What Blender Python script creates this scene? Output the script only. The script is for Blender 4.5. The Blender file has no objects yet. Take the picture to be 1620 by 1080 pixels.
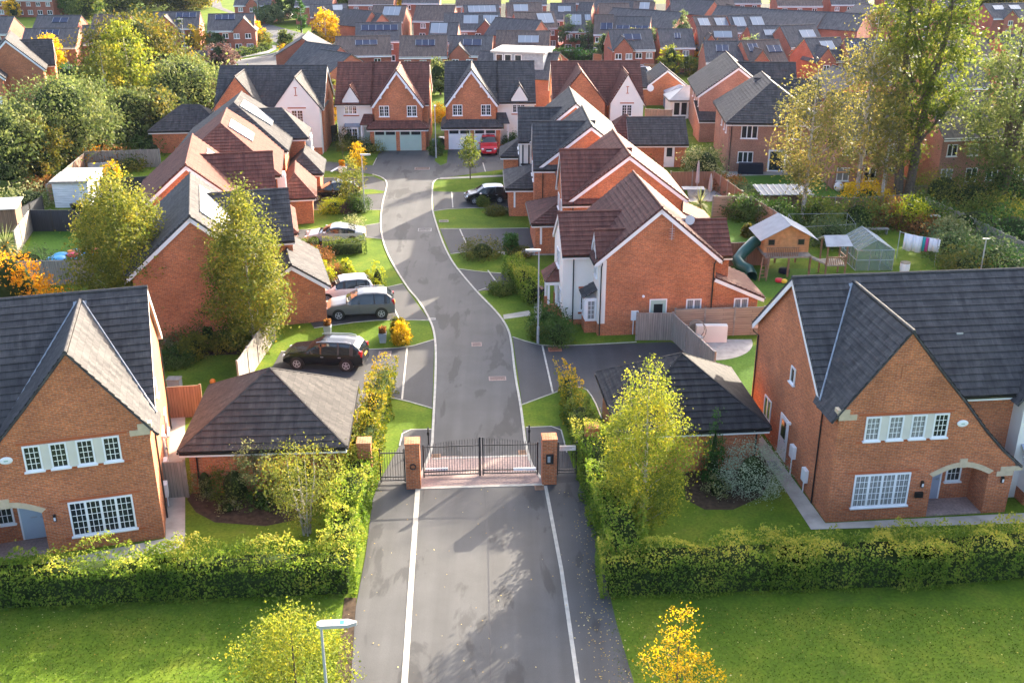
import bpy, math, random
import numpy as np
from mathutils import Vector, Matrix, noise
C = bpy.context.scene
COL = C.collection
# ------------------------------------------------------------ camera, sky, sun, exposure
FPX, CAMH, PITCH = 1667.0, 25.0, math.atan(700 / 1667.0)
cam = bpy.data.objects.new("camera", bpy.data.cameras.new("camera"))
COL.objects.link(cam)
cam.location = (0, 0, CAMH)
cam.rotation_euler = (math.pi / 2 - PITCH, 0, 0)
cam.data.sensor_width = 36
cam.data.lens = 36 * FPX / 1620
cam.data.clip_start, cam.data.clip_end = 0.5, 5000
C.camera = cam
SUN_AZ, SUN_EL = math.radians(35), math.radians(19.5)      # azimuth clockwise from +Y
w = bpy.data.worlds.new("World"); C.world = w; w.use_nodes = True
nt = w.node_tree; nt.nodes.clear()
sky = nt.nodes.new("ShaderNodeTexSky"); sky.sky_type = 'NISHITA'; sky.sun_disc = False
sky.sun_elevation, sky.sun_rotation = SUN_EL, SUN_AZ
sky.air_density, sky.dust_density, sky.ozone_density = 0.65, 4.5, 0.5
bg = nt.nodes.new("ShaderNodeBackground"); bg.inputs[1].default_value = 0.15
ow = nt.nodes.new("ShaderNodeOutputWorld")
nt.links.new(sky.outputs[0], bg.inputs[0]); nt.links.new(bg.outputs[0], ow.inputs[0])
sl = bpy.data.lights.new("sun", 'SUN'); sl.energy = 3.9; sl.angle = math.radians(0.5); sl.color = (1.0, 0.87, 0.68)
so = bpy.data.objects.new("sun", sl); COL.objects.link(so)
so.location = (60, 80, 60)
so.rotation_euler = Vector((math.sin(SUN_AZ) * math.cos(SUN_EL), math.cos(SUN_AZ) * math.cos(SUN_EL), math.sin(SUN_EL))).to_track_quat('Z', 'Y').to_euler()
C.view_settings.view_transform = 'Standard'
C.view_settings.look = 'None'
C.view_settings.exposure = 2.5
C.view_settings.gamma = 1
cy = C.cycles
cy.max_bounces = 6; cy.diffuse_bounces = 3; cy.glossy_bounces = 3; cy.transmission_bounces = 4; cy.transparent_max_bounces = 6; cy.volume_bounces = 0
cy.caustics_reflective = False; cy.caustics_refractive = False
cy.sample_clamp_indirect = 3; cy.sample_clamp_direct = 12; cy.use_denoising = True; cy.denoiser = 'OPENIMAGEDENOISE'; cy.denoising_input_passes = 'RGB_ALBEDO_NORMAL'; cy.denoising_prefilter = 'ACCURATE'

cs, sn = math.cos(PITCH), math.sin(PITCH)
def G(px, py, z=0.0):
    """ground (or height z) point that the photograph shows at pixel px,py of 1620x1080"""
    u, v = (px - 810) / FPX, (540 - py) / FPX
    d = (u, cs + v * sn, -sn + v * cs)
    t = (z - CAMH) / d[2]
    return Vector((d[0] * t, d[1] * t, z))
def G2(px, py, z=0.0):
    g = G(px, py, z); return (g.x, g.y)
I4 = Matrix.Identity(4)
R = math.radians
# ------------------------------------------------------------ materials
MATS = {}
def _mat(name):
    m = bpy.data.materials.new(name); m.use_nodes = True
    n = m.node_tree.nodes; n.clear()
    o = n.new("ShaderNodeOutputMaterial"); b = n.new("ShaderNodeBsdfPrincipled")
    m.node_tree.links.new(b.outputs[0], o.inputs[0])
    MATS[name] = m
    return m, n, m.node_tree.links, b
def N(n, t, **kw):
    x = n.new(t)
    for k, v in kw.items():
        if k.startswith('i_'): x.inputs[int(k[2:])].default_value = v
        else: setattr(x, k, v)
    return x
def ramp(n, l, src, stops):
    r = n.new("ShaderNodeValToRGB")
    e = r.color_ramp.elements
    while len(e) < len(stops): e.new(0.5)
    for k, (p, c) in enumerate(stops):
        e[k].position = p; e[k].color = (*c, 1) if len(c) == 3 else c
    l.new(src, r.inputs[0]); return r
def mixc(n, l, fac, a, b, mode='MIX'):
    m = n.new("ShaderNodeMix"); m.data_type = 'RGBA'; m.blend_type = mode
    for s, i in ((fac, 0), (a, 6), (b, 7)):
        if isinstance(s, (int, float)): m.inputs[i].default_value = s
        elif isinstance(s, tuple): m.inputs[i].default_value = (*s, 1)
        else: l.new(s, m.inputs[i])
    return m.outputs[2]
def bump(n, l, b, src, dist, strength=1.0):
    q = n.new("ShaderNodeBump"); q.inputs[0].default_value = strength; q.inputs[1].default_value = dist
    l.new(src, q.inputs[2]); l.new(q.outputs[0], b.inputs['Normal'])
def plain(name, col, rough=0.6, spec=0.5, metal=0.0, var=0.12, vs=1.5):
    m, n, l, b = _mat(name)
    b.inputs['Roughness'].default_value = rough; b.inputs['Specular IOR Level'].default_value = spec; b.inputs['Metallic'].default_value = metal
    if var:
        tc = N(n, "ShaderNodeTexCoord"); no = N(n, "ShaderNodeTexNoise"); no.inputs['Scale'].default_value = vs; no.inputs['Detail'].default_value = 5
        l.new(tc.outputs['Object'], no.inputs['Vector'])
        a = tuple(c * (1 - var) for c in col); d = tuple(min(1, c * (1 + var)) for c in col)
        r = ramp(n, l, no.outputs[0], [(0.3, a), (0.7, d)]); l.new(r.outputs[0], b.inputs['Base Color'])
    else: b.inputs['Base Color'].default_value = (*col, 1)
    return m
def brick_mat(name, c1, c2, mortar, var=(0.74, 1.18)):
    m, n, l, b = _mat(name)
    uv = N(n, "ShaderNodeUVMap")
    br = N(n, "ShaderNodeTexBrick"); br.inputs['Scale'].default_value = 1; br.inputs['Brick Width'].default_value = .235; br.inputs['Row Height'].default_value = .077
    br.inputs['Mortar Size'].default_value = .0085; br.inputs['Mortar Smooth'].default_value = .3; br.inputs['Bias'].default_value = -.15
    br.inputs['Color1'].default_value = (*c1, 1); br.inputs['Color2'].default_value = (*c2, 1); br.inputs['Mortar'].default_value = (*mortar, 1)
    l.new(uv.outputs[0], br.inputs['Vector'])
    no = N(n, "ShaderNodeTexNoise"); no.inputs['Scale'].default_value = .55; no.inputs['Detail'].default_value = 6; no.inputs['Roughness'].default_value = .6
    l.new(uv.outputs[0], no.inputs['Vector'])
    r = ramp(n, l, no.outputs[0], [(0.3, (var[0],) * 3), (0.7, (var[1],) * 3)])
    c = mixc(n, l, 1.0, br.outputs[0], r.outputs[0], 'MULTIPLY')
    n2 = N(n, "ShaderNodeTexNoise"); n2.inputs['Scale'].default_value = 9; n2.inputs['Detail'].default_value = 3; l.new(uv.outputs[0], n2.inputs['Vector'])
    r2 = ramp(n, l, n2.outputs[0], [(0.35, (.78, .78, .8)), (0.65, (1.15, 1.1, 1.05))])
    c = mixc(n, l, 1.0, c, r2.outputs[0], 'MULTIPLY')
    l.new(c, b.inputs['Base Color']); b.inputs['Roughness'].default_value = .85; b.inputs['Specular IOR Level'].default_value = .3
    bump(n, l, b, br.outputs['Fac'], -.006)
    return m
def tile_mat(name, c1, c2, lichen, rough=.75, spec=.07, far=False):
    """concrete roof tile: tint changes from tile to tile, streaks run down the slope"""
    m, n, l, b = _mat(name)
    uv = N(n, "ShaderNodeUVMap")
    br = N(n, "ShaderNodeTexBrick"); br.inputs['Scale'].default_value = 1; br.inputs['Brick Width'].default_value = .33; br.inputs['Row Height'].default_value = .34
    br.inputs['Mortar Size'].default_value = .006 if not far else .012; br.inputs['Bias'].default_value = 0
    br.inputs['Color1'].default_value = (*c1, 1); br.inputs['Color2'].default_value = (*c2, 1); br.inputs['Mortar'].default_value = (*[q * .45 for q in c1], 1)
    l.new(uv.outputs[0], br.inputs['Vector'])
    mp = N(n, "ShaderNodeMapping"); mp.inputs['Scale'].default_value = (2.2, .35, 1); l.new(uv.outputs[0], mp.inputs[0])
    no = N(n, "ShaderNodeTexNoise"); no.inputs['Scale'].default_value = 1.6; no.inputs['Detail'].default_value = 7; no.inputs['Roughness'].default_value = .65; l.new(mp.outputs[0], no.inputs['Vector'])
    r = ramp(n, l, no.outputs[0], [(0.28, (.60, .60, .62)), (0.5, (1, 1, 1)), (0.74, (1.5, 1.47, 1.40))])
    c = mixc(n, l, 1.0, br.outputs[0], r.outputs[0], 'MULTIPLY')
    n2 = N(n, "ShaderNodeTexNoise"); n2.inputs['Scale'].default_value = 3.3; n2.inputs['Detail'].default_value = 8; l.new(uv.outputs[0], n2.inputs['Vector'])
    r2 = ramp(n, l, n2.outputs[0], [(0.6, (0, 0, 0)), (0.75, (1, 1, 1))])
    fm = N(n, "ShaderNodeMath", operation='MULTIPLY'); fm.inputs[1].default_value = .45; l.new(r2.outputs[0], fm.inputs[0])
    c = mixc(n, l, fm.outputs[0], c, lichen)
    l.new(c, b.inputs['Base Color']); b.inputs['Roughness'].default_value = rough; b.inputs['Specular IOR Level'].default_value = spec
    if far: bump(n, l, b, br.outputs['Fac'], -.03)
    else:
        mp2 = N(n, "ShaderNodeMapping"); mp2.inputs['Scale'].default_value = (60, 14, 1); l.new(uv.outputs[0], mp2.inputs[0])
        n3 = N(n, "ShaderNodeTexNoise"); n3.inputs['Scale'].default_value = 1; l.new(mp2.outputs[0], n3.inputs['Vector'])
        bump(n, l, b, n3.outputs[0], .006)
    return m
def leaf_mat(name, stops, trans=.45, gloss=.12, clump=.6):
    m, n, l, b = _mat(name)
    at = N(n, "ShaderNodeAttribute"); at.attribute_name = 'rnd'
    tc = N(n, "ShaderNodeTexCoord"); no = N(n, "ShaderNodeTexNoise"); no.inputs['Scale'].default_value = clump; no.inputs['Detail'].default_value = 4
    l.new(tc.outputs['Object'], no.inputs['Vector'])
    mm = N(n, "ShaderNodeMath", operation='MULTIPLY_ADD'); mm.inputs[1].default_value = 1.3; mm.inputs[2].default_value = -.65; l.new(no.outputs[0], mm.inputs[0])
    ad = N(n, "ShaderNodeMath", operation='ADD', use_clamp=True); l.new(at.outputs['Fac'], ad.inputs[0]); l.new(mm.outputs[0], ad.inputs[1])
    r = ramp(n, l, ad.outputs[0], stops)
    l.new(r.outputs[0], b.inputs['Base Color']); b.inputs['Roughness'].default_value = .6; b.inputs['Specular IOR Level'].default_value = gloss
    tr = N(n, "ShaderNodeBsdfTranslucent")
    hs = N(n, "ShaderNodeHueSaturation"); hs.inputs['Saturation'].default_value = 1.02; hs.inputs['Value'].default_value = 1.45; l.new(r.outputs[0], hs.inputs['Color'])
    l.new(hs.outputs[0], tr.inputs[0])
    mx = N(n, "ShaderNodeMixShader"); mx.inputs[0].default_value = trans
    l.new(b.outputs[0], mx.inputs[1]); l.new(tr.outputs[0], mx.inputs[2])
    l.new(mx.outputs[0], [x for x in n if x.type == 'OUTPUT_MATERIAL'][0].inputs[0])
    return m
def grass_mat(name, a, b_, c_, s=1.0, worn=(.17, .15, .05), wornamt=.62):
    m, n, l, b = _mat(name)
    tc = N(n, "ShaderNodeTexCoord")
    n1 = N(n, "ShaderNodeTexNoise"); n1.inputs['Scale'].default_value = .45 * s; n1.inputs['Detail'].default_value = 6; n1.inputs['Roughness'].default_value = .65; l.new(tc.outputs['Object'], n1.inputs['Vector'])
    n2 = N(n, "ShaderNodeTexNoise"); n2.inputs['Scale'].default_value = 7 * s; n2.inputs['Detail'].default_value = 6; n2.inputs['Roughness'].default_value = .75; l.new(tc.outputs['Object'], n2.inputs['Vector'])
    r1 = ramp(n, l, n1.outputs[0], [(0.32, a), (0.5, b_), (0.68, c_)])
    r2 = ramp(n, l, n2.outputs[0], [(0.3, (.55, .58, .5)), (0.7, (1.4, 1.36, 1.3))])
    c = mixc(n, l, 1.0, r1.outputs[0], r2.outputs[0], 'MULTIPLY')
    n3 = N(n, "ShaderNodeTexNoise"); n3.inputs['Scale'].default_value = 1.7; n3.inputs['Detail'].default_value = 8; n3.inputs['Roughness'].default_value = .7; l.new(tc.outputs['Object'], n3.inputs['Vector'])
    r3 = ramp(n, l, n3.outputs[0], [(wornamt, (0, 0, 0)), (wornamt + .12, (.6, .6, .6))])
    c = mixc(n, l, r3.outputs[0], c, worn)
    l.new(c, b.inputs['Base Color']); b.inputs['Roughness'].default_value = .9; b.inputs['Specular IOR Level'].default_value = .08
    n4 = N(n, "ShaderNodeTexNoise"); n4.inputs['Scale'].default_value = 30; n4.inputs['Detail'].default_value = 4; l.new(tc.outputs['Object'], n4.inputs['Vector'])
    bump(n, l, b, n4.outputs[0], .06)
    return m
def asphalt_mat(name, col, patch=True, rough=(.5, .75), spec=.5):
    m, n, l, b = _mat(name)
    tc = N(n, "ShaderNodeTexCoord")
    n1 = N(n, "ShaderNodeTexNoise"); n1.inputs['Scale'].default_value = .5; n1.inputs['Detail'].default_value = 8; n1.inputs['Roughness'].default_value = .6; l.new(tc.outputs['Object'], n1.inputs['Vector'])
    r1 = ramp(n, l, n1.outputs[0], [(0.3, tuple(q * .8 for q in col)), (0.7, tuple(q * 1.18 for q in col))])
    n2 = N(n, "ShaderNodeTexNoise"); n2.inputs['Scale'].default_value = 45; n2.inputs['Detail'].default_value = 2; l.new(tc.outputs['Object'], n2.inputs['Vector'])
    r2 = ramp(n, l, n2.outputs[0], [(0.35, (.75, .75, .75)), (0.7, (1.3, 1.3, 1.3))])
    c = mixc(n, l, 1.0, r1.outputs[0], r2.outputs[0], 'MULTIPLY')
    mt = N(n, "ShaderNodeMapping"); mt.inputs['Scale'].default_value = (1.5, .045, 1); l.new(tc.outputs['Object'], mt.inputs[0])
    nt_ = N(n, "ShaderNodeTexNoise"); nt_.inputs['Scale'].default_value = 1.0; nt_.inputs['Detail'].default_value = 4; l.new(mt.outputs[0], nt_.inputs['Vector'])
    rt = ramp(n, l, nt_.outputs[0], [(0.35, (.86, .86, .86)), (0.65, (1.14, 1.14, 1.13))]); c = mixc(n, l, 1.0, c, rt.outputs[0], 'MULTIPLY')   # worn wheel tracks
    b.inputs['Specular IOR Level'].default_value = spec
    if patch:                                       # damp patches left after rain along the wheel tracks
        mp = N(n, "ShaderNodeMapping"); mp.inputs['Scale'].default_value = (.75, .22, 1); mp.inputs['Location'].default_value = (3.1, 1.7, 0); l.new(tc.outputs['Object'], mp.inputs[0])
        n3 = N(n, "ShaderNodeTexNoise"); n3.inputs['Scale'].default_value = 1.0; n3.inputs['Detail'].default_value = 9; n3.inputs['Roughness'].default_value = .55; n3.inputs['Distortion'].default_value = .4; l.new(mp.outputs[0], n3.inputs['Vector'])
        r3 = ramp(n, l, n3.outputs[0], [(0.56, (0, 0, 0)), (0.60, (1, 1, 1))])
        c = mixc(n, l, r3.outputs[0], c, mixc(n, l, 1.0, c, (.48, .48, .50), 'MULTIPLY'))
        b.inputs['Roughness'].default_value = rough[1]
    else: b.inputs['Roughness'].default_value = rough[1]
    l.new(c, b.inputs['Base Color'])
    bump(n, l, b, n2.outputs[0], .004)
    return m
def board_mat(name, c1, c2, width=.14, vertical=True, rough=.8):
    m, n, l, b = _mat(name)
    uv = N(n, "ShaderNodeUVMap"); br = N(n, "ShaderNodeTexBrick"); br.inputs['Scale'].default_value = 1
    br.inputs['Brick Width'].default_value = width if vertical else 3; br.inputs['Row Height'].default_value = 3 if vertical else width
    br.offset = 0 if vertical else .4
    br.inputs['Mortar Size'].default_value = .008; br.inputs['Color1'].default_value = (*c1, 1); br.inputs['Color2'].default_value = (*c2, 1); br.inputs['Mortar'].default_value = (*[q * .3 for q in c1], 1)
    l.new(uv.outputs[0], br.inputs['Vector'])
    mp = N(n, "ShaderNodeMapping"); mp.inputs['Scale'].default_value = (12, .8, 1) if vertical else (.8, 12, 1); l.new(uv.outputs[0], mp.inputs[0])
    no = N(n, "ShaderNodeTexNoise"); no.inputs['Scale'].default_value = 1; no.inputs['Detail'].default_value = 5; l.new(mp.outputs[0], no.inputs['Vector'])
    r = ramp(n, l, no.outputs[0], [(0.3, (.75,) * 3), (0.7, (1.25,) * 3)])
    l.new(mixc(n, l, 1.0, br.outputs[0], r.outputs[0], 'MULTIPLY'), b.inputs['Base Color']); b.inputs['Roughness'].default_value = rough
    bump(n, l, b, br.outputs['Fac'], -.01)
    return m
brick_mat('brick', (.57, .168, .055), (.37, .098, .038), (.43, .31, .22))
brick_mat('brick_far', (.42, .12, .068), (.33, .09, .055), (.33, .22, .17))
brick_mat('brick_pale', (.40, .18, .115), (.34, .145, .095), (.42, .34, .28))
tile_mat('grey', (.086, .083, .084), (.060, .058, .060), (.17, .16, .14))
tile_mat('grey_brown', (.074, .069, .067), (.053, .050, .049), (.15, .14, .12))
tile_mat('grey_dark', (.048, .047, .049), (.035, .034, .037), (.07, .07, .065))
tile_mat('red', (.165, .072, .056), (.122, .056, .046), (.17, .12, .10))
tile_mat('brown', (.130, .064, .055), (.10, .052, .046), (.15, .12, .10))
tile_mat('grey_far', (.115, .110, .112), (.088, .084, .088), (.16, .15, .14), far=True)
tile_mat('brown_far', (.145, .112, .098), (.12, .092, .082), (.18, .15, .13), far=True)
plain('render', (.78, .75, .69), .85, .3, var=.05, vs=.7)
plain('white', (.82, .82, .82), .4, .5, var=.04)
plain('black_plastic', (.012, .012, .014), .4, .5, var=0)
plain('stone', (.55, .44, .30), .8, .3, var=.12, vs=4)
plain('cream_panel', (.66, .62, .54), .6, var=.05)
plain('lead', (.28, .31, .35), .45, .5, var=.2, vs=3)
plain('door_grey', (.33, .37, .46), .4, var=.03)
plain('door_green', (.36, .50, .44), .45, var=.05)
plain('door_blue', (.42, .52, .60), .4, var=.04)
plain('door_black', (.02, .02, .022), .35, var=0)
plain('garage_white', (.68, .72, .76), .45, var=.04)
plain('kerb', (.42, .40, .35), .8, .3, var=.2, vs=3)
plain('slab', (.40, .37, .32), .85, .3, var=.22, vs=1.3)
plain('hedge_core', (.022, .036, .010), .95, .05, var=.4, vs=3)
plain('soil', (.055, .036, .022), .95, .2, var=.5, vs=4)
plain('bark', (.11, .085, .062), .9, .2, var=.4, vs=6)
plain('birch_bark', (.42, .38, .33), .8, .2, var=.45, vs=5)
plain('metal_grey', (.42, .44, .47), .45, .5, metal=.3, var=.06)
plain('iron', (.010, .010, .012), .4, .5, var=0)
plain('terracotta', (.36, .13, .07), .8, var=.15, vs=5)
plain('concrete', (.36, .35, .33), .85, .3, var=.2, vs=2)
plain('wood_orange', (.56, .28, .11), .7, var=.2, vs=3)
plain('wood_brown', (.24, .135, .08), .75, var=.25, vs=4)
plain('wood_grey', (.27, .245, .215), .85, var=.25, vs=4)
plain('felt_grey', (.34, .36, .38), .85, .3, var=.12, vs=2)
plain('slide_green', (.008, .075, .062), .3, .5, var=.05)
plain('plastic_blue', (.03, .30, .62), .4, var=.1, vs=4)
plain('plastic_red', (.60, .03, .05), .4, var=.1)
plain('plastic_yellow', (.75, .50, .03), .45, var=.08)
plain('plastic_orange', (.72, .22, .02), .5, var=.08)
plain('cloth_white', (.8, .8, .82), .85, .2, var=.04)
plain('cloth_teal', (.04, .42, .46), .85, .2, var=.05)
plain('cloth_pink', (.62, .10, .34), .85, .2, var=.05)
plain('parasol_grey', (.35, .33, .36), .85, .2, var=.08)
plain('navy', (.012, .016, .03), .8, .2, var=.2)
plain('skin', (.55, .33, .25), .55, var=.05)
plain('hair_grey', (.20, .14, .10), .8, var=.2)
plain('tarp_blue', (.10, .17, .26), .7, var=.1)
plain('emblem_brick', (.42, .112, .043), .9, .3, var=.12)
plain('silver_roof', (.40, .40, .39), .5, .5, var=.1)
for nm, c, me, ro in (('paint_black', (.006, .007, .010), .2, .25), ('paint_grey', (.13, .13, .135), .0, .35), ('paint_white', (.80, .80, .79), 0, .25), ('paint_silver', (.50, .52, .55), .2, .3),
                      ('paint_red', (.52, .01, .02), .2, .25), ('paint_darkred', (.30, .03, .03), .2, .3), ('paint_roof_glare', (.75, .75, .76), 0, .3)):
    m, n, l, b = _mat(nm); b.inputs['Base Color'].default_value = (*c, 1); b.inputs['Metallic'].default_value = me; b.inputs['Roughness'].default_value = ro
    b.inputs['Coat Weight'].default_value = .45; b.inputs['Coat Roughness'].default_value = .06
for nm, c, ro in (('glass', (.018, .024, .028), .04), ('car_glass', (.012, .016, .018), .04), ('solar', (.012, .022, .06), .12), ('solar_glare', (.26, .29, .32), .2), ('lamp_red', (.5, .01, .01), .2), ('lamp_clear', (.7, .72, .74), .15)):  # the paler solar colour has sky reflection painted into it
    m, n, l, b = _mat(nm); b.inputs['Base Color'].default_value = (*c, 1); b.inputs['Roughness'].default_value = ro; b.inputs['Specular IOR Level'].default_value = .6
# a pane with a net curtain behind it: pale folds seen through the reflection
m, n, l, b = _mat('glass_curtain'); uv = N(n, "ShaderNodeUVMap"); wv = N(n, "ShaderNodeTexWave"); wv.inputs['Scale'].default_value = 3; wv.inputs['Distortion'].default_value = 2; l.new(uv.outputs[0], wv.inputs[0])
r = ramp(n, l, wv.outputs[0], [(0, (.16, .16, .16)), (1, (.34, .34, .33))]); l.new(r.outputs[0], b.inputs['Base Color']); b.inputs['Roughness'].default_value = .06; b.inputs['Specular IOR Level'].default_value = .6
# greenhouse panes really let light through
m, n, l, b = _mat('clear_glass'); tp = N(n, "ShaderNodeBsdfTransparent"); tp.inputs[0].default_value = (.82, .9, .88, 1); mx = N(n, "ShaderNodeMixShader"); mx.inputs[0].default_value = .55
b.inputs['Base Color'].default_value = (.22, .28, .26, 1); b.inputs['Roughness'].default_value = .15
l.new(tp.outputs[0], mx.inputs[1]); l.new(b.outputs[0], mx.inputs[2]); l.new(mx.outputs[0], [x for x in n if x.type == 'OUTPUT_MATERIAL'][0].inputs[0])
brick_mat('paving_brick', (.40, .29, .26), (.34, .25, .225), (.32, .27, .24))
grass_mat('lawn', (.064, .116, .011), (.098, .156, .014), (.155, .188, .022), wornamt=.60)
grass_mat('lawn_close', (.115, .165, .013), (.15, .205, .016), (.19, .23, .022), worn=(.2, .2, .05), wornamt=.68)
grass_mat('turf', (.06, .13, .02), (.07, .15, .022), (.08, .16, .026), worn=(.07, .14, .03), wornamt=.8)
asphalt_mat('asphalt', (.060, .060, .061))
asphalt_mat('tarmac_drive', (.041, .041, .044), patch=False, rough=(.5, .8))
asphalt_mat('estate_ground', (.050, .055, .045), patch=False, rough=(.6, .95), spec=.05)
asphalt_mat('estate_road', (.10, .10, .105), patch=False, rough=(.5, .9), spec=.2)
board_mat('fence_grey', (.30, .265, .225), (.25, .22, .19))
board_mat('fence_brown', (.25, .135, .085), (.21, .11, .07))
board_mat('fence_slat', (.36, .265, .195), (.30, .215, .16), vertical=False, width=.15)
board_mat('fence_dark', (.028, .032, .042), (.024, .028, .036))
board_mat('fence_orange', (.42, .20, .085), (.36, .17, .07), vertical=False, width=.15)
board_mat('shed_white', (.74, .75, .78), (.70, .71, .74), vertical=False, width=.16)
board_mat('panel_rose', (.30, .17, .12), (.26, .145, .10))
GRN = dict(
    birch=[(0, (.060, .088, .016)), (.4, (.125, .145, .024)), (.75, (.22, .215, .030)), (1, (.36, .29, .035))],
    birch_gold=[(0, (.070, .105, .016)), (.45, (.165, .20, .024)), (.78, (.32, .31, .03)), (1, (.50, .40, .03))],
    birch_dull=[(0, (.085, .09, .028)), (.4, (.16, .155, .042)), (.75, (.26, .22, .055)), (1, (.38, .26, .06))],
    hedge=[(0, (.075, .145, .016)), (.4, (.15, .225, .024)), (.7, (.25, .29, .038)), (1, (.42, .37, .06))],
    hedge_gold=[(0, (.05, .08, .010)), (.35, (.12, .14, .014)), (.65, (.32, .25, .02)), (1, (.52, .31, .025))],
    laurel=[(0, (.030, .068, .014)), (.5, (.060, .115, .020)), (1, (.12, .17, .04))],
    green=[(0, (.045, .08, .014)), (.5, (.095, .135, .022)), (1, (.20, .21, .04))],
    olive=[(0, (.045, .065, .016)), (.5, (.095, .11, .022)), (1, (.22, .17, .03))],
    oak=[(0, (.04, .052, .010)), (.5, (.085, .09, .014)), (1, (.24, .16, .02))],
    willow=[(0, (.055, .085, .025)), (.5, (.115, .145, .04)), (1, (.22, .23, .07))],
    poplar=[(0, (.04, .07, .012)), (.45, (.10, .135, .02)), (.8, (.20, .22, .03)), (1, (.34, .33, .05))],
    yellow=[(0, (.32, .20, .012)), (.5, (.55, .36, .015)), (1, (.68, .47, .03))],
    orange=[(0, (.42, .14, .01)), (.5, (.62, .27, .012)), (1, (.70, .42, .02))],
    conifer_gold=[(0, (.09, .13, .012)), (.5, (.24, .28, .015)), (1, (.45, .42, .025))],
    conifer=[(0, (.022, .07, .014)), (.5, (.040, .115, .018)), (1, (.08, .17, .03))],
    silver=[(0, (.26, .33, .22)), (.5, (.36, .43, .30)), (1, (.48, .53, .40))],
    bluegreen=[(0, (.045, .085, .035)), (.5, (.09, .135, .055)), (1, (.18, .21, .08))],
    purple=[(0, (.06, .03, .03)), (.5, (.12, .065, .06)), (1, (.2, .13, .1))],
    russet=[(0, (.10, .05, .02)), (.5, (.22, .10, .03)), (1, (.34, .15, .04))],
    cream=[(0, (.09, .12, .04)), (.5, (.20, .22, .08)), (1, (.42, .40, .20))],
    palm=[(0, (.04, .06, .02)), (.5, (.10, .12, .04)), (1, (.2, .2, .08))],
    grass=[(0, (.060, .108, .011)), (.5, (.092, .150, .014)), (.9, (.14, .18, .02)), (1, (.2, .21, .05))],
    litter=[(0, (.30, .16, .03)), (.5, (.55, .40, .08)), (1, (.72, .62, .30))])
for k, v in GRN.items():
    if k in ('none',): v = [(p, tuple(q * .80 for q in c)) for p, c in v]
    leaf_mat('leaf_' + k, v, trans=.38 if k not in ('laurel', 'conifer', 'litter', 'grass') else .25)
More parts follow.
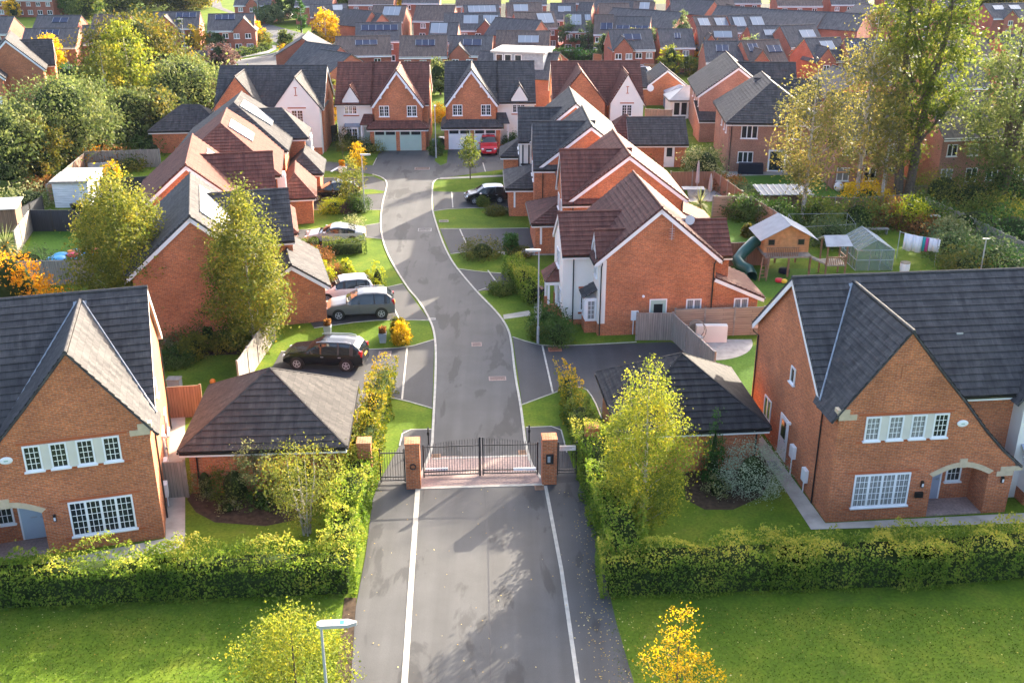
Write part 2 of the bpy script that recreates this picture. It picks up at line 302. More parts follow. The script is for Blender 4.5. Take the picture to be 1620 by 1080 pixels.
# ------------------------------------------------------------ mesh building
def tag(o, label=None, cat=None, group=None, kind=None):
    if label: o['label'] = label
    if cat: o['category'] = cat
    if group: o['group'] = group
    if kind: o['kind'] = kind
    return o
def empty(name, label, cat, loc=(0, 0, 0), yaw=0.0, group=None):
    o = bpy.data.objects.new(name, None); COL.objects.link(o)
    o.location = (loc[0], loc[1], loc[2] if len(loc) > 2 else 0); o.rotation_euler = (0, 0, yaw); o.empty_display_size = .3
    return tag(o, label, cat, group)
class MB:
    def __init__(s, T=None): s.v = []; s.f = []; s.m = []; s.mats = []; s.T = T
    def mi(s, mat):
        if mat not in s.mats: s.mats.append(mat)
        return s.mats.index(mat)
    def poly(s, pts, mat, T=None):
        b = len(s.v); k = s.mi(mat)
        for p in pts:
            p = Vector(p) if len(p) == 3 else Vector((p[0], p[1], 0))
            if T is not None: p = T @ p
            if s.T is not None: p = s.T @ p
            s.v.append(p)
        s.f.append(list(range(b, b + len(pts)))); s.m.append(k)
    def mesh(s, vs, fs, mat, T=None):
        b = len(s.v); k = s.mi(mat)
        for p in vs:
            p = Vector(p)
            if T is not None: p = T @ p
            if s.T is not None: p = s.T @ p
            s.v.append(p)
        for f in fs: s.f.append([b + i for i in f]); s.m.append(k)
    def box(s, x0, x1, y0, y1, z0, z1, mat, T=None):
        v = [(x, y, z) for z in (z0, z1) for y in (y0, y1) for x in (x0, x1)]
        s.mesh(v, [(0, 2, 3, 1), (4, 5, 7, 6), (0, 1, 5, 4), (2, 6, 7, 3), (0, 4, 6, 2), (1, 3, 7, 5)], mat, T)
    def prism(s, pts, z0, z1, mat, T=None, top=None):
        n = len(pts); v = [(p[0], p[1], z0) for p in pts] + [(p[0], p[1], z1) for p in pts]
        a = sum(pts[i][0] * pts[(i + 1) % n][1] - pts[(i + 1) % n][0] * pts[i][1] for i in range(n))
        if a < 0: v = [(p[0], p[1], z0) for p in pts[::-1]] + [(p[0], p[1], z1) for p in pts[::-1]]
        s.mesh(v, [tuple(range(n - 1, -1, -1)), tuple(range(n, 2 * n))] + [(i, (i + 1) % n, n + (i + 1) % n, n + i) for i in range(n)], mat, T)
    def tube(s, path, rads, mat, n=8, T=None, caps=True):
        path = [Vector(p) for p in path]
        if not hasattr(rads, '__len__'): rads = [rads] * len(path)
        vs = []; fs = []
        for i, p in enumerate(path):
            d = (path[min(i + 1, len(path) - 1)] - path[max(i - 1, 0)]).normalized()
            a = d.cross(Vector((0, 0, 1)) if abs(d.z) < .95 else Vector((1, 0, 0))).normalized(); c = d.cross(a)
            for k in range(n):
                t = 2 * math.pi * k / n; vs.append(p + (a * math.cos(t) + c * math.sin(t)) * rads[i])
        for i in range(len(path) - 1):
            for k in range(n): fs.append((i * n + k, i * n + (k + 1) % n, (i + 1) * n + (k + 1) % n, (i + 1) * n + k))
        if caps: fs.append(tuple(range(n))[::-1]); fs.append(tuple(range((len(path) - 1) * n, len(path) * n)))
        s.mesh(vs, fs, mat, T)
    def lathe(s, prof, mat, n=14, T=None):
        vs = []; fs = []
        for (r, z) in prof:
            for k in range(n): t = 2 * math.pi * k / n; vs.append((r * math.cos(t), r * math.sin(t), z))
        for i in range(len(prof) - 1):
            for k in range(n): fs.append((i * n + k, i * n + (k + 1) % n, (i + 1) * n + (k + 1) % n, (i + 1) * n + k))
        fs.append(tuple(range(n))[::-1]); fs.append(tuple(range((len(prof) - 1) * n, len(prof) * n)))
        s.mesh(vs, fs, mat, T)
    def ball(s, c, r, mat, sz=1.0, n=10, T=None):
        prof = [(max(.001, r * math.sin(math.pi * i / 7)), -r * sz * math.cos(math.pi * i / 7)) for i in range(8)]
        s.lathe([(a, b) for a, b in prof], mat, n, (T if T is not None else I4) @ Matrix.Translation(c))
    def build(s, name, parent=None, smooth=False, loc=None):
        me = bpy.data.meshes.new(name)
        flip = s.T is not None and s.T.determinant() < 0
        me.from_pydata([tuple(p) for p in s.v], [], [f[::-1] for f in s.f] if flip else s.f)
        for k in s.mats: me.materials.append(MATS[k])
        me.polygons.foreach_set('material_index', s.m)
        uvl = me.uv_layers.new(name='UVMap').data
        me.update()
        for p in me.polygons:
            nz = p.normal
            if abs(nz.z) > .97: t, b = Vector((1, 0, 0)), Vector((0, 1, 0))
            else:
                b = (Vector((0, 0, 1)) - nz * nz.z).normalized(); t = b.cross(nz)
            for li in p.loop_indices:
                co = me.vertices[me.loops[li].vertex_index].co
                uvl[li].uv = (co.dot(t), co.dot(b))
        if smooth: me.polygons.foreach_set('use_smooth', [True] * len(me.polygons))
        o = bpy.data.objects.new(name, me); COL.objects.link(o)
        if parent: o.parent = parent
        if loc: o.location = loc
        return o
def islands(mb):
    par = list(range(len(mb.v)))
    def find(a):
        while par[a] != a: par[a] = par[par[a]]; a = par[a]
        return a
    for f in mb.f:
        for i in f[1:]: par[find(i)] = find(f[0])
    out = {}
    for f, k in zip(mb.f, mb.m): out.setdefault(find(f[0]), []).append((f, k))
    res = []
    for fs in out.values():
        q = MB(mb.T); mp = {}
        for f, k in fs:
            for i in f:
                if i not in mp: mp[i] = len(q.v); q.v.append(mb.v[i])
            q.f.append([mp[i] for i in f]); q.m.append(q.mi(mb.mats[k]))
        res.append(q)
    return res
SPLIT = {'stonework': 'stone_block', 'brick_course': 'brick_course', 'window_panel': 'window_panel', 'bargeboard': 'bargeboard', 'porch_post': 'porch_post', 'porch_wall': 'porch_wall', 'gutter': 'gutter', 'fascia': 'fascia', 'timber': 'timber', 'lead_flashing': 'lead_flashing'}
def clip(poly, d, c, keep_ge=True):
    out = []
    for i in range(len(poly)):
        a, b = poly[i], poly[(i + 1) % len(poly)]
        da, db = a.dot(d) - c, b.dot(d) - c
        if not keep_ge: da, db = -da, -db
        if da >= 0: out.append(a)
        if (da > 0 > db) or (da < 0 < db): out.append(a + (b - a) * (da / (da - db)))
    return out
def roof_face(mb, poly, mat, thick=.12, stepped=True, under='white', course=.34, step=.048):
    """sloping tiled face: each course of tiles overlaps the one below it, on a solid slab"""
    poly = [Vector(p) for p in poly]
    n = (poly[1] - poly[0]).cross(poly[2] - poly[0])
    if n.length < 1e-6: n = (poly[2] - poly[0]).cross(poly[3] - poly[0])
    n.normalize()
    if n.z < 0: n = -n; poly = poly[::-1]
    top = [p + n * thick for p in poly]
    if stepped:
        b = (Vector((0, 0, 1)) - n * n.z).normalized(); t = b.cross(n)
        lo, hi = min(p.dot(b) for p in top), max(p.dot(b) for p in top)
        k = max(1, round((hi - lo) / course)); h = (hi - lo) / k
        for i in range(k):
            c0, c1 = lo + i * h, lo + (i + 1) * h
            q = clip(clip(top, b, c0), b, c1, False)
            if len(q) < 3: continue
            q2 = [p + n * (step * (1 - (p.dot(b) - c0) / h)) for p in q]
            mb.poly(q2, mat)
            lowp = [p for p in q if abs(p.dot(b) - c0) < 1e-4]
            if len(lowp) >= 2:
                lowp.sort(key=lambda p: p.dot(t)); a, e = lowp[0], lowp[-1]
                mb.poly([a, e, e + n * step, a + n * step], mat)
    else: mb.poly(top, mat)
    bot = [p + n * .02 for p in poly]
    mb.poly(bot[::-1], under)
    for i in range(len(poly)):
        j = (i + 1) % len(poly); mb.poly([bot[i], bot[j], top[j], top[i]], mat)
# ------------------------------------------------------------ windows and doors (shared meshes, one object each)
_wc = {}
def win_meshes(w_, h_, lights, bars, curtain, frame='white', sill=True):
    key = (round(w_, 2), round(h_, 2), lights, bars, curtain, frame, sill)
    if key in _wc: return _wc[key]
    f = MB(); fw, d = .07, .06
    f.box(-w_ / 2, w_ / 2, -d, -.004, 0, fw, frame); f.box(-w_ / 2, w_ / 2, -d, -.004, h_ - fw, h_, frame)
    f.box(-w_ / 2, -w_ / 2 + fw, -d, -.004, fw, h_ - fw, frame); f.box(w_ / 2 - fw, w_ / 2, -d, -.004, fw, h_ - fw, frame)
    lw = (w_ - 2 * fw) / lights
    for i in range(1, lights):
        x = -w_ / 2 + fw + i * lw; f.box(x - fw * .7, x + fw * .7, -d + .004, -.004, fw, h_ - fw, frame)
    if bars:
        cx, cz = bars
        for i in range(lights):
            x0 = -w_ / 2 + fw + i * lw
            for k in range(1, cx): x = x0 + lw * k / cx; f.box(x - .013, x + .013, -.036, -.006, fw, h_ - fw, frame)
            for k in range(1, cz): z = fw + (h_ - 2 * fw) * k / cz; f.box(x0 + .03, x0 + lw - .03, -.034, -.008, z - .013, z + .013, frame)
    if sill: f.box(-w_ / 2 - .06, w_ / 2 + .06, -.13, -.004, -.06, 0, frame)
    p = MB(); p.poly([(-w_ / 2 + fw / 2, -.025, fw / 2), (w_ / 2 - fw / 2, -.025, fw / 2), (w_ / 2 - fw / 2, -.025, h_ - fw / 2), (-w_ / 2 + fw / 2, -.025, h_ - fw / 2)], 'glass_curtain' if curtain else 'glass')
    a = f.build('window'); b = p.build('pane')
    r = (a.data, b.data); bpy.data.objects.remove(a); bpy.data.objects.remove(b)
    _wc[key] = r; return r
def wallT(side, c, u=0, z=0):
    """local frame on a wall: x along it, -y outwards, z up"""
    ax = {'front': ((1, 0), (0, 1)), 'back': ((-1, 0), (0, -1)), 'right': ((0, 1), (-1, 0)), 'left': ((0, -1), (1, 0))}[side]
    o = (u, c) if side in ('front', 'back') else (c, u)
    return Matrix(((ax[0][0], ax[1][0], 0, o[0]), (ax[0][1], ax[1][1], 0, o[1]), (0, 0, 1, z), (0, 0, 0, 1)))
class House:
    def __init__(s, name, label, cat, loc, yaw, group=None, mir=False, far=False):
        s.root = empty(name, label, cat, loc, yaw, group); s.far = far
        s.M = Matrix.Scale(-1, 4, (1, 0, 0)) if mir else I4; s.mir = mir; s.mbs = {}
    def mb(s, part):
        if part not in s.mbs: s.mbs[part] = MB(s.M if s.mir else None)
        return s.mbs[part]
    def conj(s, T): return s.M @ T @ s.M if s.mir else T
    def win(s, side, c, u, z, w_, h_, lights=2, bars=None, curtain=False, frame='white', sill=True, name='window'):
        fm, pm = win_meshes(w_, h_, lights, bars, curtain, frame, sill)
        a = bpy.data.objects.new(name, fm); b = bpy.data.objects.new('pane', pm); COL.objects.link(a); COL.objects.link(b)
        a.parent = s.root; b.parent = a; a.matrix_local = s.conj(wallT(side, c, u, z)); return a
    def door(s, side, c, u, w_=.95, h_=2.05, mat='door_grey', glass=None, z=.1, slot=True):
        m = MB(); m.box(-w_ / 2, w_ / 2, -.05, -.004, 0, h_, mat)
        m.box(-w_ / 2 - .07, -w_ / 2, -.06, -.004, 0, h_ + .07, 'white'); m.box(w_ / 2, w_ / 2 + .07, -.06, -.004, 0, h_ + .07, 'white'); m.box(-w_ / 2, w_ / 2, -.06, -.004, h_, h_ + .07, 'white')
        if slot: m.box(-.13, .13, -.058, -.05, 1.0, 1.05, 'metal_grey')
        o = m.build('door', s.root); o.matrix_local = s.conj(wallT(side, c, u, z))
        if glass:
            g = MB(); g.poly([(glass[0], -.056, glass[1]), (glass[2], -.056, glass[1]), (glass[2], -.056, glass[3]), (glass[0], -.056, glass[3])], 'glass'); g.build('pane', o)
        hd = MB(); hd.box(w_ * .38, w_ * .42, -.11, -.05, .98, 1.06, 'metal_grey'); hd.box(w_ * .26, w_ * .42, -.12, -.09, 1.02, 1.05, 'metal_grey'); hd.build('handle', o)
        return o
    def downpipe(s, side, c, u, z1, z0=.05, jog=.35):
        m = MB(); p = [(0, -.07, z0), (0, -.07, z1 - .35), (0, -jog, z1 - .1), (0, -jog, z1)]
        m.tube(p, .04, 'black_plastic', 6); o = m.build('downpipe', s.root); o.matrix_local = s.conj(wallT(side, c, u, 0))
    def block(s, axis, x0, x1, y0, y1, prof=None, ze=5.0, zr=8.0, z0=0, wall='brick', over=.3, og=.15, hips=(0, 0), barge=True, tile='grey', skip=(), gut=True, overs=None, walls=True, stepped=None, ridge=True, wpart='wall'):
        if axis == 'y': a0, a1, b0, b1 = x0, x1, y0, y1; mp = lambda a, b, z: Vector((a, b, z))
        else: a0, a1, b0, b1 = y0, y1, x0, x1; mp = lambda a, b, z: Vector((b, a, z))
        prof = prof or [(a0, ze), ((a0 + a1) / 2, zr), (a1, ze)]
        stepped = (not s.far) if stepped is None else stepped
        W, Rf = s.mb(wpart), s.mb('roof')
        if walls:
            for k, b in ((0, b0), (1, b1)):
                if ('b%d' % k) in skip: continue
                if hips[k]: pts = [(a0, z0), (a1, z0), (a1, prof[-1][1]), (a0, prof[0][1])]
                else: pts = [(a0, z0), (a1, z0)] + [(p[0], p[1]) for p in prof[::-1]]
                q = [mp(a, b, z) for a, z in pts]; W.poly(q if (k == 0) == (axis == 'y') else q[::-1], wall)
            if 'a0' not in skip: W.poly([mp(a0, b0, z0), mp(a0, b1, z0), mp(a0, b1, prof[0][1]), mp(a0, b0, prof[0][1])][::-1 if axis == 'y' else 1], wall)
            if 'a1' not in skip: W.poly([mp(a1, b0, z0), mp(a1, b1, z0), mp(a1, b1, prof[-1][1]), mp(a1, b0, prof[-1][1])][::1 if axis == 'y' else -1], wall)
        o0, o1 = overs if overs else (over, over)
        P = [Vector((p[0], p[1])) for p in prof]
        d = (P[0] - P[1]); P0 = P[0] + d * (o0 / abs(d.x)) if abs(d.x) > 1e-6 else P[0]
        d = (P[-1] - P[-2]); P1 = P[-1] + d * (o1 / abs(d.x)) if abs(d.x) > 1e-6 else P[-1]
        E = [P0] + P[1:-1] + [P1]
        if not any(hips):
            for i in range(len(E) - 1):
                p, q = E[i], E[i + 1]
                roof_face(Rf, [mp(p.x, b0 - og, p.y), mp(q.x, b0 - og, q.y), mp(q.x, b1 + og, q.y), mp(p.x, b1 + og, p.y)], tile, stepped=stepped)
                if barge:
                    bm_ = s.mb('bargeboard'); nn = Vector((-(q - p).y, (q - p).x)).normalized()
                    if nn.y < 0: nn = -nn
                    for k, b in ((0, b0 - og), (1, b1 + og)):
                        sg = -1 if k == 0 else 1; e0, e1 = sorted((b - sg * .04, b - sg * .008))
                        A = [p - nn * .2, q - nn * .2, q + nn * .012, p + nn * .012]
                        bm_.mesh([mp(a.x, e0, a.y) for a in A] + [mp(a.x, e1, a.y) for a in A], [(0, 1, 2, 3), (7, 6, 5, 4), (0, 4, 5, 1), (1, 5, 6, 2), (2, 6, 7, 3), (3, 7, 4, 0)], 'white')
            if len(prof) > 2 and ridge:
                k = max(range(len(prof)), key=lambda i: prof[i][1]); pk = prof[k]
                Rf.tube([mp(pk[0], b0 - og - .02, pk[1] + .15), mp(pk[0], b1 + og + .02, pk[1] + .15)], .085, tile, 8)
        else:
            am = (a0 + a1) / 2; zr_ = max(p[1] for p in prof); ze_ = prof[0][1]; sl_ = (zr_ - ze_) / (am - a0); ev = ze_ - over * sl_; run = (am - a0)
            r0 = b0 + run * hips[0] if hips[0] else b0 - og; r1 = b1 - run * hips[1] if hips[1] else b1 + og
            if r0 > r1: r0 = r1 = (r0 + r1) / 2
            e0 = b0 - (over if hips[0] else og); e1 = b1 + (over if hips[1] else og); A0, A1 = a0 - over, a1 + over
            roof_face(Rf, [mp(A0, e0, ev), mp(am, r0, zr_), mp(am, r1, zr_), mp(A0, e1, ev)] if r1 - r0 > .01 else [mp(A0, e0, ev), mp(am, r0, zr_), mp(A0, e1, ev)], tile, stepped=stepped)
            roof_face(Rf, [mp(A1, e0, ev), mp(am, r0, zr_), mp(am, r1, zr_), mp(A1, e1, ev)] if r1 - r0 > .01 else [mp(A1, e0, ev), mp(am, r0, zr_), mp(A1, e1, ev)], tile, stepped=stepped)
            if r1 - r0 > .01: Rf.tube([mp(am, r0, zr_ + .14), mp(am, r1, zr_ + .14)], .085, tile, 8)
            for k, (rb, eb) in enumerate(((r0, e0), (r1, e1))):
                if not hips[k]: continue
                roof_face(Rf, [mp(A0, eb, ev), mp(A1, eb, ev), mp(am, rb, zr_)], tile, stepped=stepped)
                for A in (A0, A1): Rf.tube([mp(A, eb, ev + .11), mp(am, rb, zr_ + .14)], .07, tile, 6)
        if gut:
            g = s.mb('gutter'); fb = s.mb('fascia')
            for pe, sg in ((E[0], -1), (E[-1], 1)):
                a = sorted((pe.x + sg * .02, pe.x + sg * .11)); c = sorted((pe.x - sg * .02, pe.x + sg * .015))
                if any(hips): ev2 = prof[0][1] - over * ((max(p[1] for p in prof) - prof[0][1]) / ((a1 - a0) / 2)); zz = ev2
                else: zz = pe.y
                lo, hi = (b0 - (over if hips[0] else og), b1 + (over if hips[1] else og))
                for m_, (k0, k1), (u0, u1), mt in ((g, a, (zz - .06, zz + .03), 'black_plastic'), (fb, c, (zz - .2, zz + .01), 'white')):
                    p, q = mp(k0, lo, u0), mp(k1, hi, u1)
                    m_.box(min(p.x, q.x), max(p.x, q.x), min(p.y, q.y), max(p.y, q.y), u0, u1, mt)
            for k, b in ((0, b0), (1, b1)):
                if hips[k]:
                    sg = -1 if k == 0 else 1; eb = b + sg * over
                    for m_, (k0, k1), (u0, u1), mt in ((g, sorted((eb + sg * .02, eb + sg * .11)), (zz - .06, zz + .03), 'black_plastic'), (fb, sorted((eb - sg * .02, eb + sg * .015)), (zz - .2, zz + .01), 'white')):
                        p, q = mp(a0 - over + .02, k0, u0), mp(a1 + over - .02, k1, u1)
                        m_.box(min(p.x, q.x), max(p.x, q.x), min(p.y, q.y), max(p.y, q.y), u0, u1, mt)
    def solar(s, axis, x0, x1, y0, y1, am, zr, ze, a_e, side, u0, u1, s0, s1, mat='solar', frames=3, name='solar_panel'):
        """panel lying on a roof slope: u along the ridge, s from ridge (0) to eave (1)"""
        m = MB(s.M if s.mir else None)
        def pt(u, t, hgt):
            a = am + (a_e - am) * t; z = zr + (ze - zr) * t + hgt
            return Vector((a, u, z)) if axis == 'y' else Vector((u, a, z))
        h0 = .30
        v = [pt(u0, s0, h0 - .1), pt(u1, s0, h0 - .1), pt(u1, s1, h0 - .1), pt(u0, s1, h0 - .1), pt(u0, s0, h0), pt(u1, s0, h0), pt(u1, s1, h0), pt(u0, s1, h0)]
        m.mesh(v, [(0, 1, 2, 3), (4, 5, 6, 7), (0, 1, 5, 4), (1, 2, 6, 5), (2, 3, 7, 6), (3, 0, 4, 7)], mat)
        for i in range(frames + 1):
            u = u0 + (u1 - u0) * i / frames; e = .025
            m.mesh([pt(u - e, s0, h0 + .004), pt(u + e, s0, h0 + .004), pt(u + e, s1, h0 + .004), pt(u - e, s1, h0 + .004), pt(u - e, s0, h0 + .02), pt(u + e, s0, h0 + .02), pt(u + e, s1, h0 + .02), pt(u - e, s1, h0 + .02)], [(4, 5, 6, 7), (0, 1, 5, 4), (1, 2, 6, 5), (2, 3, 7, 6), (3, 0, 4, 7)], 'metal_grey')
        return m.build(name, s.root)
    def finish(s):
        for k, m in s.mbs.items():
            if k in SPLIT:
                for q in islands(m): q.build(SPLIT[k], s.root)
            else: m.build(k, s.root)
        return s.root
# ------------------------------------------------------------ foliage
def leaf_mesh(name, cen, size, mat, rng, rnd=None, parent=None, flat=0.0, extra=None, elong=1.0):
    """many small leaf-shaped faces at the given points"""
    n = len(cen)
    nrm = rng.normal(size=(n, 3)); nrm[:, 2] = np.abs(nrm[:, 2]) + flat
    nrm /= np.linalg.norm(nrm, axis=1)[:, None]
    t = rng.normal(size=(n, 3)); t -= nrm * (t * nrm).sum(1)[:, None]; t /= np.linalg.norm(t, axis=1)[:, None]
    b = np.cross(nrm, t)
    L = size * rng.uniform(.6, 1.35, n)[:, None] * elong; Wd = L * rng.uniform(.5, .8, n)[:, None] / elong
    v = np.stack([cen - t * L * .5, cen + b * Wd * .5 + t * L * .05, cen + t * L * .5, cen - b * Wd * .5 + t * L * .05], 1).reshape(-1, 3)
    nv, nf = len(v), n
    ev, ef = ([], []) if extra is None else (extra.v, extra.f)
    allv = np.concatenate([v, np.array([tuple(p) for p in ev]).reshape(-1, 3)]) if ev else v
    loops = np.concatenate([np.arange(4 * n)] + [np.array(f) + nv for f in ef]) if ef else np.arange(4 * n)
    tot = np.concatenate([np.full(n, 4), np.array([len(f) for f in ef], int)]) if ef else np.full(n, 4)
    start = np.concatenate([[0], np.cumsum(tot)[:-1]])
    me = bpy.data.meshes.new(name)
    me.vertices.add(len(allv)); me.vertices.foreach_set('co', allv.astype(np.float32).ravel())
    me.loops.add(len(loops)); me.loops.foreach_set('vertex_index', loops.astype(np.int32))
    me.polygons.add(len(tot)); me.polygons.foreach_set('loop_start', start.astype(np.int32)); me.polygons.foreach_set('loop_total', tot.astype(np.int32))
    me.materials.append(MATS[mat])
    if ef:
        for k in extra.mats: me.materials.append(MATS[k])
        mi = np.concatenate([np.zeros(n, int), np.array(extra.m) + 1]); me.polygons.foreach_set('material_index', mi.astype(np.int32))
    me.update(calc_edges=True)
    rnd = rng.uniform(0, 1, n) if rnd is None else rnd
    a = me.attributes.new('rnd', 'FLOAT', 'POINT'); full = np.zeros(len(allv), np.float32); full[:nv] = np.repeat(rnd, 4); a.data.foreach_set('value', full)
    o = bpy.data.objects.new(name, me); COL.objects.link(o)
    if parent: o.parent = parent
    return o
PROF = dict(
    birch=[(0, .25), (.12, .62), (.3, .95), (.5, 1), (.7, .8), (.86, .45), (1, .08)],
    slim=[(0, .35), (.15, .75), (.4, 1), (.65, .8), (.85, .42), (1, .06)],
    round=[(0, .45), (.2, .85), (.45, 1), (.7, .9), (.88, .6), (1, .2)],
    shrub=[(0, .75), (.25, 1), (.55, .95), (.8, .7), (1, .25)],
    cone=[(0, .9), (.12, 1), (.4, .72), (.7, .4), (.9, .14), (1, .02)],
    flame=[(0, .6), (.25, 1), (.5, .92), (.75, .6), (1, .05)],
    poplar=[(0, .2), (.15, .5), (.4, .85), (.65, 1), (.85, .75), (1, .2)],
    vase=[(0, .2), (.25, .55), (.5, .85), (.75, 1), (.92, .8), (1, .3)])
def crown_pts(rng, prof, z0, z1, rad, nclus, per, spread, hollow=.55, lump=.25, droop=0.0):
    P = np.array(PROF[prof]); H = z1 - z0
    # clusters spread by area of the profile
    tt = np.linspace(0, 1, 60); rr = np.interp(tt, P[:, 0], P[:, 1]); cdf = np.cumsum(rr ** 1.5 + .05); cdf /= cdf[-1]
    t = np.interp(rng.uniform(0, 1, nclus), cdf, tt)
    ang = rng.uniform(0, 2 * np.pi, nclus)
    ph = rng.uniform(0, 6.28, 4)
    lob = 1 + lump * (np.sin(3 * ang + ph[0] + 5 * t) * .5 + np.sin(5 * ang + ph[1] - 9 * t) * .35 + np.sin(2 * ang + 14 * t + ph[2]) * .4)
    r = np.interp(t, P[:, 0], P[:, 1]) * rad * lob * (hollow + (1 - hollow) * rng.uniform(0, 1, nclus) ** .6)
    c = np.stack([r * np.cos(ang), r * np.sin(ang), z0 + t * H], 1)
    k = np.repeat(np.arange(nclus), per)
    off = rng.normal(size=(nclus * per, 3)) * spread * rng.uniform(.6, 1.3, nclus)[k][:, None]
    off[:, 2] = off[:, 2] * (.75 + droop) - droop * spread * np.abs(rng.normal(size=len(k)))
    return c, c[k] + off, k
def limbs(mb, rng, base, top, cl, r0, mat, n=9, zmin=.2, lean=0.25):
    """limbs rise from the trunk to foliage clusters"""
    H = top - base
    for i in rng.choice(len(cl), min(n, len(cl)), replace=False):
        p = Vector(cl[i]); hd = math.hypot(p.x, p.y)
        zs = max(base + H * zmin * .5, min(p.z - hd * (.9 if lean < .5 else 1.6), base + H * .8)); q = Vector((0, 0, zs)); rad = r0 * .5 * max(.25, 1 - (zs - base) / H)
        m1 = q.lerp(p, .5) + Vector((rng.normal() * .08 * hd, rng.normal() * .08 * hd, -.06 * hd)); mb.tube([q, m1, p], [rad, rad * .6, rad * .2], mat, 5, caps=False)
def tree(label, xy, h, rad, kind='birch', col='birch', cat='tree', name='tree', z0=.2, nclus=90, per=45, leaf=.14, spread=.35, seed=1, bark='bark', tr=.1, group=None, hollow=.5, nl=9, lump=.25, droop=0., stems=1, rootz=0., trunk='trunk', crown='crown', lean=.25, elong=1.0):
    rng = np.random.default_rng(seed)
    root = empty(name, label, cat, (xy[0], xy[1], rootz), rng.uniform(0, 6.28), group)
    cl, pts, k = crown_pts(rng, kind, h * z0, h * .98, rad, nclus, per, spread, hollow, lump, droop)
    pts[:, 2] = np.maximum(pts[:, 2], .03)
    crnd = rng.uniform(0, 1, nclus); rnd = np.clip(crnd[k] * .55 + rng.uniform(0, 1, len(k)) * .45, 0, 1)
    leaf_mesh(crown, pts, leaf, 'leaf_' + col, rng, rnd, root, elong=elong)
    m = MB()
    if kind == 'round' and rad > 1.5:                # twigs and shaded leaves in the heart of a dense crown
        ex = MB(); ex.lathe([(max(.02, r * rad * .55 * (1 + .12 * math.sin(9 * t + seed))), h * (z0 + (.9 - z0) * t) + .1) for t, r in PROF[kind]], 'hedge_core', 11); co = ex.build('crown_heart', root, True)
    for s_ in range(stems):
        a = 6.28 * s_ / stems; dx = 0 if stems == 1 else rad * .35
        m.tube([(dx * .25 * math.cos(a), dx * .25 * math.sin(a), -.05), (dx * .5 * math.cos(a) + .02 * h * rng.normal() * .3, dx * .5 * math.sin(a), h * .3), (dx * math.cos(a), dx * math.sin(a), h * .62), (dx * 1.1 * math.cos(a), dx * 1.1 * math.sin(a), h * .93)], [tr, tr * .8, tr * .45, tr * .12], bark, 8, caps=False)
    limbs(m, rng, 0, h, cl, tr, bark, nl, z0, lean)
    m.build(trunk, root, smooth=True)
    return root
def bush(label, xy, h, rad, col='green', kind='shrub', name='shrub', cat='shrub', seed=1, leaf=.1, n=1400, group=None, dense=.8, lump=.12, sx=1.0, sy=1.0, yaw=0.0, rootz=0., spread=None, z0=0.02, droop=0.):
    """small rounded plant: one mesh of leaves over a core of twigs"""
    rng = np.random.default_rng(seed); nc = max(14, int(n / 22))
    cl, pts, k = crown_pts(rng, kind, h * z0, h * .96, rad, nc, 22, spread or rad * .2, dense, lump, droop)
    pts[:, 0] *= sx; pts[:, 1] *= sy; pts[:, 2] = np.maximum(pts[:, 2], .02)
    ex = MB()
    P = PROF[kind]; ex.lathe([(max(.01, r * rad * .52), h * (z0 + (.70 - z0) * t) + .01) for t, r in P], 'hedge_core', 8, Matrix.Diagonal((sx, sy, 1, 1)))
    o = leaf_mesh(name, pts, leaf, 'leaf_' + col, rng, np.clip(rng.uniform(0, 1, nc)[k] * .5 + rng.uniform(0, 1, len(k)) * .5, 0, 1), extra=ex)
    o.location = (xy[0], xy[1], rootz); o.rotation_euler = (0, 0, yaw)
    return tag(o, label, cat, group)
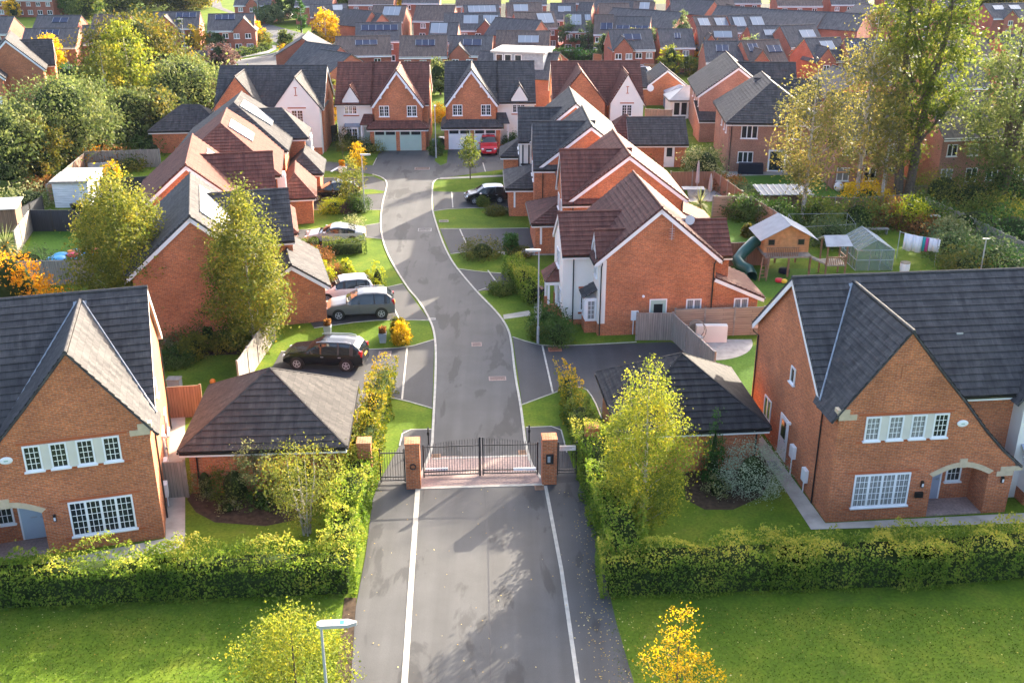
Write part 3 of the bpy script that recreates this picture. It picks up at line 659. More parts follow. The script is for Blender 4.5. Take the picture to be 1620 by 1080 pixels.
def hedge(label, pts, width, height, col='hedge', leaf=.11, dens=130, seed=1, name='hedge', top_gold=0.25, group=None, rough=.24, hvar=.13):
    """clipped hedge along a line of ground points"""
    rng = np.random.default_rng(seed); P = [Vector((p[0], p[1])) for p in pts]
    cen = []; rnd = []; ex = MB()
    for a, b in zip(P[:-1], P[1:]):
        d = (b - a); L = d.length; d.normalize(); nn = Vector((-d.y, d.x))
        w2 = width / 2 - .3
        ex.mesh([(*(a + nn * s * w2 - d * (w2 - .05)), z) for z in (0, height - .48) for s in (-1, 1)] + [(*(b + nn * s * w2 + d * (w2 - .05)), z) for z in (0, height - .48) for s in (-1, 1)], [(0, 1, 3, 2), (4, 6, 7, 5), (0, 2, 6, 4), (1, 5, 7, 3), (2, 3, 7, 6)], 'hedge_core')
        per = 2 * height + width; nl = int((L + width) * per * dens)
        u = rng.uniform(-width / 2, L + width / 2, nl); s = rng.uniform(0, per, nl)
        side = np.where(s < height, -1, np.where(s < height + width, 0, 1))
        off = np.where(side == 0, s - height - width / 2, side * width / 2); z = np.where(side == -1, s, np.where(side == 1, s - height - width, height))
        # ends of the hedge
        e = rng.uniform(0, 1, nl) < 2 * (width * height) / ((L + width) * per + 2 * width * height)
        u = np.where(e, np.where(rng.uniform(0, 1, nl) < .5, -width / 2, L + width / 2), u); off = np.where(e, rng.uniform(-width / 2, width / 2, nl), off); z = np.where(e, rng.uniform(0, height, nl), z)
        wob = np.array([noise.noise((a.x * .1 + float(q) * .7, a.y + float(o_) * .9, float(zz) * 1.1)) for q, o_, zz in zip(u, off, z)])
        wob2 = np.array([noise.noise((a.x + float(q) * 2.3, float(o_) * 2.3 + 7, float(zz) * 2.3)) for q, o_, zz in zip(u, off, z)])
        dep = wob * rough * 1.6 + wob2 * rough - np.abs(rng.normal(size=nl)) * .09
        off = off + np.sign(off) * dep * (np.abs(off) > width * .3); z = z + np.where(z > height * .85, dep + hvar * wob * 2, 0) + rng.normal(size=nl) * .03
        z = np.where(rng.uniform(0, 1, nl) < .04, z + rng.uniform(0, .3, nl) * (z > height * .8), z)
        z = np.maximum(z, .03)
        # the clipped plants stand in a row: let the sides waver
        x = a.x + d.x * u + nn.x * off; y = a.y + d.y * u + nn.y * off
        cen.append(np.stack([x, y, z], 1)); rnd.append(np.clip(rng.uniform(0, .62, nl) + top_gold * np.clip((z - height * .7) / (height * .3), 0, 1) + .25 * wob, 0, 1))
    cen = np.concatenate(cen); rnd = np.concatenate(rnd)
    o = leaf_mesh(name, cen, leaf, 'leaf_' + col, rng, rnd, extra=ex)
    return tag(o, label, 'hedge', group)
def spiky(label, xy, h, stem, rad, n=70, col='palm', seed=1, rootz=0., name='cordyline', cat='plant', group=None):
    """a head of long arching sword leaves on a short stem"""
    rng = np.random.default_rng(seed); root = empty(name, label, cat, (xy[0], xy[1], rootz), 0, group)
    m = MB(); m.tube([(0, 0, 0), (0, 0, stem)], [.09, .06], 'bark', 7); m.build('trunk', root)
    v = []; f = []; rn = []
    for i in range(n):
        a = rng.uniform(0, 6.28); up = rng.uniform(-.25, 1.0); L = rad * rng.uniform(.8, 1.15); wd = .035 + .02 * rng.uniform()
        d = Vector((math.cos(a), math.sin(a), 0)); sd = Vector((-d.y, d.x, 0)); b = len(v)
        for q in (0, .35, .7, 1.0):
            p = Vector((0, 0, stem)) + d * L * q * math.cos(up * 1.2) ** .6 * (1 if up < .9 else .5) + Vector((0, 0, (h - stem) * (up * 1.3 * q - .75 * q * q * (1.15 - up))))
            ww = wd * (1 - q * .85); v += [p - sd * ww, p + sd * ww]
        for k in range(3): f.append((b + 2 * k, b + 2 * k + 1, b + 2 * k + 3, b + 2 * k + 2))
        rn += [rng.uniform()] * 8
    me = bpy.data.meshes.new('leaves'); me.from_pydata([tuple(p) for p in v], [], f); me.materials.append(MATS['leaf_' + col]); at = me.attributes.new('rnd', 'FLOAT', 'POINT'); at.data.foreach_set('value', np.array(rn, np.float32))
    o = bpy.data.objects.new('leaves', me); COL.objects.link(o); o.parent = root
    return root
# ------------------------------------------------------------ fences
def fence(label, pts, h, mat='fence_grey', post='wood_grey', bay=1.8, closed=False, name='fence', cap=True, base=None, group=None):
    root = empty(name, label, 'fence', (pts[0][0], pts[0][1], 0), 0, group); O = Vector((pts[0][0], pts[0][1]))
    first = True
    for a, b in zip(pts[:-1], pts[1:]):
        a, b = Vector(a) - O, Vector(b) - O; L = (b - a).length; k = max(1, round(L / bay)); ang = math.atan2((b - a).y, (b - a).x)
        for i in range(k + 1):
            p = a.lerp(b, i / k); T = Matrix.Translation((p.x, p.y, 0)) @ Matrix.Rotation(ang, 4, 'Z')
            if i > 0 or first:
                m = MB(); m.box(-.05, .05, -.05, .05, 0, h + .06, post, T); m.build('post', root)
            if i < k:
                m = MB(); ll = L / k; zz = 0
                if base: m.box(.05, ll - .05, -.025, .025, 0, .25, base, T); zz = .26
                m.box(.051, ll - .051, -.018, .018, zz, h - .04, mat, T)
                if cap: m.box(.051, ll - .051, -.035, .035, h - .04, h, post, T)
                m.build('fence_panel', root)
        first = False
    return root
# ------------------------------------------------------------ the setting: ground, roads, kerbs, paths
def flat(name, px, z, mat, kind='structure', label=None):
    m = MB(); m.poly([(*G2(*p), z) for p in px], mat); o = m.build(name)
    if o.data.polygons[0].normal.z < 0: o.data.flip_normals()
    o['kind'] = kind
    if label: o['label'] = label
    return o
def smooth_path(px, it=2):
    p = [Vector(G2(*q)) for q in px]
    for _ in range(it):
        q = [p[0]]
        for a, b in zip(p[:-1], p[1:]): q += [a.lerp(b, .25), a.lerp(b, .75)]
        q.append(p[-1]); p = q
    return p
def strip(mb, path, wd, z0, z1, mat):
    path = [Vector(p) for p in path]; vs = []
    for i, p in enumerate(path):
        d = (path[min(i + 1, len(path) - 1)] - path[max(i - 1, 0)]).normalized(); n = Vector((-d.y, d.x)) * wd / 2
        vs += [(*(p - n), z0), (*(p + n), z0), (*(p + n), z1), (*(p - n), z1)]
    fs = []
    for i in range(len(path) - 1):
        a, b = 4 * i, 4 * i + 4
        fs += [(a + 3, a + 2, b + 2, b + 3), (a, a + 3, b + 3, b), (a + 2, a + 1, b + 1, b + 2)]
    fs += [(0, 1, 2, 3)]; mb.mesh(vs, fs, mat)
m = MB(); m.poly([(-900, -100, 0), (900, -100, 0), (900, 1500, 0), (-900, 1500, 0)], 'lawn'); m.build('ground')['kind'] = 'structure'
KL = [(684, 698), (690, 579), (688.5, 528), (678.6, 502), (661.5, 474), (647, 459), (623, 421), (610, 395), (603.5, 371), (601.7, 349), (605, 321), (610, 304), (613, 288), (603.5, 280), (589.6, 276)]
KR = [(830.5, 697), (823, 636), (815, 596), (809, 539), (803.5, 519), (789, 496.7), (755, 462.6), (734, 438), (717, 417), (704, 393), (695, 369), (686, 341), (683.7, 328.5), (684, 291), (688, 286), (693, 283)]
pl, pr = smooth_path(KL), smooth_path(KR)
# carriageway of the close, with its turning head
hd = [(560, 272), (490, 270), (485, 262), (520, 256), (570, 262), (590, 262), (596, 250), (601, 238), (689, 238), (688, 255), (697, 262), (707, 258), (709, 236), (803, 234), (808, 245), (832, 246), (832, 266), (800, 268), (760, 273), (735, 277), (705, 281)]
m = MB(); m.poly([(*p, .02) for p in pl] + [(*G2(*q), .02) for q in hd] + [(*p, .02) for p in pr[::-1]] + [(*G2(836, 722), .02), (*G2(682, 722), .02)], 'asphalt')
o = m.build('close_road'); o['kind'] = 'structure'
if o.data.polygons[0].normal.z < 0: o.data.flip_normals()
flat('entrance_road', [(389, 2600), (555, 1080), (563, 960), (578, 880), (590, 790), (600, 762), (655, 771), (862, 766), (915, 762), (935, 800), (955, 900), (975, 985), (1003, 1080), (1392, 2600)], .020, 'asphalt')
flat('gate_paving', [(663, 771), (672, 738), (682, 722), (836, 722), (841, 737), (848, 747), (862, 766)], .024, 'paving_brick')
flat('gate_path', [(684, 679), (638, 680), (632, 705), (600, 762), (655, 771), (663, 771), (672, 738), (682, 722)], .016, 'tarmac_drive')
flat('gate_path', [(831, 676), (886, 674), (893, 700), (915, 762), (862, 766), (848, 747), (841, 737), (836, 722)], .016, 'tarmac_drive')
DR = [[(687, 537), (644, 550), (579, 553), (445, 556), (420, 600), (560, 690), (566, 662), (565, 647), (575, 634), (595, 626), (636, 632), (684, 646)],
      [(637, 449), (610, 455), (560, 460), (500, 470), (470, 480), (497, 519), (582, 507), (640, 506), (679, 507)],
      [(602, 353), (560, 360), (470, 364), (466, 395), (500, 402), (560, 386), (580, 376), (606, 378)],
      [(592, 280), (552, 281), (487, 282), (474, 300), (470, 332), (602, 332), (605, 321), (610, 304), (613, 289)],
      [(811, 533), (835, 541), (860, 547), (900, 547), (1060, 541), (1110, 560), (1000, 640), (955, 660), (945, 640), (925, 612), (897, 614), (875, 622), (826, 640)],
      [(724, 425), (760, 430), (815, 433), (815, 446), (795, 456), (757, 461), (740, 445)],
      [(696, 362), (760, 362), (850, 361), (855, 392), (790, 397), (740, 398), (713, 402)],
      [(684, 303), (720, 304), (803, 303), (815, 329), (717, 330), (687, 334)]]
for d in DR: flat('driveway', d, .014, 'tarmac_drive')
flat('verge', [(609, 303), (590, 300), (567, 300), (565, 309), (606, 306)], .028, 'lawn')
m = MB(); strip(m, pl, .125, .0, .045, 'kerb'); strip(m, pr, .125, 0, .045, 'kerb')
strip(m, smooth_path([(684, 698), (682, 715), (672, 738), (664, 757), (661, 768)]), .13, 0, .045, 'kerb'); strip(m, smooth_path([(830.5, 697), (836, 722), (843, 740), (856, 757), (861, 764)]), .13, 0, .045, 'kerb')
strip(m, [Vector(G2(661, 774)), Vector(G2(652, 900)), Vector(G2(640, 1080)), Vector(G2(553, 2400))], .22, 0, .034, 'kerb')
strip(m, [Vector(G2(863, 769)), Vector(G2(888, 900)), Vector(G2(914, 1080)), Vector(G2(1131, 2400))], .15, 0, .034, 'kerb')
strip(m, [Vector(G2(665, 772.5)), Vector(G2(860, 766.5))], .18, 0, .036, 'kerb'); strip(m, [Vector(G2(684, 726)), Vector(G2(834, 721))], .14, 0, .036, 'kerb')
m.build('kerb')['kind'] = 'structure'
m = MB(); strip(m, [Vector(G2(766, 769)), Vector(G2(772, 860)), Vector(G2(776, 1080)), Vector(G2(800, 2400))], .05, 0, .0235, 'black_plastic'); m.build('tarmac_joint')['kind'] = 'structure'
m = MB()
for a, b in [((644, 551), (636, 632)), ((622, 485), (632, 506)), ((858, 547), (874.5, 621)), ((772, 428), (787, 449)), ((727.5, 363), (739, 389)), ((714.6, 304), (716.5, 329)), ((835, 262), (833, 282)), ((764, 258), (768, 272))]:
    strip(m, [Vector(G2(*a)), Vector(G2(*b))], .10, 0, .030, 'kerb')
for q in [[(564, 700), (565, 647), (575, 634), (595, 626), (636, 632), (684, 646)], [(826, 640), (875, 622), (897, 614), (925, 612), (940, 632), (952, 662)], [(687, 537), (644, 550), (579, 553), (445, 556)], [(497, 519), (582, 507), (640, 506), (679, 507)], [(811, 533), (835, 541), (860, 547), (900, 547), (1007, 541)],
          [(637, 449), (610, 455), (560, 462)], [(684, 679), (638, 680), (632, 705)], [(832, 676), (886, 674), (893, 700), (897, 716)], [(602, 353), (560, 360), (470, 364)], [(606, 378), (580, 376)], [(602, 332), (475, 332)], [(487, 282), (552, 281), (592, 279)], [(724, 425), (760, 430), (800, 433)], [(696, 362), (760, 362), (836, 361)], [(713, 402), (740, 398)], [(757, 460), (786, 450)], [(687, 334), (717, 330), (803, 328)], [(596, 250), (590, 262)]]:
    strip(m, smooth_path(q, 1), .07, 0, .028, 'kerb')
m.build('lawn_edging')['kind'] = 'structure'
flat('footpath', [(796, 498), (838, 491), (840, 499), (797, 505)], .012, 'slab'); flat('footpath', [(693, 284), (760, 281.5), (800, 279.5), (800, 277), (760, 278.5), (697, 281.5)], .026, 'slab')
flat('footpath', [(786, 399), (850, 391), (880, 392), (880, 404), (800, 404)], .016, 'slab'); flat('footpath', [(800, 330), (840, 328), (846, 336), (806, 338)], .018, 'slab')
flat('footpath', [(843, 452), (856, 452), (858, 505), (846, 505)], .010, 'slab')
# slab paths round the two front houses
def slabs(name, pts, z=.03, s=.6):
    o = flat(name, pts, z, 'slab'); return o
slabs('house_path', [(262, 852), (293, 846), (293, 640), (268, 640), (262, 700)])
flat('house_path', [(20, 900), (262, 852), (293, 846), (293, 864), (262, 874), (30, 925)], .034, 'slab')
slabs('house_path', [(1306, 828), (1283, 838), (1196, 705), (1205, 690)])
flat('house_path', [(1306, 828), (1620, 812), (1700, 806), (1700, 822), (1620, 828), (1283, 838)], .034, 'slab')
# flower beds
flat('soil_bed', [(296, 790), (310, 810), (340, 826), (420, 832), (470, 822), (500, 800), (560, 730), (310, 770)], .010, 'soil')
flat('soil_bed', [(1080, 740), (1085, 790), (1115, 806), (1160, 806), (1205, 785), (1225, 745), (1215, 720), (1090, 725)], .010, 'soil')
flat('soil_bed', [(262, 510), (440, 525), (410, 560), (330, 562), (262, 572)], .010, 'soil')
flat('soil_bed', [(528, 1090), (545, 945), (564, 945), (556, 1090)], .012, 'soil')
flat('soil_bed', [(480, 425), (520, 430), (600, 455), (560, 462), (500, 468), (478, 450)], .008, 'soil')
# gardens behind the houses
flat('turf_lawn', [(1100, 560), (1200, 545), (1205, 600), (1180, 640), (1125, 600)], .012, 'turf')
m = MB(); c0 = Vector(G2(1113, 540)); m.poly([(c0.x + 3.0 * math.cos(t), c0.y + .3 - 3.2 * math.sin(t), .022) for t in np.linspace(0, math.pi / 2, 12)] + [(c0.x, c0.y + .3, .022)], 'concrete'); o = m.build('garden_patio'); o['kind'] = 'structure'
flat('turf_lawn', [(1132, 346), (1186, 345), (1236, 378), (1205, 385), (1140, 385)], .010, 'turf'); flat('turf_lawn', [(1150, 425), (1290, 425), (1290, 470), (1160, 470)], .010, 'turf')
flat('turf_lawn', [(1155, 279), (1262, 276), (1362, 280), (1345, 318), (1200, 318)], .010, 'turf'); flat('garden_patio', [(1140, 270), (1260, 268), (1262, 276), (1150, 280)], .008, 'slab')
flat('garden_patio', [(1060, 275), (1085, 285), (1090, 320), (1165, 315), (1150, 290), (1110, 270)], .012, 'concrete')
flat('turf_lawn', [(1462, 284), (1520, 282), (1510, 298), (1462, 300)], .010, 'turf'); flat('garden_patio', [(1455, 278), (1600, 276), (1600, 290), (1520, 290), (1518, 283), (1458, 284)], .006, 'slab')
flat('turf_lawn', [(52, 366), (150, 366), (150, 420), (38, 420)], .010, 'turf')
# estate roads behind
flat('estate_road', [(335, 116), (363, 98.5), (413, 90), (440, 83), (447, 77), (440, 70), (425, 62), (412, 48), (408, 42), (360, 20), (332, 10), (326, -4), (346, -4), (352, 12), (380, 24), (430, 40), (478, 53), (505, 62), (458, 68), (453, 90), (440, 116)], .020, 'estate_road')
flat('parking_court', [(300, 88), (296, 78), (325, 70), (395, 68), (402, 76), (385, 82), (340, 88)], .016, 'estate_road')
flat('estate_road', [(892, 108), (908, 87), (912, 76), (924, 76), (940, 85), (958, 88), (952, 108)], .020, 'estate_road')
flat('estate_road', [(0, 192), (0, 172), (40, 172), (110, 168), (112, 172), (40, 178)], .020, 'estate_road')
m = MB()
strip(m, smooth_path([(363, 98.5), (413, 90), (440, 83), (447, 77), (440, 70)]), .35, 0, .06, 'kerb'); m.build('kerb')['kind'] = 'structure'
flat('pavement', [(385, 86), (420, 82), (432, 76), (430, 72), (438, 73), (437, 78), (424, 85), (390, 90), (370, 93)], .016, 'concrete')
flat('estate_ground', [(500, 118), (1640, 118), (1640, 6), (480, 6), (500, 60)], .006, 'estate_ground')
# ------------------------------------------------------------ the two gabled front houses
def front_house(name, label, px, yaw, mir, door):
    H = House(name, label, 'house', G2(*px), yaw, None, mir)
    # main block behind, with a long wing gable swept down over the porch
    H.block('x', 0, 14.5, 1.95, 10.6, ze=5.2, zr=8.95, over=.32, og=.2)
    prof = [(0, 5.2), (2.62, 8.75), (4.3, 6.75), (5.4, 5.5), (6.6, 4.05), (7.5, 3.1), (8.25, 2.42)]
    W = H.mb('wall')
    arch = [(7.1 - 2.55 * i / 12, 2.0 + .42 * math.sin(math.pi * i / 12)) for i in range(13)]
    W.poly([(0, 0, 0), (4.55, 0, 0)] + [(x, 0, z) for x, z in arch[::-1]] + [(7.1, 0, 0), (8.2, 0, 0)] + [(x, 0, z) for x, z in prof[::-1]], 'brick')
    W.poly([(0, 0, 0), (0, 0, 5.2), (0, 1.95, 5.2), (0, 1.95, 0)], 'brick'); W.poly([(8.2, 0, 0), (8.2, 1.95, 0), (8.2, 1.95, 2.45), (8.2, 0, 2.45)], 'brick')
    W.poly([(4.55, 1.3, 0), (7.1, 1.3, 0), (7.1, 1.3, 2.45), (4.55, 1.3, 2.45)], 'brick'); W.poly([(4.55, 0, 0), (4.55, 1.3, 0), (4.55, 1.3, 2.45), (4.55, 0, 2.45)], 'brick'); W.poly([(7.1, 0, 0), (7.1, 1.3, 0), (7.1, 1.3, 2.45), (7.1, 0, 2.45)], 'brick'); W.poly([(4.5, 0, 2.44), (7.15, 0, 2.44), (7.15, 1.3, 2.44), (4.5, 1.3, 2.44)], 'white')
    fl = H.mb('porch_floor'); fl.box(4.56, 7.09, .0, 1.295, .0, .06, 'paving_brick')
    yv = lambda z: 1.95 + (z - 5.2) / .867 if z > 4.85 else 1.93
    ext = [(-.28, 5.2 - .28 * (8.75 - 5.2) / 2.62)] + prof[1:-1] + [(8.5, 2.2)]
    for (xa, za), (xb, zb_) in zip(ext[:-1], ext[1:]): roof_face(H.mb('roof'), [(xa, -.05, za), (xb, -.05, zb_), (xb, yv(zb_), zb_), (xa, yv(za), za)], 'grey', .1, under='black_plastic')
    H.mb('roof').tube([(2.62, -.08, 8.75 + .13), (2.62, 6.0, 8.75 + .13)], .085, 'grey', 8)
    # flashing strips along the valleys
    st = H.mb('stonework')
    for i in range(12):
        (x0, z0), (x1, z1) = arch[i], arch[i + 1]; c = (5.825, .9)
        def o_(x, z, k): d = Vector((x - c[0], z - c[1])); d.normalize(); return (x + d.x * k, z + d.y * k)
        a, b, cc, d = (x0, z0), (x1, z1), o_(x1, z1, .24), o_(x0, z0, .24)
        st.mesh([(p[0], -.03, p[1]) for p in (a, b, cc, d)] + [(p[0], .02, p[1]) for p in (a, b, cc, d)], [(0, 1, 2, 3), (2, 3, 7, 6), (0, 1, 5, 4), (1, 2, 6, 5), (3, 0, 4, 7)], 'stone')
    st.box(5.66, 5.99, -.05, .02, 2.4, 2.82, 'stone')
    st.box(-.035, .75, -.035, .3, 4.96, 5.2, 'stone'); st.box(-.12, .42, -.03, .3, 5.2, 5.45, 'stone'); st.box(7.6, 8.6, -.03, .3, 2.1, 2.32, 'stone'); st.box(7.45, 8.2, -.035, .3, 1.86, 2.1, 'stone')
    sc = H.mb('brick_course')
    for x0, x1, z in ((.85, 5.0, 5.12), (.85, 5.0, 3.80), (.7, 3.85, 2.34), (.7, 3.85, .56)): sc.box(x0, x1, -.018, .02, z, z + .1, 'emblem_brick')
    for x0, x1, z0, z1 in ((2.15, 2.85, 7.35, 7.5), (2.4, 2.6, 6.75, 7.35), (2.15, 2.85, 6.6, 6.75)): sc.box(x0, x1, -.03, .02, z0, z1, 'brick')
    H.win('front', 0, 2.28, .70, 2.5, 1.6, 4, (3, 5), not mir)
    for i, x in enumerate((1.5, 2.5, 3.5, 4.48)): H.win('front', 0, x, 3.95, .66, 1.12, 1, (3, 4), (not mir and i < 3))
    pn = H.mb('window_panel')
    for x in (2.0, 3.0, 3.99): pn.box(x - .165, x + .165, -.04, .01, 3.93, 5.07, 'cream_panel')
    H.door('front', 1.3, 5.15, 1.0, 2.1, door); H.win('front', 1.3, 6.25, .95, .7, 1.15, 1, (3, 3))
    ab = MB(H.M if mir else None); ab.lathe([(.02, 0), (.19, .0), (.2, .05), (.14, .08)], 'white', 16, Matrix.Translation((5.45, -.005, 4.55)) @ Matrix.Rotation(math.pi / 2, 4, 'X') @ Matrix.Diagonal((1.25, .8, 1, 1))); ab.box(5.37, 5.53, -.088, -.084, 4.52, 4.58, 'door_green'); ab.build('alarm_box', H.root)
    for x in (4.1, 7.75):
        lm = MB(H.M if mir else None); lm.box(x - .05, x + .05, -.12, -.004, 1.55, 1.85, 'black_plastic'); lm.box(x - .04, x + .04, -.13, -.12, 1.6, 1.75, 'lamp_clear'); lm.build('wall_lamp', H.root)
    if not mir:
        mb_ = MB(); mb_.box(3.85, 4.2, -.12, -.004, 1.05, 1.3, 'black_plastic'); mb_.build('letterbox', H.root)
    # side wall towards the road
    H.win('left', 0, 5.35, 4.2, .55, .8, 1); H.win('left', 0, 8.1, .95, .95, 1.15, 2); d = H.door('left', 0, 5.7, .9, 2.1, 'white', (-.3, 1.05, .3, 1.95), .1, False)
    for y, z0 in ((4.2, .9), (2.55, .6)):
        mm = MB(H.M if mir else None); mm.box(-.18, -.004, y - .22, y + .22, z0, z0 + .62, 'white'); mm.tube([(-.1, y, z0), (-.1, y, 0)], .03, 'white', 6); mm.build('meter_box', H.root)
    wl = MB(H.M if mir else None); wl.box(-.2, -.004, 4.95, 5.1, 2.2, 2.32, 'white'); wl.build('wall_lamp', H.root)
    H.downpipe('left', 0, 1.55, 4.95); H.downpipe('left', 0, 10.25, 4.95)
    # second, rendered gable at the far end
    p2 = [(8.9, 5.0), (11.6, 8.6), (14.3, 5.0)]
    H.block('y', 8.9, 14.3, 1.15, 6, prof=p2, wall='render', over=.3, og=.05, barge=False, gut=False, wpart='rendered_wall')
    bl = H.mb('bay_window'); bl.box(9.3, 11.8, .45, 1.15, 0, .6, 'brick'); bl.box(9.3, 11.8, .5, 1.15, .6, 2.2, 'white'); H.win('front', .5, 10.55, .65, 2.3, 1.5, 4, (2, 5))
    roof_face(H.mb('roof'), [(9.1, .25, 2.2), (12.0, .25, 2.2), (12.0, 1.3, 2.75), (9.1, 1.3, 2.75)], 'lead', .05, False)
    rv = H.mb('roof_vent'); rv.box(6.75, 7.05, 3.8, 4.1, 6.75, 7.05, 'silver_roof')
    ld = H.mb('lead_flashing'); sl = (8.95 - 5.2) / (6.275 - 1.95)
    ld.mesh([(2.35, 5.55, 5.2 + sl * 3.6 + .19), (2.9, 5.55, 5.2 + sl * 3.6 + .19), (2.9, 6.0, 5.2 + sl * 4.05 + .19), (2.35, 6.0, 5.2 + sl * 4.05 + .19)], [(0, 1, 2, 3)], 'lead')
    for (x0, x1, z1) in ((-.25, 2.5, None), (5.3, 2.75, None)):
        # valley gutter line from the wing eave up to its ridge
        pa = (x0, 1.60, 5.13) if x0 < 0 else (5.5, 2.1, 5.50); pb = (x1, 5.88, 8.84)
        ld.tube([pa, pb], .045, 'lead', 5)
    return H.finish()
A_ = front_house('gabled_house', 'brick house under the left birch with pale blue door and sunlit pale wing slope', (261, 850), R(15.5), True, 'door_blue')
B_ = front_house('gabled_house', 'brick house behind the yellowest hedge with grey-blue porch door and white side door', (1306, 826), R(6), False, 'door_grey')
# ------------------------------------------------------------ the two hipped garages
def garage(label, c, w_, d_, yaw, tile, cl=4.6):
    H = House('hipped_garage', label, 'garage', c, yaw, 'hipped double garages by the gate')
    H.block('y', -w_ / 2, w_ / 2, -d_ / 2, d_ / 2, ze=2.45, zr=cl, hips=(1, 1), over=.32, tile=tile)
    H.downpipe('front', -d_ / 2, -w_ / 2 + .35, 2.2, jog=.28); H.downpipe('front', -d_ / 2, w_ / 2 - .2, 2.2, jog=.28)
    return H
gc = garage('brown-grey hipped garage beside the black estate car with sunlit right slope', (-11.35, 45.0), 6.75, 6.3, R(3.5), 'grey_brown')
gc.finish()
gd = garage('dark grey hipped garage behind the tall yellow birch and green column conifer', (8.2, 46.75), 6.4, 6.2, R(5), 'grey_dark')
gd.finish()
# ------------------------------------------------------------ right-hand row
H = House('gabled_house', 'red-roofed brick house with white rendered front beside the grey lamp post', 'house', (5.3, 60.45), R(5))
H.block('y', 0, 7.2, 0, 8.7, ze=4.95, zr=8.0, tile='brown')
wr = H.mb('rendered_wall'); wr.box(-.012, .42, -.012, 0.2, .8, 4.9, 'render'); wr.box(-.012, .1, .2, 8.7, .8, 4.85, 'render')
H.block('x', -1.95, 3.0, 2.0, 6.2, ze=4.9, zr=6.65, tile='red', wall='render', wpart='rendered_wall', og=.12)
H.block('x', -.12, 1.6, .35, 1.85, prof=[(.35, 5.3), (1.1, 6.35), (1.85, 5.3)], z0=4.9, tile='red', wall='render', wpart='rendered_wall', over=.2, og=.1)
H.block('x', 5.5, 8.3, 1.1, 4.4, ze=4.9, zr=6.35, tile='red', og=.12)
H.block('y', 7.2, 10.0, .03, 4.3, prof=[(7.2, 3.55), (10.0, 2.3)], overs=(0, .35), tile='brown', ridge=False)
pl_ = H.mb('plinth'); pl_.box(-1.99, -1.94, 2.0, 6.2, 0, .75, 'brick'); pl_.box(-1.95, 0, 1.96, 2.0, 0, .35, 'brick')
bw = H.mb('bay_window'); bw.box(-.75, 0, .55, 1.75, 0, .75, 'brick'); bw.box(-.7, 0, .6, 1.7, .75, 2.25, 'white')
roof_face(H.mb('roof'), [(-.9, .4, 2.3), (-.9, 1.9, 2.3), (0, 1.9, 2.85), (0, .4, 2.85)], 'grey', .06, True)
H.win('front', .6, -.35, .85, .55, 1.3, 1, (2, 4), True, sill=False); H.win('left', -.7, 1.15, .85, 1.0, 1.3, 2, (2, 4), False, sill=False)
H.win('front', 2.0, -.55, .95, .6, 1.35, 1, (2, 3))
sc = H.mb('brick_course'); sc.box(-.95, -.15, 1.965, 2.0, 2.42, 2.55, 'emblem_brick'); sc.box(-.95, -.15, 1.965, 2.0, .72, .84, 'emblem_brick')
H.win('left', -1.95, 4.1, 3.3, 1.2, 1.1, 2, (2, 3)); H.win('left', 0, 1.1, 3.55, .9, 1.1, 2, (2, 3)); H.win('left', -1.95, 3.2, .85, 1.3, 1.3, 2, (2, 3))
H.door('front', 0, 3.72, .95, 2.1, 'door_green', (-.28, 1.0, .28, 1.85), .15, False)
H.win('front', 0, 5.95, 1.1, .95, 1.15, 2, None, True); H.win('front', .03, 8.95, 1.1, .9, 1.1, 2, None, True)
mm = MB(); mm.box(2.05, 2.5, -.15, -.004, 1.0, 1.6, 'white'); mm.tube([(2.2, -.08, 1.0), (2.2, -.08, .05)], .03, 'white', 6); mm.build('meter_box', H.root)
lm = MB(); lm.ball((2.75, -.12, 2.55), .09, 'white'); lm.build('wall_lamp', H.root)
H.downpipe('front', 0, .1, 4.85); H.downpipe('front', 0, 7.05, 4.85); H.downpipe('front', 2.0, -1.3, 4.8)
# porch on posts
roof_face(H.mb('roof'), [(-2.85, 3.5, 2.35), (-2.85, 5.6, 2.35), (-1.95, 5.0, 3.2), (-1.95, 4.2, 3.2)], 'red', .08); roof_face(H.mb('roof'), [(-2.85, 3.5, 2.35), (-1.9, 3.5, 2.35), (-1.95, 4.2, 3.2)], 'red', .08); roof_face(H.mb('roof'), [(-2.85, 5.6, 2.35), (-1.9, 5.6, 2.35), (-1.95, 5.0, 3.2)], 'red', .08)
po = H.mb('porch_post'); [po.box(x - .07, x + .07, y - .07, y + .07, .6, 2.34, 'white') for x, y in ((-2.62, 3.75), (-2.12, 3.75), (-2.62, 5.4))]
pw = H.mb('porch_wall'); pw.box(-2.72, -1.99, 3.65, 3.85, 0, .75, 'brick'); pw.box(-2.72, -2.52, 5.2, 5.45, 0, .75, 'brick'); fb_ = H.mb('fascia'); fb_.box(-2.8, -1.95, 3.55, 3.62, 2.12, 2.33, 'white')
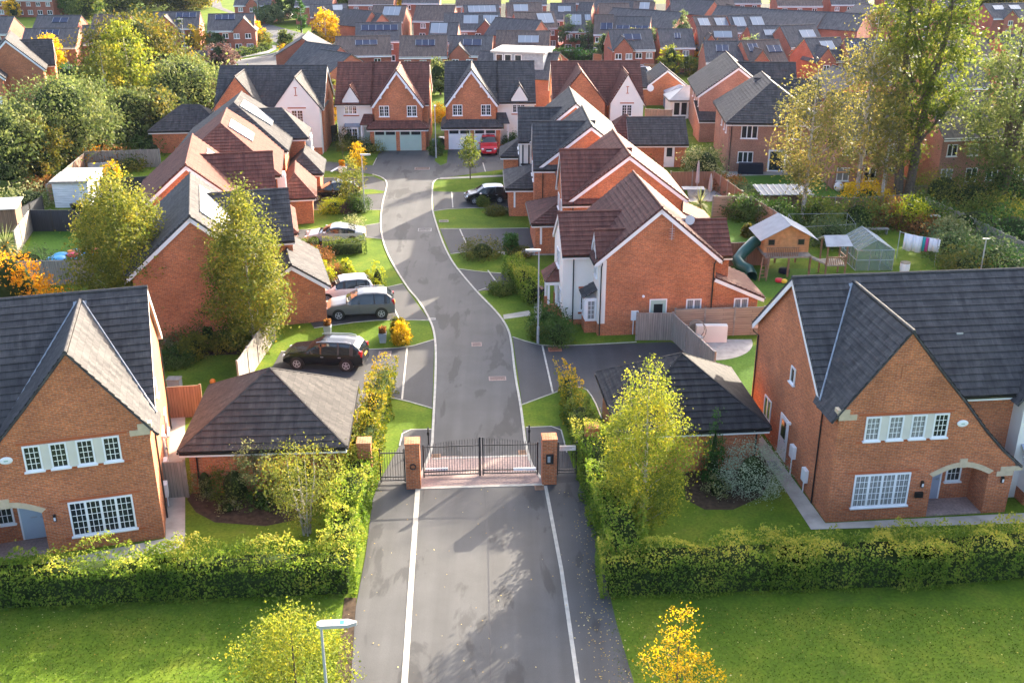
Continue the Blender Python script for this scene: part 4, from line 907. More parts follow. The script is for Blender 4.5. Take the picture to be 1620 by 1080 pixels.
# television aerial and dish
ae = MB(); ae.tube([(4.3, -.1, 7.2), (4.3, -.1, 6.1)], .02, 'metal_grey', 5); ae.tube([(4.3, -.1, 7.15), (5.0, -.1, 7.35)], .02, 'metal_grey', 5); [ae.tube([(4.15, -.1, 6.2 + .15 * i), (4.45, -.1, 6.2 + .15 * i)], .012, 'metal_grey', 4) for i in range(5)]; ae.build('aerial', H.root)
ds = MB(); ds.lathe([(.02, -.06), (.18, -.03), (.27, .02), (.29, .06)], 'metal_grey', 14, Matrix.Translation((5.3, -.2, 7.35)) @ Matrix.Rotation(R(75), 4, 'X')); ds.tube([(5.3, -.1, 7.3), (5.0, -.1, 7.1)], .02, 'metal_grey', 5); ds.build('satellite_dish', H.root)
H.finish()
def row_house(label, loc, yaw, tile, sx=1, w_=8.2, d=8.6, ze=4.95, zr=8.05, wing=(.15, 4.7, 7.9), wx=-.55, wingwall='brick', gar=None, rear=None, gtile=None):
    H = House('gabled_house', label, 'house', loc, yaw)
    H.block('y', 0, w_, 0, d, ze=ze, zr=zr, tile=tile)
    if wing: H.block('x', wx, w_ * .55, wing[0], wing[1], ze=ze, zr=wing[2], tile=tile, wall=wingwall, wpart='rendered_wall' if wingwall == 'render' else 'wall', og=.14)
    if gar:
        x0, x1, y0, y1 = gar
        H.block('x', x0, x1, y0, y1, ze=2.5, zr=3.75, hips=(1, 0), tile=gtile or tile, over=.3)
    if rear: H.block('y', w_, w_ + 2.6, rear[0], rear[1], prof=[(w_, 3.6), (w_ + 2.6, 2.35)], overs=(0, .3), tile=tile, ridge=False)
    H.downpipe('front', 0, .12, ze - .1); H.downpipe('front', 0, w_ - .12, ze - .1)
    for y in (1.4, 3.4): H.win('left', min(wx, 0), y, 3.4, 1.0, 1.1, 2, (2, 3))
    H.win('left', 0, 6.5, 3.4, 1.0, 1.1, 2, (2, 3)); H.win('left', 0, 2.2, .9, 1.3, 1.3, 2, (2, 3))
    return H
H = row_house('red-roofed brick house next in the row with lean-to behind its right eaves', (4.3, 74.3), R(3), 'red', gar=(-2.4, 0.5, 2.6, 8.2), rear=(1.0, 5.6), gtile='brown')
po = H.mb('porch_post'); po.box(-2.05, -1.9, 2.45, 2.58, .8, 2.4, 'white'); H.finish()
H = row_house('grey-roofed brick house behind the small black hatchback', (2.4, 84.8), R(1.5), 'grey', gar=(-2.6, 0.5, 2.4, 8.6), w_=8.0)
po = H.mb('porch_post'); po.box(-2.2, -2.05, 2.25, 2.38, .8, 2.4, 'white'); H.finish()
H = row_house('grey-roofed house with white half-timbered wing next to the red car', (1.9, 95.0), R(1.0), 'grey', w_=7.6, d=8.4, wing=(.5, 4.2, 7.2), wx=-1.2, wingwall='render', gar=(-2.6, 0.3, 4.6, 8.2))
tb = H.mb('timber'); [tb.box(-1.24, -1.19, y - .06, y + .06, .2, 4.9, 'black_plastic') for y in (.6, 1.6, 2.35, 3.1, 4.1)]; tb.box(-1.24, -1.19, .5, 4.2, 2.45, 2.6, 'black_plastic'); tb.box(-1.1, -.2, .46, .5, 2.45, 2.6, 'black_plastic'); [tb.box(x - .06, x + .06, .46, .5, .2, 4.9, 'black_plastic') for x in (-.9, -.35)]
H.finish()
# ------------------------------------------------------------ left-hand row
def left_house(label, px_apex, yaw, tile, w_=7.6, d=10.4, ze=4.9, zr=8.0, wing=None, hip=False, gar=None, gtile=None, wwall='brick'):
    g = G(px_apex[0], px_apex[1], zr + .12); X = Vector((math.cos(yaw), math.sin(yaw))); o = Vector((g.x, g.y)) - X * (w_ / 2)
    if hip: o -= Vector((-X.y, X.x)) * (w_ / 2)
    H = House('gabled_house' if not hip else 'hipped_house', label, 'house', (o.x, o.y), yaw)
    H.block('y', 0, w_, 0, d, ze=ze, zr=zr, tile=tile, hips=(1, 0) if hip else (0, 0))
    if wing: x1, y0, y1, wz, hp = wing; H.block('x', w_ * .45, x1, y0, y1, ze=ze, zr=wz, tile=tile, hips=(0, 1) if hp else (0, 0), og=.14)
    if gar: x0, x1, y0, y1, gz, ax, hp = gar; H.block(ax, x0, x1, y0, y1, ze=2.5, zr=gz, tile=gtile or tile, hips=hp, over=.3)
    H.downpipe('front', 0, w_ - .12, ze - .1)
    return H
H = left_house('grey-roofed brick house between the two birches with pale framed panels on the roof', (299.6, 341), R(15.5), 'grey', w_=7.2, d=10.4, wing=(9.6, 5.2, 9.6, 7.3, False), gar=(7.2, 11.2, 2.0, 9.5, 3.9, 'y', (0, 0)))
H.solar('y', 0, 0, 0, 0, 3.6, 8.0, 4.9, 7.2, 1, 2.0, 8.4, .16, .62, 'silver_roof', 3); lm = MB(); lm.ball((4.6, -.1, 2.0), .1, 'white'); lm.build('wall_lamp', H.root)
H.win('right', 9.6, 7.4, 3.3, 1.3, 1.15, 2, (2, 3)); rv = H.mb('roof_vent'); rv.box(5.0, 5.3, 1.2, 1.4, 7.05, 7.2, 'black_plastic'); H.finish()
H = left_house('red-roofed brick house with gable wing and hipped pink-lit garage roof by the silver car', (293.5, 260), R(13), 'red', w_=7.4, d=10.0, wing=(9.5, 3.2, 7.6, 7.4, False), gar=(7.4, 10.6, 1.6, 8.0, 3.9, 'y', (1, 0)))
H.solar('y', 0, 0, 0, 0, 3.7, 8.0, 4.9, 7.4, 1, 5.8, 8.4, .3, .62, 'silver_roof', 1, name='skylight'); H.win('right', 9.5, 5.4, 3.3, 1.2, 1.15, 2, (2, 3)); po = H.mb('porch_post'); po.box(10.3, 10.45, 1.7, 1.85, 0, 2.5, 'white'); H.finish()
H = left_house('red-roofed hipped house with bay windows behind the planter of bronze leaves', (349, 196), R(10), 'red', w_=8.6, d=11.0, hip=True, gar=(8.6, 11.2, 2.2, 8.0, 3.8, 'y', (1, 0)))
H.solar('y', 0, 0, 0, 0, 4.3, 8.0, 4.9, 8.6, 1, 4.6, 7.6, .14, .55, 'silver_roof', 1, name='skylight'); bw = H.mb('bay_window'); bw.box(8.6, 9.2, .6, 1.9, .2, 4.6, 'white'); H.win('right', 9.2, 1.25, 3.2, 1.1, 1.2, 2, (2, 3)); H.win('right', 9.2, 1.25, .9, 1.1, 1.2, 2, (2, 3)); bw.box(8.6, 9.24, .56, 1.94, 2.3, 3.0, 'brick')
sd = MB(); sd.lathe([(.02, -.06), (.2, -.02), (.32, .06)], 'black_plastic', 12, Matrix.Translation((6.2, -.5, 5.2)) @ Matrix.Rotation(R(75), 4, 'X')); sd.tube([(6.2, -.45, 5.2), (6.2, -.1, 4.9)], .02, 'metal_grey', 5); sd.build('satellite_dish', H.root); H.finish()
H = left_house('grey-roofed hipped house beside the white gabled house with row of roof panels', (370, 163.6), R(7), 'grey', w_=9.0, d=10.5, hip=True, wing=(10.4, 5.6, 9.6, 6.9, True), gar=(9.0, 11.8, 1.4, 6.4, 3.7, 'y', (1, 0)))
H.solar('y', 0, 0, 0, 0, 4.5, 8.0, 4.9, 9.0, 1, 4.4, 7.4, .12, .7, 'silver_roof', 3); bw = H.mb('bay_window'); bw.box(10.4, 10.9, 6.6, 8.2, .2, 4.6, 'white'); H.win('right', 10.9, 7.4, 3.2, 1.3, 1.2, 2, (2, 3)); H.finish()
# grey garage roof behind the left row
g = G2(262, 243); H = House('hipped_garage', 'small grey hipped garage behind the red-roofed houses by the weathered fence', 'garage', (g[0], g[1] + 3), R(6)); H.block('x', -1.5, 6.0, -2.8, 2.8, ze=2.5, zr=4.4, hips=(1, 1), tile='grey'); H.finish()
# ------------------------------------------------------------ the houses across the end of the close
def end_house(label, px, yaw, tile, gables, w_=9.6, d=8.6, ze=4.9, zr=8.3, main='brick', gar=None, front=1.2, small=None, side_win=True):
    H = House('gabled_house', label, 'house', G2(*px), yaw)
    H.block('x', 0, w_, front, front + d, ze=ze, zr=zr, tile=tile, wall=main, wpart='rendered_wall' if main == 'render' else 'wall')
    if main == 'render':
        b = H.mb('wall'); b.box(-.02, .0, front, front + d, 0, 5.0, 'brick'); b.box(w_, w_ + .02, front, front + d, 0, 5.0, 'brick'); b.box(0, w_, front - .02, front, 0, .7, 'brick')
    for (x0, x1, z, wl, bg_) in gables:
        H.block('y', x0, x1, 0, front + 4, ze=ze, zr=z, tile=tile, wall=wl, wpart='rendered_wall' if wl == 'render' else 'wall', barge=bg_, gut=False, over=.25, og=.2 if bg_ else .05)
        if wl == 'render': b = H.mb('wall'); b.box(x0 - .01, x1 + .01, -.025, .0, 0, .75, 'brick')
    if gar:
        x0, x1, y0, dc = gar; H.block('y', x0, x1, y0, 4.2, ze=2.55, zr=4.7, hips=(1, 0), tile=tile, over=.3)
        for i in (0, 1):
            xm = x0 + (x1 - x0) * (.27 + .46 * i); m = MB(); hw = (x1 - x0) * .195
            m.box(xm - hw, xm + hw, y0 - .03, y0 - .004, .03, 2.2, dc)
            for k in range(1, 5): zz = .03 + 1.6 * k / 5; m.box(xm - hw, xm + hw, y0 - .036, y0 - .03, zz - .01, zz + .01, dc)
            m.box(xm - .05, xm + .05, y0 - .06, y0 - .03, .85, .92, 'metal_grey'); o = m.build('garage_door', H.root)
            gm = MB()
            for s_ in (-1, 1): gm.poly([(xm + s_ * hw * .5 - hw * .42, y0 - .034, 1.72), (xm + s_ * hw * .5 + hw * .42, y0 - .034, 1.72), (xm + s_ * hw * .5 + hw * .42, y0 - .034, 2.1), (xm + s_ * hw * .5 - hw * .42, y0 - .034, 2.1)], 'glass')
            gm.build('pane', o)
    return H
def brackets(H, x0, x1, z0, z1, y):
    m = H.mb('bargeboard'); xm = (x0 + x1) / 2
    for t in (.3, .62):
        for s_ in (-1, 1): x = xm + s_ * (x1 - x0) / 2 * (1 - t); z = z0 + (z1 - z0) * t; m.box(x - .08, x + .08, y - .22, y + .05, z - .45, z - .05, 'white')
H = end_house('red-roofed house with sage green double garage doors and white rendered left half', (590, 237), R(1.5), 'red', [(.35, 5.4, 8.3, 'brick', True)], w_=5.4 + .6, gar=(-.15, 5.75, -.6, 'door_green'))
H.block('x', -3.8, 0, 1.2, 9.8, ze=4.9, zr=8.3, tile='red', wall='render', wpart='rendered_wall'); H.block('y', -3.1, -1.35, .95, 3.5, prof=[(-3.1, 5.1), (-2.22, 6.5), (-1.35, 5.1)], z0=4.85, tile='red', wall='render', wpart='rendered_wall', over=.12, og=.05, barge=False, gut=False)
H.win('front', 1.2, -2.3, 3.6, 1.35, 1.05, 3, (2, 3)); H.win('front', 0, 1.4, 3.55, 1.05, 1.15, 2, (2, 3)); H.win('front', 0, 4.35, 3.55, 1.05, 1.15, 2, (2, 3)); brackets(H, .35, 5.4, 4.9, 8.3, -.2)
sc = H.mb('brick_course'); sc.box(-3.1, -1.4, 1.17, 1.2, 3.38, 3.5, 'emblem_brick'); bw = H.mb('bay_window'); bw.box(-2.9, -1.5, .6, 1.2, .6, 2.3, 'white'); bw.box(-2.95, -1.45, .56, 1.2, 0, .6, 'brick'); H.win('front', .6, -2.2, .7, 1.2, 1.5, 2, (2, 4), sill=False)
roof_face(H.mb('roof'), [(-3.05, .45, 2.35), (-1.3, .45, 2.35), (-1.3, 1.25, 2.6), (-3.05, 1.25, 2.6)], 'lead', .05, False); roof_face(H.mb('roof'), [(-1.3, .1, 2.6), (.1, .1, 2.6), (.1, 1.3, 3.6), (-.9, 1.3, 3.6)], 'red', .08)
po = H.mb('porch_post'); po.box(-1.2, -1.05, .15, .3, 0, 2.6, 'white'); H.door('front', 1.2, -.5, .95, 2.1, 'door_green'); H.finish()
H = end_house('grey-roofed house with white double garage doors behind the red car', (706, 235), R(1.5), 'grey', [(.25, 5.4, 8.3, 'brick', True)], w_=5.6, gar=(-.15, 5.85, -.6, 'garage_white'))
H.block('x', 5.6, 9.6, 1.2, 9.8, ze=4.9, zr=8.3, tile='grey', wall='render', wpart='rendered_wall'); H.block('y', 7.1, 8.85, .95, 3.5, prof=[(7.1, 5.1), (7.97, 6.5), (8.85, 5.1)], z0=4.85, tile='grey', wall='render', wpart='rendered_wall', over=.12, og=.05, barge=False, gut=False)
H.win('front', 1.2, 7.9, 3.6, 1.35, 1.05, 3, (2, 3)); H.win('front', 0, 1.3, 3.55, 1.05, 1.15, 2, (2, 3)); H.win('front', 0, 4.35, 3.55, 1.05, 1.15, 2, (2, 3)); brackets(H, .25, 5.4, 4.9, 8.3, -.2)
roof_face(H.mb('roof'), [(5.5, .1, 2.6), (6.9, .1, 2.6), (6.5, 1.3, 3.6), (5.5, 1.3, 3.6)], 'grey', .08); po = H.mb('porch_post'); po.box(6.65, 6.8, .15, .3, 0, 2.6, 'white'); sc = H.mb('brick_course'); sc.box(7.1, 8.8, 1.17, 1.2, 3.38, 3.5, 'emblem_brick'); H.finish()
H = end_house('grey-roofed house with brick gable and white gable with topiary ball plant at its door', (345, 246), R(2), 'grey', [(.1, 5.0, 8.0, 'brick', False), (6.3, 11.0, 7.9, 'render', False)], w_=11.2)
H.win('front', 0, 8.65, 3.4, 1.25, 1.3, 2, (2, 4)); sc = H.mb('brick_course'); sc.box(7.7, 9.6, -.03, 0, 4.85, 4.97, 'emblem_brick'); sc.box(7.8, 9.5, -.03, 0, 3.15, 3.27, 'emblem_brick'); [sc.box(8.48, 8.82, -.02, 0, z, z + .07, 'emblem_brick') for z in (6.15, 6.95)]; sc.box(8.61, 8.69, -.02, 0, 6.22, 6.95, 'emblem_brick'); H.win('front', 0, 9.0, .95, 1.2, 1.35, 2, (2, 4)); H.finish()
H = end_house('red-roofed house with brick gable and white gable behind the small hipped garage', (876, 236), R(1), 'red', [(.2, 5.4, 8.1, 'brick', False), (6.0, 9.5, 7.8, 'render', False)], w_=9.6, front=1.6)
H.win('front', 0, 3.3, 3.5, 1.5, 1.15, 3, (2, 3)); H.win('front', 0, 7.75, 3.5, 1.1, 1.25, 2, (2, 4)); sc = H.mb('brick_course'); sc.box(7.0, 8.5, -.03, 0, 4.85, 4.97, 'emblem_brick'); sc.box(7.0, 8.5, -.03, 0, 3.2, 3.32, 'emblem_brick'); [sc.box(7.6, 7.9, -.02, 0, z, z + .07, 'emblem_brick') for z in (5.9, 6.6)]; sc.box(7.71, 7.79, -.02, 0, 5.97, 6.6, 'emblem_brick'); H.finish()
# garages and outbuildings on the right
H = House('garden_garage', 'long grey-roofed brick garage with white half-glazed door', 'garage', G2(995, 265), R(1)); H.block('x', 0, 5.7, 0, 5.2, ze=2.5, zr=4.4, tile='grey'); H.door('front', 0, 4.0, .9, 2.1, 'white', (-.28, 1.05, .28, 1.95), .05, False); H.finish()
H = House('hipped_garage', 'red hipped garage roof in front of the white gable', 'garage', (9.0, 108.0), R(1)); H.block('x', 0, 5.2, -2.6, 2.8, ze=2.4, zr=4.6, hips=(1, 1), tile='brown'); H.finish()
H = House('gabled_garage', 'grey-roofed gabled garage with white satellite dish by the blue gazebo', 'garage', G2(1022, 167), R(2)); H.block('y', 0, 5.2, 0, 6.0, ze=2.5, zr=4.5, tile='grey'); H.block('x', -4.6, 0, 0, 5.5, ze=2.5, zr=4.3, tile='grey'); ds = MB(); ds.lathe([(.02, -.06), (.3, -.02), (.45, .06)], 'white', 12, Matrix.Translation((.4, -.4, 2.3)) @ Matrix.Rotation(R(80), 4, 'X')); ds.tube([(.4, -.35, 2.3), (.4, 0, 2.1)], .03, 'metal_grey', 5); ds.build('satellite_dish', H.root); H.finish()
def brown_house(label, o, yaw, w_, d, hips, wins, ext=None):
    H = House('brick_house', label, 'house', o, yaw); H.block('y', 0, w_, 0, d, ze=4.95, zr=7.9, tile='grey', wall='brick_pale', hips=hips)
    for w__ in wins: H.win(*w__)
    return H
H = brown_house('pale brick house by the garden fence with grey hipped roof and covered grill', G2(1148, 271), R(-4), 9.0, 11.5, (1, 0), [('front', 0, 2.0, 3.3, 1.6, 1.3, 3), ('front', 0, 6.3, 3.3, 1.4, 1.3, 2), ('front', 0, 1.8, .9, 1.5, 1.1, 3)])
H.door('front', 0, 4.9, 1.6, 2.1, 'white', (-.7, .15, .7, 2.0), .05, False); H.downpipe('front', 0, .25, 4.8)
for y in (1.8, 3.4, 5.6): H.win('left', 0, y, 3.5, .5, 1.15, 1)
H.block('x', 3.5, 10.0, 6.5, 11.0, ze=4.95, zr=7.6, tile='grey', wall='brick_pale'); H.finish()
H = brown_house('pale brick house beyond with lower windows hidden by the white conservatory', (20.9, 118.5), R(-4), 8.0, 12.0, (0, 0), [])
for y in (1.2, 3.0, 5.2, 7.6): H.win('left', 0, y, 3.5, .6, 1.2, 1)
H.block('x', 4, 11.0, 3.0, 8.0, ze=4.95, zr=7.6, tile='grey', wall='brick_pale'); H.finish()
H = House('conservatory', 'white conservatory with pale hipped roof between the garage and pale brick house', 'conservatory', G2(1060, 188), R(2)); H.block('x', 0, 5.0, 0, 4.0, ze=2.3, zr=3.5, hips=(1, 0), tile='silver_roof', wall='white', stepped=False, over=.2); [H.win('front', 0, .75 + .9 * i, .4, .8, 1.8, 1) for i in range(5)]; H.finish()
H = House('lean_to', 'small grey lean-to roof beside the pale brick house', 'outbuilding', G2(1105, 225), R(0)); H.block('x', 0, 2.4, 0, 4, prof=[(0, 2.4), (4, 3.8)], tile='grey', wall='brick_pale', overs=(.2, 0), ridge=False); H.finish()
t = empty('gazebo', 'blue-grey fabric gazebo in front of the gabled garage', 'gazebo', G2(1073, 172)); m = MB(); m.mesh([(-1.8, -1.5, 2.1), (1.8, -1.5, 2.1), (1.8, 1.5, 2.1), (-1.8, 1.5, 2.1), (0, 0, 3.1), (-1.8, -1.5, 1.85), (1.8, -1.5, 1.85), (1.8, 1.5, 1.85), (-1.8, 1.5, 1.85)], [(0, 1, 4), (1, 2, 4), (2, 3, 4), (3, 0, 4), (0, 1, 6, 5), (1, 2, 7, 6), (2, 3, 8, 7), (3, 0, 5, 8)], 'parasol_grey'); m.build('canopy', t)
m = MB(); [m.poly([(a[0] * .97, a[1] * .97, .1), (b[0] * .97, b[1] * .97, .1), (b[0] * .97, b[1] * .97, 1.9), (a[0] * .97, a[1] * .97, 1.9)], 'tarp_blue') for a, b in zip([(-1.8, -1.5), (1.8, -1.5), (1.8, 1.5), (-1.8, 1.5)], [(1.8, -1.5), (1.8, 1.5), (-1.8, 1.5), (-1.8, -1.5)])]; m.build('side_panel', t)
for x in (-1.75, 1.75):
    for y in (-1.45, 1.45): m = MB(); m.tube([(x, y, 0), (x, y, 2.1)], .03, 'metal_grey', 6); m.build('leg', t)
# brick house with clay gable at the left edge of the estate
H = House('gabled_house', 'orange-brick house at the left margin with two gables and small white door', 'house', G2(78, 170), R(20)); H.block('y', -7.5, 0, 0, 9, ze=5.0, zr=8.6, tile='grey'); H.block('y', -11.5, -4.6, -3.4, 2, ze=4.6, zr=7.9, tile='grey'); H.block('x', -6, 1.2, 5.0, 9.5, ze=5, zr=7.6, tile='grey')
H.win('front', -3.4, -6.3, 3.4, .9, 1.2, 1, (2, 3)); H.door('front', -3.4, -5.6, .95, 2.1, 'white', (-.28, 1.0, .28, 1.9), .05, False); H.win('right', 0, 1.6, 3.2, .6, 1.2, 1); H.win('right', 0, 3.6, .9, 1.0, 1.5, 2); H.finish()
# ------------------------------------------------------------ the estate behind
ORD = ['first', 'second', 'third', 'fourth', 'fifth', 'sixth', 'seventh', 'eighth', 'ninth', 'tenth', 'eleventh', 'twelfth']
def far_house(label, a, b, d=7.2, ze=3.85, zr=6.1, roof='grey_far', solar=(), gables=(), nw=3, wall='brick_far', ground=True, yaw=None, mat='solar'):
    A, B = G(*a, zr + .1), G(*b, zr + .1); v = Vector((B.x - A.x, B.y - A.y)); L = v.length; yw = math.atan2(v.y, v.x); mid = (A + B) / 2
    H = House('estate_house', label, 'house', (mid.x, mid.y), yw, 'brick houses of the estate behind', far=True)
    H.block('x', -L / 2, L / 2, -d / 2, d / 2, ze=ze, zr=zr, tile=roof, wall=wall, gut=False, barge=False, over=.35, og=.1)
    fa = H.mb('fascia'); fa.box(-L / 2 - .1, L / 2 + .1, -d / 2 - .38, -d / 2 - .34, ze - .35, ze - .05, 'white')
    for (u, w_, z) in gables:
        z *= zr / 8.0; w_ *= .85
        H.block('y', -L / 2 + u * L - w_ / 2, -L / 2 + u * L + w_ / 2, -d / 2 - .6, 0, ze=ze, zr=z, tile=roof, wall=wall, gut=False, barge=False, over=.25, og=.1)
    for k, (u0, u1, s0, s1) in enumerate(solar): H.solar('x', 0, 0, 0, 0, 0, zr, ze, -d / 2, 1, -L / 2 + u0 * L, -L / 2 + u1 * L, s0, s1, mat, max(2, round((u1 - u0) * L / 1.1)))
    for i in range(nw):
        x = -L / 2 + L * (i + .5) / nw; off = -.6 if any(abs(-L / 2 + u * L - x) < w_ / 2 for u, w_, z in gables) else 0
        H.win('front', -d / 2 + off, x, ze * .64, 1.0, ze * .22, 2, None, (i + len(label)) % 2 == 0)
        if ground: H.win('front', -d / 2 + off, x + (.2 if i else -.2), ze * .16, 1.15, ze * .25, 2, None, (i + len(label)) % 3 == 0)
    return H.finish()
def far_gable(label, apex, w_, d, yaw, ze=3.85, zr=6.1, roof='grey_far', wins=((0, 3.3),), wall='brick_far', solar=()):
    g = G(*apex, zr + .1)
    H = House('estate_house', label, 'house', (g.x, g.y), yaw, 'brick houses of the estate behind', far=True)
    H.block('y', -w_ / 2, w_ / 2, 0, d, ze=ze, zr=zr, tile=roof, wall=wall, gut=False, barge=False, over=.3, og=.1)
    for x, z in wins: H.win('front', 0, x, z, 1.1, 1.15, 2)
    for (u0, u1, s0, s1, sd) in solar: H.solar('y', 0, 0, 0, 0, 0, zr, ze, sd * w_ / 2, 1, u0 * d, u1 * d, s0, s1, 'solar', 3)
    return H.finish()
ROWS = [
 ('the first back row', [
  ((530, 58), (618, 57), dict(solar=[(.36, .76, .28, .55)], nw=2), 'slate-coloured brick house with six-panel dark strip'),
  ((632, 57), (708, 57), dict(solar=[(.34, .75, .26, .55)], nw=3), 'brick house with short blue panel strip and three upper windows'),
  ((712, 57), (781, 57), dict(solar=[(.32, .75, .26, .58)], nw=3), 'brick house with blue panels, third from the left'),
  ((785, 50), (871, 49), dict(solar=[(.42, .8, .3, .65)], nw=3), 'brick house with pale panels behind the white flat-roofed dormer')]),
 ('row two back', [
  ((562, 36), (636, 36), dict(solar=[(.12, .93, .2, .5)], nw=2), 'brick house with long unbroken dark panel strip'),
  ((680, 36), (727, 36), dict(solar=[(.05, .62, .08, .62)], nw=2), 'narrow brick house with tall grey panel block'),
  ((702, 22), (791, 22), dict(solar=[(.36, .62, .2, .7), (.72, .98, .2, .7)], nw=4), 'long brick house with two pale panel groups'),
  ((812, 21), (877, 20), dict(solar=[(.55, .92, .15, .8)], nw=3), 'brick house with ragged white panel group by the hedge'),
  ((892, 20), (936, 20), dict(solar=[(.2, .62, .2, .75), (.78, .98, .2, .5)], nw=3), 'brick house with porch roof and two white panel groups'),
  ((940, 24), (972, 24), dict(solar=[(.35, .98, .5, .85)], nw=2), 'brick house with low blue panels and dark side wall'),
  ((970, 27), (1031, 27), dict(solar=[(.12, .98, .6, .88)], nw=3), 'brick house with long deep blue panel strip along its eaves'),
  ((962, 48), (1031, 47), dict(solar=[(.32, .72, .3, .6)], nw=4), 'brick house behind the pair of grey-green trees'),
  ((1040, 46), (1096, 46), dict(solar=[(.45, .62, .3, .6)], nw=2), 'brick house half hidden by the tall grey-green tree'),
  ((1102, 42), (1166, 42), dict(solar=[(.4, .85, .3, .6)], nw=2), 'brick house with single pale panel block on brown roof'),
  ((1182, 42), (1233, 41), dict(solar=[(.45, .85, .3, .6)], nw=3), 'end-on brick house with white panel block left of a party ridge'),
  ((1233, 41), (1290, 40), dict(solar=[(.45, .85, .3, .65)], nw=3), 'brick house with white panel block nearest the golden birch top'),
  ((1112, 66), (1172, 66), dict(solar=[(.32, .65, .25, .58)], nw=2), 'brown-roofed terrace end behind the orange bush'),
  ((1172, 65), (1233, 64), dict(solar=[(.1, .35, .2, .55), (.6, .95, .3, .6)], nw=3), 'brown-roofed terrace house behind the dark round tree'),
  ((1272, 61), (1330, 60), dict(solar=[(.35, .7, .2, .6)], nw=2), 'brick house with bright white panel beside the golden birches'),
  ((1335, 62), (1400, 62), dict(solar=[(.1, .3, .2, .6), (.5, .75, .2, .6)], nw=2), 'brick house seen through the golden birch crown')]),
 ('far top rows', [
  ((590, 10), (645, 10), dict(solar=[(.35, .85, .12, .7)], nw=2), 'brick house with grey panel field beside stepped gables'),
  ((658, 9), (722, 9), dict(nw=2), 'plain brown-grey roofed house with brick gable at left'),
  ((732, 8), (790, 8), dict(solar=[(.12, .9, .1, .5)], nw=2), 'brick house with one long pale panel strip'),
  ((800, 5), (858, 5), dict(solar=[(.2, .6, .2, .7)], nw=2), 'faint brick house left of a white rooflight'),
  ((870, 5), (912, 5), dict(solar=[(.3, .8, .25, .6)], nw=2), 'brick house with small white-framed dormers'),
  ((916, 5), (940, 5), dict(nw=1), 'dark-roofed small house between dormers'),
  ((946, 6), (996, 6), dict(nw=2), 'brown-roofed house without panels'),
  ((1002, 4), (1038, 4), dict(solar=[(.3, .75, .1, .6)], nw=1), 'brick house with pale panel block and low dark roof in front'),
  ((1095, 26), (1150, 25), dict(solar=[(.1, .4, .2, .75), (.6, .95, .2, .75)], nw=2), 'terrace house with two white panel groups at its left end'),
  ((1150, 25), (1206, 24), dict(solar=[(.1, .42, .2, .75), (.62, .96, .2, .75)], nw=2), 'terrace house with two white panel groups at its right end'),
  ((1060, 0), (1105, 0), dict(nw=2), 'hazy house with blue roof'), ((1110, 0), (1160, -1), dict(nw=2), 'hazy brick house with gable beyond'),
  ((1400, 8), (1470, 6), dict(solar=[(.4, .6, .2, .5)], nw=2), 'hazy house behind the poplar top'), ((1555, 6), (1660, 4), dict(solar=[(.1, .25, .2, .5), (.35, .5, .2, .5), (.7, .85, .2, .5)], nw=2), 'long roof with three white panels right of the poplar')])]
for desc, hs in ROWS:
    for i, (a, b, kw, txt) in enumerate(hs):
        n = 0
        rj = random.Random(txt); roof = kw.pop('roof', rj.choice(['grey_far', 'brown_far', 'grey_far']))
        if (i + len(txt)) % 3 == 0: kw['gables'] = [(rj.choice([.25, .75]), 3.4, 7.0)]
        a, b = (a[0] + 1.2, a[1] + rj.uniform(-.8, .8)), (b[0] - 1.8, b[1] + rj.uniform(-.8, .8)); kw['zr'] = 6.1 + rj.uniform(-.25, .45)
        far_house(txt + ' in ' + desc, a, b, roof=roof, ground=True, mat='solar_glare' if ('white' in txt or 'pale' in txt or 'grey panel' in txt) else 'solar', **kw)  # white and pale panels carry painted sky glare
# gable-ends that face the camera or turn away from it
for txt, ap, w_, d, yw, kw in [
 ('brick gable house with clipped golden shrub at its left wall beside the curved road', (478, 61), 8.2, 9, R(4), dict(ze=3.2, zr=5.6, wins=((2.2, 1.9),))),
 ('low dark house whose brick gable points at the red-roofed end house', (538, 74), 7.5, 8, R(48), dict(ze=2.6, zr=5.2, wins=())),
 ('low dark house beside the curved-road gable with broad tiled slope', (555, 86), 8.0, 7, R(45), dict(ze=2.6, zr=4.8, wins=())),
 ('grey house with brick gable right of the second double-garage house', (886, 84), 7.5, 8.5, R(52), dict(ze=4.0, zr=6.2, wins=())),
 ('small brick gable at left of the ragged white panels', (856, 33), 6.5, 9, R(58), dict(wins=())),
 ('brick gable turned right with dark roof above the long blue strip', (1080, 20), 8.5, 10, R(58), dict(wins=())),
 ('brick gable with low hip roof in front of the pale panel block', (1040, 17), 8, 9, R(58), dict(wins=())),
 ('dark roof with brick gable left of three hazy gables', (1216, 14), 8, 10, R(58), dict(wins=())),
 ('dark roof with taller brick gable in the middle of three hazy gables', (1248, 17), 9, 11, R(58), dict(wins=())),
 ('wide dark roof with broad brick gable, largest of three hazy gables', (1306, 20), 10, 13, R(58), dict(wins=())),
 ('dark roof with brick gable just above the golden birch', (1370, 23), 9, 12, R(58), dict(wins=())),
 ('hazy steep brick gable with one white window left of the poplar', (1392, 12), 6.5, 10, R(5), dict(wins=((0, 3.3),))),
 ('brick gable behind the golden birches with white windows and satellite dish', (1370, 122), 8.5, 9, R(8), dict(wins=((-1.8, 2.5), (1.6, 2.5)))),
 ('brick gable between golden birch and poplar with dark edged roof', (1432, 118), 8.0, 9, R(25), dict(wins=((1.0, 2.5),))),
 ('far brick gable above the pale panel row', (1008, 2), 7, 9, R(55), dict(wins=())),
 ('far brick gable right of the hazy blue roof', (1130, 2), 7, 9, R(50), dict(wins=()))]:
    far_gable(txt, ap, w_, d, yw, **kw)
